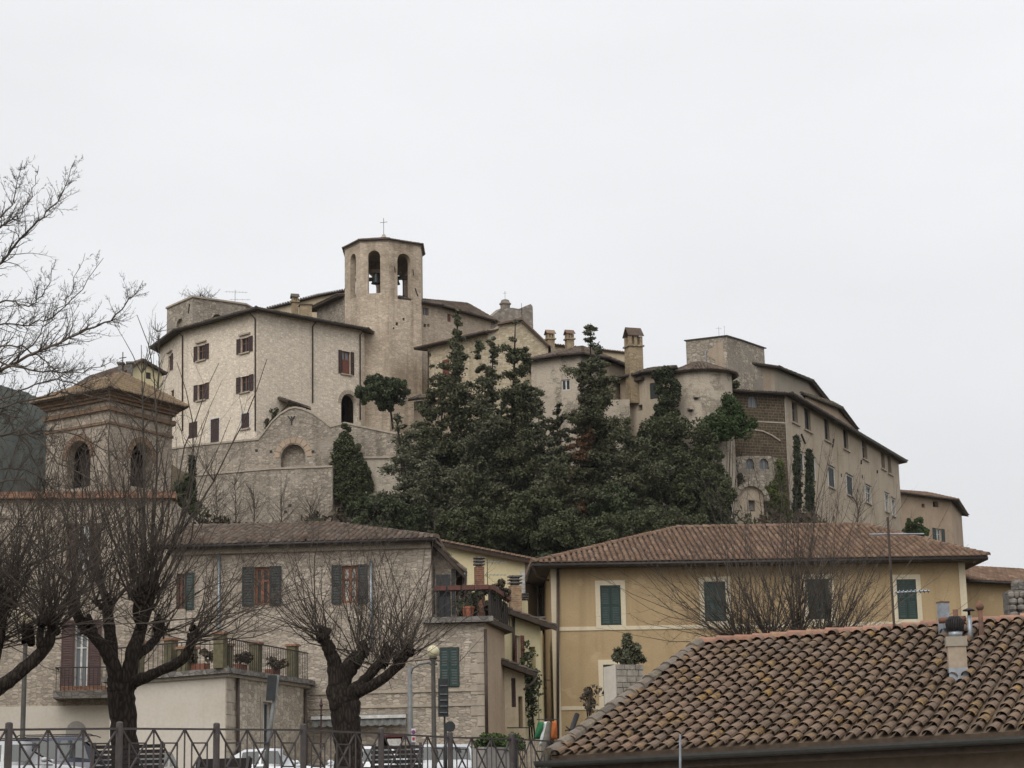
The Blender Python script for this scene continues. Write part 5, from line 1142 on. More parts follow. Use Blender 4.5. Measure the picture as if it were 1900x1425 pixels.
# ------------------------------------------------------------------ near house with the big tile roof
def near_house():
    phi = R(-28); Le = P(1022, 1403, 39.5); pl = Fac(Le, Le + Vector((math.cos(phi), math.sin(phi), 0)))
    u, z_ = pl.uv(1900, 1356); Re = pl.pt(u, z_); ed = (Re - Le).normalized(); Re2 = Le + ed * (Le - Re).length * 1.35
    nn = Vector((-math.sin(phi), math.cos(phi), 0)); nn = nn if nn.y > 0 else -nn
    w_ = 6.25; pr = Fac(Le + nn * w_, Le + nn * w_ + Vector((math.cos(phi), math.sin(phi), 0)))   # ridge from its two picture points
    ua, za = pr.uv(1302, 1196); ub, zb_ = pr.uv(1900, 1153); Rl = pr.pt(ua, za); Rr = Rl + (pr.pt(ub, zb_) - Rl).normalized() * ((Re2 - Le).length - ua)
    t = thing('near_tiled_house', 'low house in the foreground with a weathered lichen-spotted tile roof', 'house', at(flat(Le), 0))
    n = (Re2 - Le).cross(Rl - Le).normalized(); n = n if n.z > 0 else -n
    o = part('roof', MB().prism([Le, Re2, Rr, Rl], -n * .16), M_['near_base'], t)
    V, f, T = tile_arrays(Le, Re2, Rr, Rl, .285, .38, 6, r=.105, jit=.02, lift=.05, cap=False)
    Un_, Vn_ = np.array(ed), np.array(n.cross(ed)); slip = RNG.random(len(V)) < .05
    V = V + (RNG.normal(size=(len(V), 1, 1)) * .012) * np.array(n) + (slip * RNG.uniform(-.09, .05, len(V)))[:, None, None] * Vn_ * (1 if Vn_[2] > 0 else -1)
    k = V.shape[1]; cen = V.mean(1)
    # nearest tiles that the picture shows are objects of their own
    vis = []
    for i, c in enumerate(cen):
        d = Vector(c) - CAM; y = d.dot(FW); x = 950 + FPX * d.dot(RT) / y; yy = 712.5 - FPX * d.dot(UP) / y
        vis.append(y if (0 < x < 1895 and yy < 1420) else 1e6)
    order = np.argsort(vis); sel = set(order[:300].tolist())
    U = ed; Vv = n.cross(U); Vv = Vv if Vv.z > 0 else -Vv; rot = Matrix((U, Vv, n)).transposed()
    base = None; inv = rot.inverted()
    lib = []
    for i in list(sel)[:6]:
        q_ = [inv @ (Vector(v) - Vector(cen[i])) for v in V[i]]; mb = MB(); mb.v = [tuple(p) for p in q_]; mb.f = [tuple(x) for x in f]
        q2 = [inv @ (Vector(v) - Vector(cen[i])) for v in V[i]]; m0 = mb.mesh('roof_tile'); m0.materials.append(M_['tile_near']); lib.append(m0)
    for j, i in enumerate(sorted(sel)):
        tl = bpy.data.objects.new('roof_tile', lib[j % len(lib)]); COL.objects.link(tl); tl.parent = o
        tl.location = Vector(cen[i]) - root_of(t); tl.rotation_euler = (rot @ Matrix.Rotation(random.uniform(-.02, .02), 3, 'Z')).to_euler()
    rest = [i for i in range(len(V)) if i not in sel]; Vr = V[rest]
    apart('roof_tiles', Vr.reshape(-1, 3), (f[None] + (np.arange(len(Vr)) * k)[:, None, None]).reshape(-1, 3), M_['tile_near'], o, kind='stuff')
    # ridge and hip
    m = int((Rr - Rl).length / .42)
    for i in range(m):
        a, b_ = Rl.lerp(Rr, i / m), Rl.lerp(Rr, (i + 1) / m); r_ = ridge_line(o, a, b_, 'ridge_red', .135, 9, 'ridge_tile'); del r_['kind']
    m = int((Rl - Le).length / .4)
    for i in range(m):
        a, b_ = Le.lerp(Rl, i / m), Le.lerp(Rl, (i + 1) / m); r_ = ridge_line(o, a, b_, 'hip_grey', .15, 9, 'hip_tile'); del r_['kind']
    # other slopes
    hb = Le + (Rl - Le) * 1 + Vector((0, 0, 0)); Lb = Le + nn * (2 * w_); tiled(t, Le, Lb, Rl, Rl, 'tile_near', .255, .36, thick=.16, wood='under_roof')
    Rb = Re2 + nn * (2 * w_); tiled(t, Rb, Lb, Rl, Rr, 'tile_near', .255, .36, thick=.16, wood='under_roof')
    # gutter, fascia, walls
    gp = [Le - nn * .13 - ed * .25 - Z * .12, Re2 - nn * .13 - Z * .12]; prof = [(math.cos(a) * .125, math.sin(a) * .125) for a in np.linspace(math.pi, 2 * math.pi, 9)]
    rows = [[p + nn * x + Z * (y + .03) for x, y in prof] + [p + nn * x * .88 + Z * (y * .88 + .03) for x, y in prof[::-1]] for p in gp]
    part('gutter', MB().grid(rows, True).face(*rows[0][:9]), M_['gutter_grey'], t)
    part('fascia', MB().box(Le - Z * .34 + nn * .02, Re2 - Le, Z * .2, nn * .04), M_['eave_wood'], t)
    part('soffit', MB().face(Le - Z * .2, Re2 - Z * .2, Re2 + nn * .9 - Z * .2, Le + nn * .9 - Z * .2), M_['eave_wood'], t)
    wA, wB = flat(Le + nn * .85 + ed * .7), flat(Re2 + nn * .85); F = Fac(wA, wB); rectwall(t, F, -.5, Le.z - .1, 'brown_plaster')
    backwalls(t, [wB, wB + nn * 8.5, wA + nn * 8.5, wA], -.5, Le.z, 'brown_plaster')
    part('gable_wall', MB().poly([[at(wB, -.5), at(wB + nn * (2 * w_ - 1.7), -.5), at(wB + nn * (2 * w_ - 1.7), Re2.z - .05), Rr - ed * .3 - Z * .2, at(wB, Re2.z - .05)]]), M_['brown_plaster'], t)
    part('drainpipe', MB().tube([P(1262, 1362, 35.2), P(1262, 1440, 35.2)], .022, 6), M_['zinc'], t)
    # roof point under a pixel
    def on(px, py):
        d = ray(px, py); kk = (Le - CAM).dot(n) / d.dot(n); return CAM + d * kk
    return t, on, Rl, Rr, ed, nn, n
M_['hip_grey'] = tile_mat('hip_grey', [(.17, .145, .12), (.21, .175, .145), (.14, .12, .10)], lichen=(.26, .22, .12), lich=.15)
M_['gutter_grey'] = simple('gutter_grey', (.075, .075, .072), .5, .4, .2, var=.1)
nh, on_roof, nRl, nRr, nE, nN, nUp = near_house()
def vent_chimney():
    b = on_roof(1778, 1256); c = flat(b); s = mpp(b.y); rz = math.atan2(nE.y, nE.x) + R(20); z0 = b.z
    zz = lambda py: P(1776, py, b.y).z
    t = thing('vent_chimney', 'plastered chimney with a black spinning cowl on the near tile roof', 'chimney', at(c, z0 - .4)); w_ = 44 * s * .8
    part('flashing', MB().cbox(at(c, z0 - .35), w_ * .98, w_ * .98, zz(1240) - z0 + .35, rz), M_['zinc'], t)
    part('shaft', MB().cbox(at(c, zz(1240)), w_ * .94, w_ * .94, zz(1200) - zz(1240), rz), M_['brown_plaster'], t)
    part('cap', MB().cbox(at(c, zz(1200)), w_ * 1.08, w_ * 1.08, zz(1182) - zz(1200), rz), M_['grey_plaster'], t)
    part('neck', MB().lathe(at(c, zz(1182)), [(w_ * .36, 0), (w_ * .36, zz(1172) - zz(1182))], 16), M_['zinc'], t, True)
    zc = zz(1172); h = zz(1143) - zc; r = w_ * .45; tb = part('turbine', MB().lathe(at(c, zc), [(r * .72, 0), (r * .80, h * .3), (r * .8, h * .7), (r * .5, h * .95), (.02, h)], 18), M_['iron'], t, True)
    for k in range(22):
        a = 2 * math.pi * k / 22; pts = [at(c, zc) + Vector((math.cos(a + .25 * q_) * rr, math.sin(a + .25 * q_) * rr, h * q_)) for q_, rr in ((0, r * .78), (.25, r * .97), (.5, r * 1.02), (.75, r * .93), (.97, r * .55))]
        part('vane', MB().tube(pts, .012, 4), M_['iron'], tb)
    # flues on the ridge behind
    for (px, y0, y1, wpx, kind, lab) in ((1753, 1178, 1119, 17, 'box', 'grey square flue on the ridge left of the spinning cowl'), (1801, 1185, 1128, 15, 'disc', 'pale pipe with a flat disc cap behind the spinning cowl'), (1822, 1178, 1116, 15, 'cone', 'rusty pipe with a pointed cap on the ridge'), (1776, 1165, 1131, 20, 'tee', 'rust-brown tee flue between the other flues')):
        p = on_roof(px, 1185 if kind != 'box' else 1178); s_ = mpp(p.y); za, zb_ = p.z - .15, P(px, y1, p.y).z; f = thing('roof_flue', lab, 'flue', at(flat(p), za)); r = wpx * s_ * .5; q_ = flat(p)
        rust = M_.setdefault('rust', simple('rust', (.20, .085, .045), .8, c2=(.09, .06, .05)))
        if kind == 'box': part('pipe', MB().cbox(at(q_, za), r * 1.9, r * 1.9, zb_ - za, .4), M_['zinc'], f); part('rim', MB().cbox(at(q_, zb_), r * 2.1, r * 2.1, .03, .4), rust, f)
        elif kind == 'tee': part('pipe', MB().lathe(at(q_, za), [(r * .5, 0), (r * .5, zb_ - za)], 12), rust, f, True); part('cross_pipe', MB().tube([at(q_, zb_ - .2) - nE * .35, at(q_, zb_ - .2) + nE * .2], r * .55, 12), rust, f, True)
        else:
            part('pipe', MB().lathe(at(q_, za), [(r * .9, 0), (r * .62, .3), (r * .58, (zb_ - za) * .8)], 14), M_['zinc'] if kind == 'disc' else rust, f, True); h = zb_ - za
            part('cap', MB().lathe(at(q_, za + h * .8), [(r * .6, 0), (r * 1.0, h * .06), (r * 1.05, h * .09), (.02, h * .22)] if kind == 'cone' else [(r * .35, 0), (r * .35, h * .12), (r * 1.5, h * .12), (r * 1.5, h * .15), (.02, h * .2)], 14), rust if kind == 'cone' else M_['iron'], f, True)
vent_chimney()
p = at(flat(nRl.lerp(nRr, .30)), 0); p = on_roof(1652, 1180); p = p + nN * .3
antenna('roof_antenna', 'tall rusty aerial mast with two booms on the near roof ridge', p - Z * .3, P(1643, 960, p.y).z - p.z + .3, [(P(1643, 991, p.y).z - p.z + .3, -.42, .78, .1, 0, .4), (P(1650, 1100, p.y).z - p.z + .3, .05, .75, -.25, 9, .22)], .028)
# stone pier with a shrub behind the hip
def stone_pier():
    D = 49; zt = P(1160, 1232, D).z; q = [flat(lvl(x, y, zt)) for x, y in ((1126, 1238), (1143, 1232), (1194, 1231))]
    q[0] = flat(P(1127, 1240, 49.9)); q[1] = flat(P(1143, 1232, 49)); q[2] = flat(P(1194, 1231, 49.3))
    t = thing('stone_pier', 'square stone pier with a shrub on top behind the near roof', 'pier', at(q[1], 1.7)); A, B = Fac(q[0], q[1]), Fac(q[1], q[2])
    rectwall(t, A, 1.7, zt, 'pale_plaster', [W(1131.5, 1278, 1139, 1330, 'blind', arch=True, d=.06, bm='concrete')]); part('core', MB().fbox(B, .02, 1.7, B.L, zt - .02, -.75, -.03), M_['pale_plaster'], t)
    z_ = 1.7; r_ = 0
    while z_ < zt - .05:
        h = random.uniform(.12, .2); u = 0.0
        while u < B.L - .02:
            w_ = min(random.uniform(.14, .3), B.L - u); 
            if B.L - u - w_ < .08: w_ = B.L - u
            part('stone_block', MB().fbox(B, u + .008, z_ + .008, u + w_ - .008, min(z_ + h, zt) - .008, -.05, random.uniform(.0, .025)), M_['pier_stone'], t); u += w_
        z_ += h; r_ += 1
    c = (q[1] + q[2]) / 2 + Vector((0, .25, 0)); s = thing('pier_shrub', 'dense little conifer shrub growing on top of the stone pier', 'shrub', at(c, zt)); cs, rr = [], []
    for k in range(46):
        px, py = random.choice([(random.gauss(1164, 12), random.gauss(1222, 5)), (random.gauss(1163, 3), random.uniform(1182, 1222)), (random.gauss(1179, 3), random.uniform(1200, 1222)), (random.gauss(1152, 5), random.uniform(1208, 1224))])
        p = P(px, py, c.y + random.uniform(-.15, .15)); cs.append(p); rr.append(.09)
    V, f = cards(clumps(cs, rr, 45, .06), .075, 2.2); apart('foliage', V, f, M_['conifer_b'], s); mb = MB(); [mb.tube([at(c, zt - .02), p], [.02, .006], 4) for p in cs[:8]]; part('stem', mb, M_['bark'], s)
    ivy_on('dry_creeper', 'dry leafy creeper at the foot of the stone pier', A, [(1098, 1310), (1102, 1285), (1118, 1272), (1126, 1290), (1122, 1315)], 10, 18, .09, .3, 'brush', 'plant', .16)
M_['pier_stone'] = simple('pier_stone', (.33, .30, .255), .95, .1, var=.2, scale=4)
stone_pier()
p0, p1 = P(1052, 1375, 41.5), P(1071, 1325, 41.8); o = thing('black_stovepipe', 'slanting black pipe sticking up behind the left hip of the near roof', 'pipe', P(1052, 1400, 41.4))
part('pipe', MB().tube([P(1044, 1402, 41.4), p1], .055, 10), M_['iron'], o, True); part('bracket', MB().bar(P(1048, 1356, 41.6), P(1066, 1352, 41.6), .025).bar(P(1050, 1348, 41.6), P(1066, 1362, 41.6), .025), M_['iron'], o)

# ================================================================== street furniture, cars
def road():
    # parking street in front of the houses, a sheet on the ground
    xs = np.linspace(-45, 14, 20); ys = np.linspace(47, 63.5, 8)
    rows = [[Vector((x, y, hz(x, y) + .012)) for x in xs] for y in ys]; o = part('road', MB().grid(rows), simple('asphalt', (.055, .055, .057), .9, .2, scale=2)); tag(o, kind='structure')
    ys = np.linspace(24, 46.8, 10); rows = [[Vector((x, y, hz(x, y) + .02)) for x in xs] for y in ys]; o = part('pavement', MB().grid(rows), simple('gravel_path', (.22, .20, .17), .95, .1, scale=4)); tag(o, kind='structure')
    o = part('kerb', MB().box((-45, 46.8, hz(0, 46.8) - .1), (59, 0, 0), (0, .2, 0), (0, 0, .24)), M_['concrete']); tag(o, kind='structure')
road()
def fence():
    px = [-215, 17, 222, 402, 563, 707, 835, 949, 1050]; top = [1342, 1340, 1339, 1341, 1343, 1350, 1358, 1361, 1368]
    pts = [P(x, y, 27.4 * (1 + .0685 * (i - 1))) for i, (x, y) in enumerate(zip(px, top))]
    t = thing('park_fence', 'brown iron park fence with crossed bars along the bottom edge', 'fence', at(flat(pts[3]), hz(pts[3].x, pts[3].y)))
    for p in pts:
        b = hz(p.x, p.y); part('post', MB().tube([at(p, b), at(p, p.z - .03)], .052, 10).lathe(at(p, p.z - .03), [(.052, 0), (.052, .015), (.03, .03), (.01, .033)], 10), M_['fence_iron'], t, False)
    for a, c in zip(pts, pts[1:]):
        d = flat(c - a); L = d.length; d.normalize(); sl = (c.z - a.z) / L; H = .80
        def q(u, h): return a + d * u + Z * (sl * u - .10 - H + h)
        pn = part('panel', MB().bar(q(.05, H), q(L - .05, H), .03, .03), M_['fence_iron'], t)
        part('rail', MB().bar(q(.05, 0), q(L - .05, 0), .03), M_['fence_iron'], pn)
        w = (L - .1) / 3
        for k in range(3):
            u = .05 + w * k; B = lambda p_, q_, s=.022: part('bar', MB().bar(p_, q_, s), M_['fence_iron'], pn)
            if k: B(q(u, 0), q(u, H))
            B(q(u, H), q(u + w, 0)); B(q(u, 0), q(u + w, H))
            x0, x1, h0, h1 = u + w * .24, u + w * .76, H * .27, H * .74
            B(q(x0, h0), q(x0, h1)); B(q(x1, h0), q(x1, h1)); B(q(x0, h1), q(x1, h1)); B(q(x0, h0), q(x1, h0))
fence()
def bench(label, px, py, D, width, rz):
    top = P(px, py, D); g = hz(top.x, top.y); h = min(max(top.z - g, .75), .95); c = at(flat(top), top.z - h)
    t = thing('park_bench', label, 'bench', c, 'benches behind the park fence'); ax = Vector((math.cos(rz), math.sin(rz), 0)); ay = Vector((-ax.y, ax.x, 0))
    def p(x, y, z): return c + ax * x + ay * y + Z * z
    for s in (-1, 1):
        x = s * (width / 2 - .06)
        part('leg', MB().bar(p(x, 0, g - c.z - .02 if g < c.z else 0), p(x, .02, .42), .06, .06).bar(p(x, .02, .40), p(x, -.14, h), .05, .06).bar(p(x, .46, g - c.z - .02 if g < c.z else 0), p(x, .42, .42), .06, .06).bar(p(x, -.02, .41), p(x, .46, .43), .05, .05), M_['iron'], t)
    for k in range(5):
        z = .50 + k * (h - .52) / 4.6; o = -.02 - .13 * (z - .42) / (h - .42) * 1.0
        part('back_slat', MB().bar(p(-width / 2, o, z), p(width / 2, o, z), .035, .065), M_['bench_wood'], t)
    for k in range(4): part('seat_slat', MB().bar(p(-width / 2, .06 + k * .115, .45), p(width / 2, .06 + k * .115, .45), .085, .035), M_['bench_wood'], t)
M_['bench_wood'] = simple('bench_wood', (.017, .013, .012), .7, .3, scale=12)
bench('dark slatted park bench beside the leftmost pollard trunk', 235, 1377, 37, 1.36, R(178)); bench('dark reddish bench cut off below the white car', 412, 1405, 35, 1.0, R(170)); bench('dark slatted park bench right of the middle pollard trunk', 735, 1379, 40, 1.05, R(172))
def globe_lamp(label, px, py, D, x2):
    c = P(px, py, D); g = hz(c.x, c.y); b = flat(P(x2, 1425, D)); b = at(b, g)
    t = thing('globe_lamp', label, 'street lamp', b, 'globe lamps'); c2 = at(flat(b), c.z)
    part('post', MB().lathe(b, [(.13, 0), (.13, .5), (.075, .6), (.06, c.z - g - .28), (.06, c.z - g - .22)], 12), M_['lamp_iron'], t, True)
    part('collar', MB().lathe(at(b, c.z - .24), [(.06, 0), (.12, .04), (.12, .08), (.07, .10)], 12), M_['lamp_iron'], t, True)
    part('globe', MB().sphere(at(b, c.z), .18, 18, 12), M_['lamp_globe'], t, True)
M_['lamp_iron'] = simple('lamp_iron', (.075, .068, .058), .6, .4, .2); M_['lamp_globe'] = simple('lamp_globe', (.62, .56, .36), .35, .5, 0, .05)
globe_lamp('globe street lamp among the left bare trees', 42, 1147, 55, 40); globe_lamp('globe street lamp in front of the green shutters of the stone house', 804, 1209, 58, 806)
# tall street light with a curved arm
b = flat(P(762, 1425, 62)); g = hz(b.x, b.y); zt = P(759, 1236, 62).z; t = thing('street_light', 'pale grey street light pole with a curved arm before the stone house', 'street lamp', at(b, g))
part('pole', MB().tube([at(b, g), at(b, g + 1.2), at(b, zt)], [.10, .09, .07], 12), M_['zinc_dull'] if 'zinc_dull' in M_ else M_.setdefault('zinc_dull', simple('zinc_dull', (.17, .175, .17), .6, .4, .2)), t, True)
part('arm', MB().tube([at(b, zt - .35), at(b, zt) + Vector((.08, -.05, -.08)), at(b, zt) + Vector((.3, -.1, .05)), at(b, zt) + Vector((.72, -.2, .10))], .035, 8), M_['zinc_dull'], t, True)
part('lamp_head', MB().lathe(at(b, zt) + Vector((.74, -.2, .0)), [(.10, 0), (.13, .04), (.06, .14), (.02, .16)], 12), M_['zinc_dull'], t, True)
def sign_post(name, label, x0, y0, x1, y1, D, r=.03, mat='iron'):
    a, b = P(x0, y0, D), P(x1, y1, D); d = (b - a); g = hz(b.x, b.y); k = (g - a.z) / d.z; base = a + d * k
    t = thing(name, label, 'sign', base); part('post', MB().tube([base, a], r, 8), M_[mat], t, True); return t
def plate(t, name, px0, py0, px1, py1, D, mat, th=.02, skew=0, depth=0.0):
    a, b, c, d = P(px0 + skew, py0, D), P(px1 + skew, py0, D), P(px1, py1, D), P(px0, py1, D); dy = Vector((0, depth, 0))
    return part(name, MB().prism([p + (dy if i in (1, 2) else Vector()) for i, p in enumerate((a, b, c, d))], (0, th, 0)), M_[mat] if isinstance(mat, str) else mat, t)
M_['sign_back'] = simple('sign_back', (.035, .038, .038), .6, .3); M_['sign_white'] = simple('sign_white', (.7, .7, .7), .5); M_['sign_blue'] = simple('sign_blue', (.05, .08, .30), .4); M_['sign_red'] = simple('sign_red', (.5, .03, .03), .4)
t = sign_post('direction_sign', 'dark back of a tall direction sign beside the middle globe lamp', 824, 1262, 826, 1425, 59)
plate(t, 'panel', 813, 1259, 832, 1330, 58.8, 'sign_back')
for y in (1272, 1288, 1299, 1310, 1322): part('bracket', MB().bar(P(816, y, 58.75), P(830, y, 58.75), .03), M_['zinc_dull'], t)
t = sign_post('round_mirror', 'round dark traffic mirror on a post behind the fence', 827, 1348, 828, 1425, 52)
c = P(835, 1348, 51.9); part('disc', MB().tube([c + Vector((0, -.03, 0)), c + Vector((0, .05, 0))], .125, 20), M_['sign_back'], t); part('rim', MB().tube([c + Vector((0, -.02, 0)), c + Vector((0, .06, 0))], .135, 20), M_['iron'], t)
t = sign_post('no_parking_sign', 'small white sign with a red and blue disc on a slim post by the shop', 768, 1352, 769, 1425, 57, .025, 'zinc_dull')
plate(t, 'panel', 763.5, 1352, 771, 1377, 56.9, 'sign_white')
c = P(767, 1358, 56.86); part('red_ring', MB().tube([c, c + Vector((0, .02, 0))], .055, 16), M_['sign_red'], t); c = P(767, 1358, 56.84); part('blue_disc', MB().tube([c, c + Vector((0, .02, 0))], .038, 16), M_['sign_blue'], t); plate(t, 'red_mark', 765, 1368, 769.5, 1373, 56.87, 'sign_red')
t = sign_post('leaning_sign', 'leaning grey sign post with a dark panel before the annex door', 515, 1252, 491, 1430, 50, .05, 'zinc_dull'); plate(t, 'panel', 497, 1300, 514, 1253, 49.9, 'sign_back', skew=-4)
b0, b1 = P(596, 1297, 50), P(594, 1425, 50); g = hz(b1.x, b1.y); t = thing('spear_post', 'slim dark red ornamental iron post right of the leaning sign', 'post', at(flat(b1), g))
part('post', MB().tube([at(flat(b1), g), b0 - Z * .2], .022, 8).lathe(b0 - Z * .2, [(.022, 0), (.05, .05), (.03, .1), (.008, .22)], 8).lathe(at(flat(b0), b0.z - .42), [(.022, 0), (.04, .03), (.022, .06)], 8), simple('red_iron', (.06, .028, .024), .6, .4, .2), t)

# ------------------------------------------------------------------ cars
def car(label, px, D, rz, paint, L=4.2, Wd=1.75, H=1.45, style='hatch', rails=False):
    g = P(px, 1400, D); gz = hz(g.x, g.y) + .015; c = at(flat(g), gz); t = thing('parked_car', label, 'car', c, 'cars parked in front of the houses')
    ax = Vector((math.cos(rz), math.sin(rz), 0)); ay = Vector((-ax.y, ax.x, 0))
    def p(x, y, z): return c + ax * x + ay * y + Z * z
    h = L / 2; w = Wd / 2; belt = H * .62
    # stations along the length: x, half width, belt height; front is +x
    st = [(-h, w * .80, belt * .72), (-h + .12, w * .93, belt * .96), (-h + .5, w * .99, belt), (-.3, w, belt * .985), (h - 1.35, w * .985, belt * .96), (h - .75, w * .96, belt * .89), (h - .25, w * .88, belt * .78), (h, w * .70, belt * .60)]
    rows = []
    for x, ww, z in st:
        zl = .22 if abs(x) < h - .2 else .34
        rows.append([p(x, s * a, zz) for s, a, zz in ((-1, ww * .90, zl), (-1, ww, zl + .14), (-1, ww * 1.01, z * .62), (-1, ww * .97, z * .92), (-1, ww * .86, z), (0, 0, z + .025), (1, ww * .86, z), (1, ww * .97, z * .92), (1, ww * 1.01, z * .62), (1, ww, zl + .14), (1, ww * .90, zl))])
    mb = MB().grid(rows); mb.face(*rows[0]); mb.face(*rows[-1][::-1]); mb.grid([[r[0] for r in rows], [r[-1] for r in rows]]); part('body', mb, paint, t, True)
    # cabin
    back = {'hatch': (-h + .18, -h + .62), 'suv': (-h + .12, -h + .42), 'coupe': (-h + .35, -h + 1.25)}[style]
    xs = [(back[0], belt * .97, .88), (back[1], H * .975, .70), (-.2, H, .72), (.35, H * .985, .72), (h - 1.95, H * .93, .70), (h - 1.15, belt * .95, .86)]
    rows = [[p(x, s * w * k, z) for s, k, z in ((-1, .93, belt * .93), (-1, kk, z * .985), (-1, kk * .82, z), (0, 0, z + .02), (1, kk * .82, z), (1, kk, z * .985), (1, .93, belt * .93))] for x, z, kk in xs]
    part('cabin', MB().grid(rows), paint, t, True)
    e = .012
    for s in (-1, 1):
        def sp_(x, f):                       # a point on the side of the cabin, f 0 belt - 1 roof
            zt = np.interp(x, [q[0] for q in xs], [q[1] for q in xs]); kk = np.interp(x, [q[0] for q in xs], [q[2] for q in xs])
            return p(x, s * (w * (.93 + (kk - .93) * f) + e), belt * .93 + (zt * .985 - belt * .93) * f)
        for x0, x1 in ((back[1] - .12, -.42), (-.34, h - 1.75)):
            n = 6; lo_ = [sp_(x0 + (x1 - x0) * k / n + (.18 if x0 < -.4 else 0) * 0, .16) for k in range(n + 1)]; hi = [sp_(min(max(x0 + (x1 - x0) * k / n, back[1] - .05), h - 1.95), .88) for k in range(n + 1)]
            part('side_window', MB().grid([lo_, hi]), M_['car_glass'], t)
        part('mirror', MB().sphere(p(h - 1.35, s * (w + .1), belt + .05), .1, 10, 6, .7), paint, t, True)
        part('headlight', MB().sphere(p(h - .2, s * w * .68, belt * .70), .14, 10, 6, .6), M_['lamp_glass'], t, True)
        part('tail_light', MB().box(p(-h - .005, s * w * .80 - (.0 if s > 0 else .14), belt * .68), ax * .14, ay * .14, Z * .24), M_['tail_red'], t)
        if rails: part('roof_rail', MB().tube([p(-h + .6, s * w * .66, H + .01), p(-h + .7, s * w * .66, H + .06), p(.5, s * w * .66, H + .06), p(.65, s * w * .66, H)], .018, 6), M_['iron'], t)
        for x in (-h + .78, h - .82):
            cc = p(x, s * (w - .1), .31); wl = part('wheel', MB().tube([cc - ay * .1, cc + ay * .1], .31, 20), M_['tyre'], t, True); part('rim', MB().tube([cc + ay * s * .09, cc + ay * s * .108], .19, 14), M_['zinc'], wl)
    def er(x0, z0, k0, x1, z1, k1, name):
        part(name, MB().face(p(x0, -w * k0, z0), p(x0, w * k0, z0), p(x1, w * k1, z1), p(x1, -w * k1, z1)), M_['car_glass'], t)
    o = .02; er(h - 1.22 + o, belt * 1.0 + .02, .78, h - 1.90 + o, H * .915 + .01, .62, 'windscreen'); er(back[0] + .06 - o - .03, belt * 1.03, .78, back[1] - o - .04, H * .94, .62, 'rear_window')
    part('bumper', MB().bar(p(h - .02, -w * .66, .42), p(h - .02, w * .66, .42), .1, .2).bar(p(-h + .02, -w * .76, .42), p(-h + .02, w * .76, .42), .1, .2), paint, t)
    return t
def paint(name, c, rough=.25):
    m, t, b, N, L = mat_base(name, rough, .5); b.inputs['Base Color'].default_value = rgba(c); b.inputs['Coat Weight'].default_value = .5; return m
M_['car_glass'] = glass_mat('car_glass', (.03, .04, .04), .05); M_['lamp_glass'] = glass_mat('lamp_glass', (.5, .5, .5), .1); M_['tail_red'] = simple('tail_red', (.45, .02, .02), .25); M_['tyre'] = simple('tyre', (.015, .015, .015), .85)
car('silver car at the left edge behind the fence', 38, 53, R(8), paint('silver', (.42, .42, .43)), 4.1, 1.7, 1.46, 'hatch', True)
car('dark blue estate car with roof rails by the leftmost lamp', 140, 60, R(4), paint('navy', (.020, .024, .050)), 4.5, 1.8, 1.72, 'suv', True)
car('taupe car half hidden right of the left bench', 345, 68, R(-6), paint('taupe', (.16, .14, .12)), 4.2, 1.7, 1.38, 'hatch')
car('white coupe with a red tail light behind the fence', 505, 67, R(6), paint('white_a', (.72, .73, .75)), 4.3, 1.76, 1.40, 'coupe')
car('white hatchback behind the middle pollard trunk', 668, 68, R(160), paint('white_b', (.70, .71, .72)), 4.0, 1.7, 1.42, 'hatch')
car('pale grey car behind the right bench', 790, 65.5, R(175), paint('pale_grey', (.50, .52, .54)), 4.1, 1.7, 1.40, 'hatch')

# ------------------------------------------------------------------ corner with hedge, flag, palings
F = Fac(P(898, 1400, 62), P(958, 1400, 63)); t = thing('garden_retaining_wall', 'low grey wall under the small hedge at the alley corner', 'wall', F.pt(0, hz(0, 62)))
za = F.uv(925, 1386)[1]; part('wall', MB().fbox(F, 0, 1.5, F.L, za, -.5, 0), M_['concrete'], t)
cs = [F.pt(F.L * random.random() * 1.35 + .1, za + random.uniform(0, .32), random.uniform(-.5, .0)) for _ in range(40)]; V, f = cards(clumps(cs, [.16] * 40, 60, .06), .07, 1.4)
t = thing('hedge', 'small clipped green hedge on the grey wall at the alley corner', 'hedge', F.pt(F.L / 2, za)); apart('foliage', V, f, M_['vine_green'] if 'vine_green' in M_ else M_.setdefault('vine_green', leaf_mat('vine_green', (.03, .055, .015), (.075, .11, .03))), t)
part('stem', MB().bar(F.pt(.2, za, -.25), F.pt(F.L, za + .1, -.25), .04), M_['bark'], t)
def palings():
    F = Fac(P(955, 1400, 60), P(1062, 1400, 61)); g = hz(0, 60); t = thing('iron_paling', 'dark iron paling with some pale wooden slats at the alley mouth', 'fence', F.pt(0, g)); z1 = F.uv(1000, 1372)[1]
    for k in range(26):
        u = F.L * (k + .5) / 26; x = 955 + 107 * (k + .5) / 26
        if 975 < x < 1006: part('slat', MB().fbox(F, u - .032, g, u + .024, z1 + random.uniform(-.03, .03), 0, .02), M_['slat_pale'], t)
        else: part('bar', MB().tube([F.pt(u, g), F.pt(u, z1)], .011, 5), M_['iron'], t)
    part('rail', MB().bar(F.pt(0, z1 - .08, -.02), F.pt(F.L, z1 - .08, -.02), .03), M_['iron'], t)
    part('post', MB().tube([F.pt(.02, g, .02), F.pt(.02, z1 + .15, .02)], .04, 8), M_['iron'], t)
M_['slat_pale'] = simple('slat_pale', (.40, .34, .26), .8, scale=8)
palings()
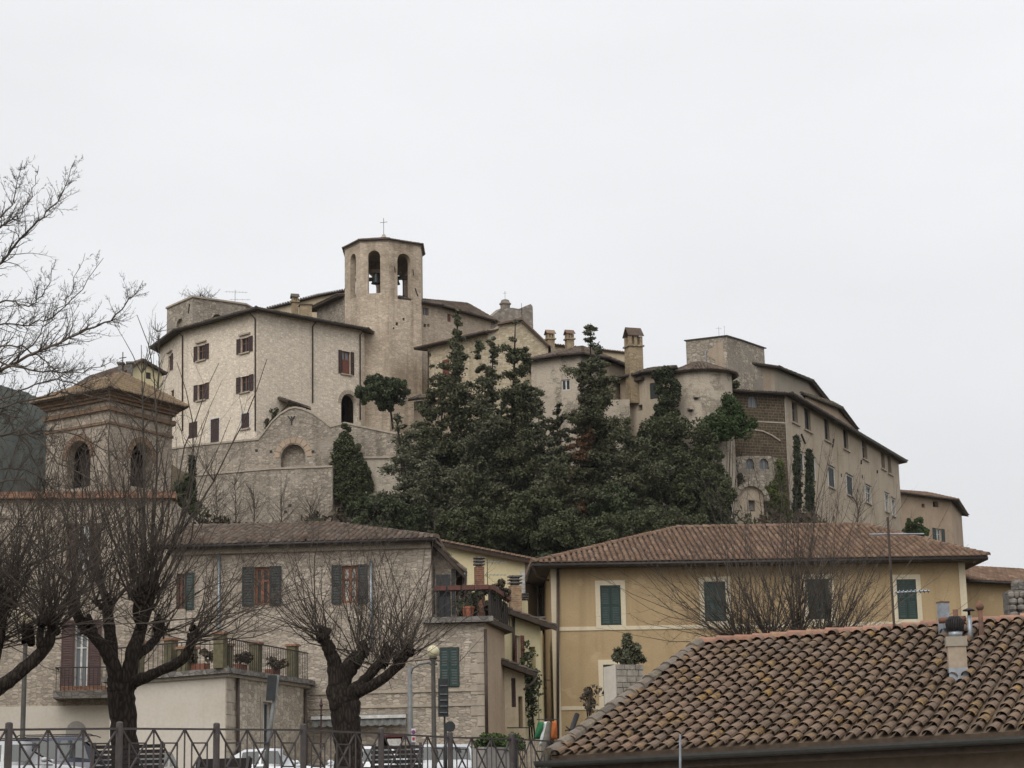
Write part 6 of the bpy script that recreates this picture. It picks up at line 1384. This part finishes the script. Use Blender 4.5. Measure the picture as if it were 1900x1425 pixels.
def flag():
    D = 59; c = P(1016, 1425, D); t = thing('tricolour_banner', 'green, white and orange banner hanging beside a grey stump', 'banner', at(flat(c), hz(c.x, c.y)))
    def strip(name, pts, col):
        rows = []
        top, bot = pts
        for s in np.linspace(0, 1, 8):
            rows.append([P(top[0] + (bot[0] - top[0]) * s + k * 1.0 * ((top[2] + (bot[2] - top[2]) * s)), top[1] + (bot[1] - top[1]) * s, D) + Vector((0, .05 * math.sin(5 * s + 4 * k), 0)) for k in np.linspace(0, 1, 5)])
        o = part(name, MB().grid(rows), simple('banner_' + name, col, .85, var=.1, scale=9), t, True); m = o.modifiers.new('thick', 'SOLIDIFY'); m.thickness = .012
    strip('green_band', ((998, 1340, 11), (991, 1371, 13)), (.02, .13, .05)); strip('white_band', ((1008, 1339, 11), (1000, 1384, 10)), (.62, .64, .62)); strip('orange_band', ((1024, 1338, 9), (1022, 1372, 12)), (.42, .12, .03))
    part('pole', MB().tube([P(996, 1335, D + .1), P(1036, 1335, D + .1)], .015, 6).tube([P(1036, 1335, D + .1), at(flat(P(1038, 1425, D + .1)), hz(1, D))], .02, 6), M_['iron'], t)
    st = thing('grey_stump', 'pale grey dead trunk between the bands of the banner', 'stump', at(flat(P(1008, 1425, 58.6)), hz(1, 58.6))); part('trunk', MB().tube([at(flat(P(1008, 1425, 58.6)), hz(1, 58.6)), P(1012, 1385, 58.6), P(1018, 1342, 58.6), P(1019, 1338, 58.6)], [.13, .12, .07, .03], 10), simple('grey_wood', (.15, .135, .11), .95, scale=9), st, True)
flag()

# ================================================================== trees and plants
def V3(p): return np.array((p[0], p[1], p[2]), float)
def smooth_line(ctrl, n=6):
    pts = []
    c = [V3(p) for p in ctrl]; c = [2 * c[0] - c[1]] + c + [2 * c[-1] - c[-2]]
    for i in range(1, len(c) - 2):
        for s in np.linspace(0, 1, n, endpoint=False):
            a, b, d, e = c[i - 1], c[i], c[i + 1], c[i + 2]
            pts.append(.5 * ((2 * b) + (d - a) * s + (2 * a - 5 * b + 4 * d - e) * s ** 2 + (3 * b - a - 3 * d + e) * s ** 3))
    pts.append(c[-2]); return np.array(pts)
def shoot(p, d, L, r, rng, bend=.12, up=.25, n=6, twigs=4, out=None, level=0):
    d = d / np.linalg.norm(d); pts = [p]; q = p.copy(); seg = L / n
    for k in range(n):
        d = d + rng.normal(size=3) * bend + np.array((0, 0, up / n)); d /= np.linalg.norm(d); q = q + d * seg; pts.append(q.copy())
    pts = np.array(pts); rs = np.linspace(r, r * .22, n + 1); out.append((pts, rs))
    if level < 2 and twigs:
        for _ in range(twigs):
            k = rng.integers(1, n); s = rng.normal(size=3); t = (pts[k + 1] - pts[k]); t /= np.linalg.norm(t); s -= s.dot(t) * t; s /= np.linalg.norm(s)
            shoot(pts[k].copy(), t * .8 + s * rng.uniform(.5, 1.0), L * rng.uniform(.15, .42) * (1 - k / n * .5), max(rs[k] * .5, .0035), rng, bend * 1.3, up * .8, 4, twigs // 2 if level == 0 else 0, out, level + 1)
DENS = 1.2
def pollard(name, label, D, trunk, limbs, knobs, seed, mat='twig', barkm='bark', dens=DENS):
    """trunk / limbs: (px, py, half-width px, depth offset) control points; knobs: (px, py, dy, shoots, mean length m, lean x, lean z, spread, r)"""
    rng = np.random.default_rng(seed); s = mpp(D); polys = []
    g = P(trunk[0][0], trunk[0][1], D); gz = hz(g.x, g.y); base = (g.x, g.y, gz); t = thing(name, label, 'tree', base, 'bare pollarded trees')
    def line(pts, n=6):
        c = smooth_line([P(x, y, D + dy) for x, y, w, dy in pts], n); w = np.interp(np.linspace(0, 1, len(c)), np.linspace(0, 1, len(pts)), [q[2] * s * (.78 if q[2] < 24 else .93) for q in pts])
        return c + rng.normal(size=c.shape) * (w[:, None] * .05), w * rng.uniform(.95, 1.06, len(w))
    a, w = line(trunk); a = np.vstack([[a[0][0], a[0][1], gz - .1], a]); w = np.concatenate([[w[0] * 1.25], w]); polys.append((a, w))
    for l in limbs: polys.append(line(l))
    for x, y, dy, *_ in knobs:
        c = V3(P(x, y, D + dy))
        for _k in range(3): polys.append((np.array([c + rng.normal(size=3) * .08 - (0, 0, .12), c + rng.normal(size=3) * .08, c + rng.normal(size=3) * .06 + (0, 0, .1)]), np.array([.07, .11, .05]) * rng.uniform(.6, 1.1)))
    V, f = tubes_arrays(polys, 10); apart('trunk', V, f, M_[barkm], t, True)
    out = []; ends = [(q[0][-1], q[0][max(0, len(q[0]) - 6)]) for q in polys[1:1 + len(limbs)]]
    for x, y, dy, n, L, lx, lz, sp, r in knobs:
        c = V3(P(x, y, D + dy)); e = min(ends, key=lambda q: np.linalg.norm(q[0] - c)); back_ = e[1] - e[0] if np.linalg.norm(e[0] - c) < .5 else np.zeros(3)
        for _k in range(int(n * dens)):
            if _k % 3 == 2 and n > 9: sp_ = sp * 1.5
            else: sp_ = sp
            d = np.array((lx, 0, lz * .8)) + rng.normal(size=3) * sp_ * 1.25; d[2] = abs(d[2]) + .05; dn_ = rng.random() < .04; d[2] *= -.3 if dn_ else 1
            shoot(c + rng.normal(size=3) * .08 + back_ * rng.random() ** 2 * .9, d, L * rng.uniform(.45, 1.45) * (.35 if dn_ else 1), r * rng.uniform(.45, 1.05), rng, .12, .45, 8, int(rng.integers(5, 12)), out)
    V, f = tubes_arrays(out, 3); apart('crown', V, f, M_[mat], t); return t
pollard('pollard_tree', 'bare pollarded tree with a thick dark trunk by the left bench', 41, [(233, 1425, 27, 0), (230, 1350, 26, 0), (226, 1290, 27, 0), (226, 1262, 27, 0)],
    [[(222, 1275, 22, 0), (205, 1222, 17, -.1), (178, 1185, 13, -.2), (150, 1158, 11, -.2), (136, 1122, 9, -.3)], [(208, 1225, 15, 0), (203, 1165, 14, .3), (198, 1125, 12, .5)], [(236, 1275, 22, 0), (246, 1215, 17, 0), (262, 1165, 15, .2), (280, 1098, 13, .2)],
     [(252, 1218, 12, .1), (280, 1196, 11, .5), (298, 1172, 10, .8)], [(236, 1270, 16, 0), (290, 1248, 12, -.4), (340, 1222, 12, -.6), (360, 1180, 11, -.7)], [(262, 1165, 9, .1), (252, 1140, 8, -.3), (256, 1110, 8, -.4)]],
    [(134, 1112, -.3, 16, 3.0, -.15, .9, .38, .024), (158, 1150, -.2, 8, 1.6, -.3, .5, .5, .014), (198, 1118, .5, 20, 3.6, -.05, 1.2, .30, .032), (172, 1172, 0, 6, 1.2, -.3, .6, .6, .012), (281, 1092, .2, 26, 4.4, .06, 1.5, .28, .034), (299, 1168, .8, 16, 2.6, .5, .7, .45, .02), (256, 1106, -.4, 14, 3.2, .0, 1.2, .32, .026), (361, 1174, -.7, 30, 2.7, .75, .55, .42, .018), (280, 1120, .2, 16, 3.9, .95, .7, .3, .022)], 5, dens=1.0)
pollard('pollard_tree', 'bare pollarded tree with a forked dark trunk in front of the stone house', 43, [(648, 1425, 29, 0), (645, 1370, 28, 0), (640, 1310, 30, 0), (640, 1285, 31, 0)],
    [[(628, 1290, 24, 0), (622, 1235, 18, 0), (610, 1205, 14, -.1), (596, 1180, 11, -.2)], [(632, 1270, 20, .1), (655, 1230, 22, .2), (672, 1212, 13, .3)], [(652, 1285, 16, 0), (682, 1258, 13, -.1), (712, 1220, 11, -.1)], [(655, 1290, 14, 0), (700, 1266, 12, -.4), (735, 1238, 11, -.5), (754, 1215, 10, -.5)]],
    [(595, 1176, -.2, 26, 2.2, -.5, .75, .5, .018), (674, 1205, .3, 22, 2.6, -.05, 1.1, .36, .018), (712, 1212, -.1, 24, 2.6, .12, 1.1, .36, .018), (755, 1208, -.5, 28, 2.4, .45, .85, .42, .018), (738, 1225, -.5, 12, 1.6, .35, .5, .5, .014), (612, 1195, 0, 8, 1.3, -.4, .5, .5, .012)], 8)
pollard('pollard_tree', 'bare pollarded tree reaching in from the left edge with a curved dark limb', 38, [(-75, 1425, 30, 0), (-72, 1380, 28, 0), (-62, 1330, 28, 0), (-50, 1310, 26, 0)],
    [[(-50, 1312, 20, 0), (0, 1275, 17, 0), (45, 1240, 16, 0), (85, 1200, 15, .2), (100, 1160, 12, .3)], [(-50, 1310, 18, 0), (-20, 1250, 14, .3), (-2, 1190, 13, .5), (6, 1135, 10, .6)], [(78, 1212, 10, .1), (74, 1180, 9, -.1), (82, 1150, 8, -.2)]],
    [(100, 1152, .3, 26, 3.4, .05, 1.1, .38, .022), (7, 1125, .6, 28, 3.6, .1, 1.2, .36, .024), (82, 1145, -.2, 16, 2.8, -.1, .9, .45, .018), (-40, 1200, .8, 26, 3.8, .25, 1.1, .38, .024), (50, 1180, .6, 12, 2.4, .1, .8, .6, .014), (-60, 1100, .5, 22, 4.2, .5, .9, .4, .02)], 13, dens=1.55)
pollard('pollard_tree', 'many-stemmed bare tree behind the near tile roof in front of the ochre house', 58, [(1455, 1330, 20, 0), (1453, 1280, 19, 0), (1450, 1245, 20, 0), (1450, 1228, 20, 0)],
    [[(1445, 1240, 12, 0), (1400, 1215, 10, -.2), (1375, 1200, 8, -.2)], [(1448, 1235, 12, 0), (1440, 1210, 10, .4), (1432, 1196, 9, .6)], [(1455, 1235, 12, 0), (1470, 1210, 10, .2), (1480, 1196, 9, .3)], [(1455, 1240, 12, 0), (1510, 1215, 10, -.2), (1540, 1198, 8, -.2)]],
    [(1375, 1200, -.2, 22, 3.9, -.5, .95, .38, .022), (1432, 1196, .6, 22, 4.7, -.2, 1.2, .36, .026), (1480, 1196, .3, 22, 4.7, .15, 1.2, .36, .026), (1540, 1198, -.2, 22, 4.2, .4, 1.1, .36, .023), (1400, 1212, 0, 10, 2.4, -.9, .45, .35, .02), (1560, 1200, 0, 10, 2.4, .7, .9, .35, .022)], 21, 'twig', 'bark_grey', dens=2.3)
def big_tree():
    rng = np.random.default_rng(3); D = 34; t0 = P(-190, 1425, D); gz = hz(t0.x, t0.y); t = thing('large_bare_tree', 'tall bare tree spreading fine branches in from the upper left edge', 'tree', (t0.x, t0.y, gz)); out = []
    def branch(ctrl, r0, r1, kids, L, lvl_=0):
        c = smooth_line([P(*q[:2], D + q[2]) for q in ctrl], 5); c = c + rng.normal(size=c.shape) * .02; rs = np.linspace(r0, r1, len(c)); out.append((c, rs))
        for _ in range(kids):
            k = int(rng.integers(len(c) * .25, len(c) - 1)); tg = c[min(k + 1, len(c) - 1)] - c[k - 1]; tg /= np.linalg.norm(tg); s = rng.normal(size=3); s[2] += .45; s -= s.dot(tg) * tg; s /= np.linalg.norm(s)
            shoot(c[k].copy(), tg * .8 + s * rng.uniform(.5, 1.0), L * rng.uniform(.35, 1.25) * (1.1 - k / len(c) * .85), min(.018, rs[k] * .42), rng, .15, .5, 8, int(rng.integers(5, 11)), out)
    tr = smooth_line([(t0.x, t0.y, gz - .1), P(-185, 1150, D), P(-200, 900, D), P(-210, 700, D + .4), P(-200, 520, D + .6)], 6); V, f = tubes_arrays([(tr, np.linspace(.33, .14, len(tr)))], 12); apart('trunk', V, f, M_['bark'], t, True)
    branch([(-195, 900, 0), (-90, 745, -.3), (0, 690, -.5), (90, 645, -.6), (180, 605, -.6), (232, 568, -.6), (267, 521, -.6)], 0.048, 0.005, 62, 1.13)
    branch([(-205, 780, 0), (-100, 560, .4), (0, 492, .5), (60, 420, .5), (105, 375, .5), (140, 297, .5)], 0.041, 0.005, 57, 1.03)
    branch([(-200, 860, 0), (-100, 700, .8), (-20, 610, 1), (55, 600, 1), (120, 570, 1), (190, 478, 1)], 0.033, 0.005, 53, 1.03)
    branch([(-195, 940, 0), (-60, 690, -1), (60, 688, -1.3), (140, 690, -1.4), (215, 668, -1.4)], 0.033, 0.005, 47, 0.93)
    branch([(-205, 700, 0), (-120, 520, -.5), (-40, 440, -.8), (20, 380, -.8), (40, 300, -.8)], 0.033, 0.005, 47, 0.98)
    branch([(-200, 820, 0), (-80, 760, .5), (20, 735, .6), (90, 705, .6), (160, 720, .7), (225, 760, .8)], 0.028, 0.005, 47, 0.93)
    branch([(-200, 880, 0), (-90, 790, 1.2), (0, 770, 1.4), (60, 790, 1.4), (110, 850, 1.5)], 0.025, 0.005, 36, 0.93)
    branch([(-210, 640, 0), (-140, 430, .5), (-80, 330, .6), (-40, 250, .6)], 0.033, 0.005, 30, 0.93)
    branch([(0, 690, -.5), (60, 640, .1), (95, 590, .4), (128, 545, .5), (160, 470, .6)], 0.017, 0.004, 30, 0.83)
    branch([(-200, 980, 0), (-90, 900, .4), (0, 870, .5), (80, 890, .5), (150, 960, .6), (190, 1040, .6)], 0.027, 0.005, 42, 0.90)
    branch([(-200, 1000, 0), (-100, 960, -.6), (0, 960, -.8), (70, 1000, -.8), (120, 1070, -.8)], 0.027, 0.005, 36, 0.90)
    branch([(-195, 960, 0), (-80, 830, -.4), (20, 810, -.5), (110, 800, -.5), (190, 830, -.5), (250, 880, -.5)], 0.027, 0.005, 42, 0.90)
    for e in ([(60, 740, .3), (150, 730, .4), (230, 760, .5), (300, 820, .5)], [(40, 800, -.6), (110, 860, -.7), (190, 900, -.7), (260, 960, -.7)], [(20, 640, .8), (70, 660, .9), (110, 700, .9), (150, 770, .9)], [(30, 890, .2), (90, 940, .2), (130, 1010, .2), (150, 1090, .2)], [(10, 560, -.3), (50, 570, -.4), (85, 540, -.4), (105, 480, -.4)], [(0, 420, .2), (35, 400, .2), (60, 360, .2), (72, 310, .2)], [(0, 770, .6), (60, 850, .6), (90, 930, .6), (100, 1010, .6)]):
        branch([(-200, e[0][1] + 190, 0), (-90, e[0][1] + 60, e[0][2])] + e, .030, .004, 40, .85)
    V, f = tubes_arrays(out, 3); apart('crown', V, f, M_['twig'], t)
big_tree()
def bare_sapling(label, px, py0, py1, D, wpx, seed, n=16, group=None):
    rng = np.random.default_rng(seed); b, a = P(px, py0, D), P(px, py1, D); g = min(b.z, hz(b.x, b.y)) if hz(b.x, b.y) < b.z else b.z; t = thing('bare_sapling', label, 'tree', at(flat(b), g)); out = []; H = a.z - b.z
    tr = smooth_line([at(flat(b), g - .1), b, b.lerp(a, .5) + Vector((.1, 0, 0)), a], 5); out.append((tr, np.linspace(.05 + H * .008, .012, len(tr)))); V, f = tubes_arrays(out, 6); apart('trunk', V, f, M_['bark_grey'], t, True); out = []
    for _ in range(n):
        k = int(rng.integers(len(tr) * .25, len(tr) - 1)); d = rng.normal(size=3); d[2] = abs(d[2]) + .5; shoot(tr[k].copy(), d, wpx * mpp(D) * rng.uniform(.6, 1.3), .022, rng, .12, .3, 6, 5, out)
    V, f = tubes_arrays(out, 3); apart('crown', V, f, M_['twig_grey'], t)
for k_, (x_, y0_, y1_, D_, lab_) in enumerate(((262, 1180, 640, 70, 'slender bare tree with upright shoots before the right arch of the belfry'),)): bare_sapling(lab_, x_, y0_, y1_, D_, 105, 80 + k_, 40)
bare_sapling('bare sapling rising in front of the long building', 1590, 985, 925, 146, 55, 31, 26); bare_sapling('thin bare tree standing up left of the white house', 292, 760, 600, 104, 34, 32, 30)
for k_, (x_, y0_, y1_, lab_) in enumerate(((400, 1000, 915, 'bare scrub tree left in front of the retaining wall'), (520, 1000, 925, 'bare scrub tree in the middle before the retaining wall'), (575, 1000, 935, 'low bare scrub tree at the right of the retaining wall'), (435, 1000, 890, 'tall bare scrub tree before the retaining wall'))): bare_sapling(lab_, x_, y0_, y1_, 142, 60, 60 + k_, 34)
bare_sapling('bare scrubby sapling at the foot of the retaining wall', 470, 985, 905, 140, 50, 33, 24); bare_sapling('bare sapling left of the twin cypresses', 1420, 990, 930, 145, 40, 34, 22)

# ------------------------------------------------------------------ conifers and evergreens
def conifer(name, label, px, py0, py1, D, hw, seed, mat='conifer', dens=1.0, shape='tall', size=.115, bare=.06, ex=.5):
    rng = np.random.default_rng(seed); a = P(px[0], py0, D); gx = P(px[1], py1, D); g = min(hz(gx.x, gx.y), gx.z); b = at(flat(gx), gx.z); H = a.z - b.z; Rm = hw * mpp(D)
    t = thing(name, label, 'tree', at(flat(b), g)); A, B = V3(a), V3(b); trunk = [(np.vstack([[b.x, b.y, g - .2], B, B + (A - B) * .5 + rng.normal(size=3) * .12, A]), np.array([.24, .22, .12, .02]) * max(.5, Rm / 2.4))]; C, AX = [], []
    an = rng.uniform(0, 6.28); leaders = [(0, 0, 1.0), (math.cos(an) * Rm * .42, math.sin(an) * Rm * .42, .86), (math.cos(an + 2.6) * Rm * .5, math.sin(an + 2.6) * Rm * .5, .74)]
    n = int((56 if shape == 'tall' else 46) * dens * max(1, H / 9))
    for k in range(n):
        s = bare + (1 - bare) * ((k + rng.random()) / n); ld = leaders[0] if shape != 'tall' else leaders[min(2, int(rng.random() ** 1.5 * 3))]; q = B + (A - B) * s * ld[2] + np.array((ld[0], ld[1], 0)) * min(1, s * 1.6)
        if shape == 'tall': w = Rm * (1.0 - s) ** ex * (.88 + .2 * math.sin(5.3 * s + seed * 1.7)) + .12
        elif shape == 'column': w = Rm * min(1, (1 - s) * 1.12) ** .9 * min(1, .75 + s * 2.2)
        else: w = Rm * math.sin(math.pi * min(1, .12 + s * .86)) ** .7
        L = w * rng.uniform(.25, 1.35) if shape == 'tall' else w * rng.uniform(.55, 1.15); az = rng.uniform(0, 2 * math.pi); el = rng.uniform(-.35, .75) if shape != 'column' else rng.uniform(.7, 1.2)
        d = np.array((math.cos(az) * math.cos(el), math.sin(az) * math.cos(el), math.sin(el)))
        m = max(3, int(L / .3)); pts = np.array([q + d * L * i / m + np.array((0, 0, -.10 * L * (i / m) ** 2 + .12 * (i / m) ** 3)) for i in range(m + 1)]); trunk.append((pts, np.linspace(.03, .008, m + 1)))
        nc = int((45 + 135 * L) * min(dens, 1.5) * (1.2 if shape != 'tall' else .8))
        u = rng.random(nc) ** .6; base = pts[np.minimum((u * m).astype(int), m - 1)]; sp = (.08 + .20 * (1 - abs(u - .55)))[:, None] * min(1.2, max(.40, L * .55))
        C.append(base + rng.normal(size=(nc, 3)) * sp * (1, 1, .6)); AX.append(np.repeat(d[None] * .8 + (0, 0, .15), nc, 0))
    V, f = tubes_arrays(trunk, 5); apart('trunk', V, f, M_['bark'], t, True); C = np.concatenate(C); V, f = cards(C, size, 1.9, np.concatenate(AX)); apart('crown', V, f, M_[mat], t); return t
cf = [('tall dark conifer with a narrow tip in front of the cream house', (850, 842), 572, 985, 141, 100, 'conifer', 1.7), ('broad dark conifer in the centre of the hillside', (956, 955), 598, 1010, 139, 94, 'conifer', 1.7), ('slender conifer between the two tallest ones', (915, 905), 628, 990, 142.5, 60, 'conifer', 1.3),
      ('dark conifer with a wispy top below the tall chimney', (1096, 1092), 600, 1010, 139, 74, 'conifer', 1.6), ('conifer with a rusty brown dead side', (1078, 1080), 672, 985, 137.5, 30, 'conifer_dry', 1.2), ('loose grey-green conifer right of the ivy pyramid', (735, 765), 770, 985, 137, 95, 'conifer_b', 1.1),
      ('dark conifer beside the white-framed window', (1036, 1032), 745, 1000, 140, 42, 'conifer_b', 1.4), ('low dense conifer below the town wall', (1165, 1170), 775, 1015, 137, 78, 'conifer', 1.4), ('grey-green conifer low in front of the garden wall', (805, 805), 838, 1015, 134, 62, 'conifer_b', 1.2), ('low dark conifer under the broad one', (890, 890), 850, 1020, 132, 70, 'conifer', 1.4), ('low dark conifer under the rusty one', (1040, 1040), 850, 1020, 131, 75, 'conifer', 1.5), ('broad conifer filling the gap right of the tallest one', (895, 893), 700, 1000, 138, 64, 'conifer_b', 1.4), ('smaller conifer overlapping the left side of the tallest one', (822, 818), 700, 985, 140, 56, 'conifer', 1.2), ('loose conifer tucked between the broad one and the rusty one', (1000, 998), 740, 1000, 137, 50, 'conifer_b', 1.1), ('dark conifer left of the ivy covered tower', (1132, 1130), 790, 1005, 139, 56, 'conifer_b', 1.3)]
for i, (lab, px, y0, y1, D, hw, mt, dn) in enumerate(cf): tag(conifer('conifer', lab, px, y0, y1, D, hw, 40 + i, mt, dn, ex=.8 if i == 0 else .5), group='conifers on the hillside')
for i, (lab, x, y0, y1, D, hw) in enumerate((('left and taller of the twin thin cypresses by the long building', 1478, 810, 992, 146.5, 13), ('right and fuller of the twin thin cypresses by the long building', 1501, 836, 992, 146, 18), ('single slim cypress at the left end of the retaining wall', 356, 848, 1000, 141, 10))):
    conifer('cypress', lab, (x, x + 2), y0, y1, D, hw, 70 + i, 'cypress', 2.6, 'column', .11, .0)
def broad(name, label, px, py, D, rx, ry, n, mat, seed, size=.22, base=None, cat='tree', per=110, trunk=True):
    rng = np.random.default_rng(seed); c = P(px, py, D); s = mpp(D); g = hz(c.x, c.y) if base is None else P(base[0], base[1], D).z; cs, rr = [], []
    for _ in range(n):
        d = rng.normal(size=3); d /= np.linalg.norm(d); k = rng.uniform(.25, 1.12) ** .7; cs.append(np.array(c) + d * k * np.array((rx * s, rx * s * .8, ry * s))); rr.append(rng.uniform(.28, .5) * min(1.6, max(.55, rx * s * .36)))
    V, f = cards(clumps(cs, rr, per, size, rng, .25), size, 1.4, None, 0, rng); t = thing(name, label, cat, (P(base[0], base[1], D).x if base else c.x, c.y, g)); apart('crown', V, f, M_[mat], t); b = Vector((t.location.x, c.y, g)); tw = max(.06, rx * s * .05)
    pol = [(smooth_line([b - Z * .2, b.lerp(c, .45) + Vector((.1, 0, 0)), c], 4), np.linspace(tw, tw * .5, 9))] + [(np.array([np.array(b.lerp(c, .5)), (np.array(c) + q) / 2 + rng.normal(size=3) * .15, q]), np.array([tw * .55, tw * .35, tw * .12])) for q in cs[:12]]
    V, f = tubes_arrays(pol, 6); apart('trunk', V, f, M_['bark'], t, True); return t
broad('terrace_tree', 'round evergreen tree on a thin trunk standing on the terrace', 713, 726, 148, 48, 31, 130, 'broadleaf', 81, .11, (729, 790), per=170)
ev = [('dark evergreen oak at the right end of the wood', 1300, 930, 139, 62, 60, 'ivy_dark', 90), ('dark evergreen oak below the ivy covered tower', 1235, 915, 140, 62, 75, 'ivy_dark', 100), ('dark evergreen oak below the conifers on the right', 1135, 960, 133, 65, 55, 'broadleaf', 80), ('evergreen oak in the middle of the wood', 985, 975, 128, 80, 55, 'ivy_dark', 90), ('evergreen oak behind the yellow gable house', 870, 985, 126, 75, 45, 'ivy_dark', 80), ('evergreen oak at the left end of the wood', 715, 965, 130, 70, 45, 'broadleaf', 80), ('evergreen oak behind the left hip of the ochre roof', 1080, 1000, 120, 85, 45, 'ivy_dark', 90), ('evergreen bush between the belfry and the retaining wall', 340, 930, 112, 34, 50, 'broadleaf', 50), ('low evergreen oak behind the ochre roof', 1230, 985, 122, 80, 40, 'ivy_dark', 80)]
for i, (lab, x, y, D, rx, ry, mt, n) in enumerate(ev): tag(broad('evergreen_oak', lab, x, y, D, rx, ry, n, mt, 90 + i, .13, per=280), group='evergreen oaks on the hillside')
# ivy
LW = Fac(P(300, 850, 148.5), P(740, 850, 146))
ivy_on('ivy_pyramid', 'dense dark green ivy pyramid on the terrace wall', Fac(P(600, 850, 145.6), P(700, 850, 145.2)), [(642, 788), (632, 808), (622, 838), (617, 880), (616, 928), (640, 936), (684, 930), (688, 895), (680, 862), (664, 825), (650, 798)], 150, 200, .12, .5, 'ivy_dark', 'ivy', .36)
ivy_on('tower_ivy', 'upright ivy column on the left side of the round tower', Fac(P(1190, 720, 145.2), P(1275, 720, 144.9)), [(1210, 694), (1245, 688), (1256, 720), (1262, 770), (1268, 815), (1205, 815), (1212, 770), (1225, 745)], 70, 170, .12, .7, 'undergrowth', 'ivy', .42)
ivy_on('ivy_bush', 'bright green ivy bush bulging between round tower and brown stone end', Fac(P(1290, 780, 144.6), P(1400, 780, 145.4)), [(1345, 742), (1358, 750), (1368, 772), (1392, 790), (1389, 808), (1360, 812), (1330, 815), (1296, 806), (1310, 782), (1335, 768)], 75, 200, .13, 1.2, 'ivy', 'ivy', .5)
ivy_on('wall_ivy', 'great dark ivy curtain covering the wall below the round tower', Fac(P(1140, 880, 143.5), P(1350, 880, 144.2)), [(1150, 1000), (1150, 850), (1185, 800), (1225, 785), (1262, 790), (1300, 800), (1330, 812), (1336, 850), (1346, 880), (1350, 940), (1352, 1000)], 260, 210, .14, 1.8, 'ivy_dark', 'ivy', .65)
ivy_on('yellow_vine', 'yellow-green vine hanging on the corner of the brown stone end', lbF[0], [(1444, 856), (1452, 900), (1466, 950), (1466, 970), (1430, 965), (1410, 930), (1392, 905), (1396, 897), (1420, 892), (1436, 880)], 52, 90, .12, .6, 'vine', 'vine', .38)
ivy_on('dry_creeper', 'brown dry creeper on the foot of the brown stone end', lbF[0], [(1418, 985), (1410, 935), (1440, 940), (1466, 975), (1460, 1000), (1350, 1000), (1352, 960), (1360, 880), (1352, 830), (1362, 822), (1372, 880), (1378, 960)], 60, 80, .10, .5, 'brush', 'creeper', .4)
broad('garden_shrub', 'green shrub in front of the pinkish house', 1700, 985, 178, 24, 22, 60, 'ivy', 120, .14, None, 'shrub', 130)
def twig_bush():
    rng = np.random.default_rng(55); c = P(372, 553, 164); t = thing('roof_shrub', 'bare twiggy bush growing on top of the ruined square tower', 'shrub', c); out = []
    for _ in range(46): d = rng.normal(size=3) * (1.1, .8, .3); d[2] = abs(d[2]) + .55; shoot(V3(c) + rng.normal(size=3) * (.5, .3, 0) , d, rng.uniform(.7, 1.5), .018, rng, .15, .2, 5, 6, out)
    V, f = tubes_arrays(out, 3); apart('crown', V, f, M_['twig_grey'], t); part('stem', MB().tube([c - Z * .1, c + Z * .4], .06, 6), M_['bark_grey'], t)
twig_bush()
broad('wall_plant', 'small dark plant tuft at the joint between square block and long building', 1365, 714, 149.5, 9, 8, 10, 'ivy_dark', 122, .14, (1365, 722), 'plant', 50)
ivy_on('wall_creeper', 'thin green creeper beside the tiled canopy of the white house', whF[2], [(482, 812), (487, 785), (497, 762), (508, 752), (513, 765), (503, 790), (498, 812)], 20, 60, .09, .3, 'undergrowth', 'creeper', .22)
# undergrowth on the slope: nobody could count it
def undergrowth():
    rng = np.random.default_rng(7); pts, rr = [], []; p2, r2 = [], []
    while len(pts) + len(p2) < 1900:
        y = rng.uniform(96, 144.5); x = rng.uniform(-.27, .34) * y; z = hz(x, y)
        if x / y > .11 and y > 143: continue
        brown = (x < -.085 * y and rng.random() < .75) or (x > .115 * y and rng.random() < .7)
        (p2 if brown else pts).append((x, y, z + (rng.uniform(.1, 1.3) if not (brown and y > 134) else rng.uniform(.2, 3.0)))); (r2 if brown else rr).append(rng.uniform(.5, 1.0))
    V, f = cards(clumps(pts, rr, 80, .3, rng, .3), .2, 1.8, None, 0, rng); o = apart('undergrowth', V, f, M_['undergrowth']); tag(o, 'mixed green undergrowth covering the slope below the hill town', 'undergrowth', kind='stuff')
    V, f = cards(clumps(p2, r2, 60, .3, rng, .2), .16, 3.6, None, 0, rng); o = apart('dry_brush', V, f, M_['brush']); tag(o, 'dry brown brushwood on the slope below the hill town', 'brushwood', kind='stuff')
undergrowth()

# ------------------------------------------------------------------ damp winter air
def haze():
    o = part('haze', MB().box((-3200, -500, -6), (6400, 0, 0), (0, 5700, 0), (0, 0, 320)), None); tag(o, 'thin grey winter haze filling the valley', 'haze', kind='stuff')
    m = bpy.data.materials.new('haze'); m.use_nodes = True; t = m.node_tree; t.nodes.clear()
    out = t.nodes.new('ShaderNodeOutputMaterial'); v = t.nodes.new('ShaderNodeVolumePrincipled'); v.inputs['Color'].default_value = (.93, .95, .98, 1); v.inputs['Density'].default_value = .00008; v.inputs['Anisotropy'].default_value = .2
    t.links.new(v.outputs[0], out.inputs['Volume']); o.data.materials.append(m)
haze()
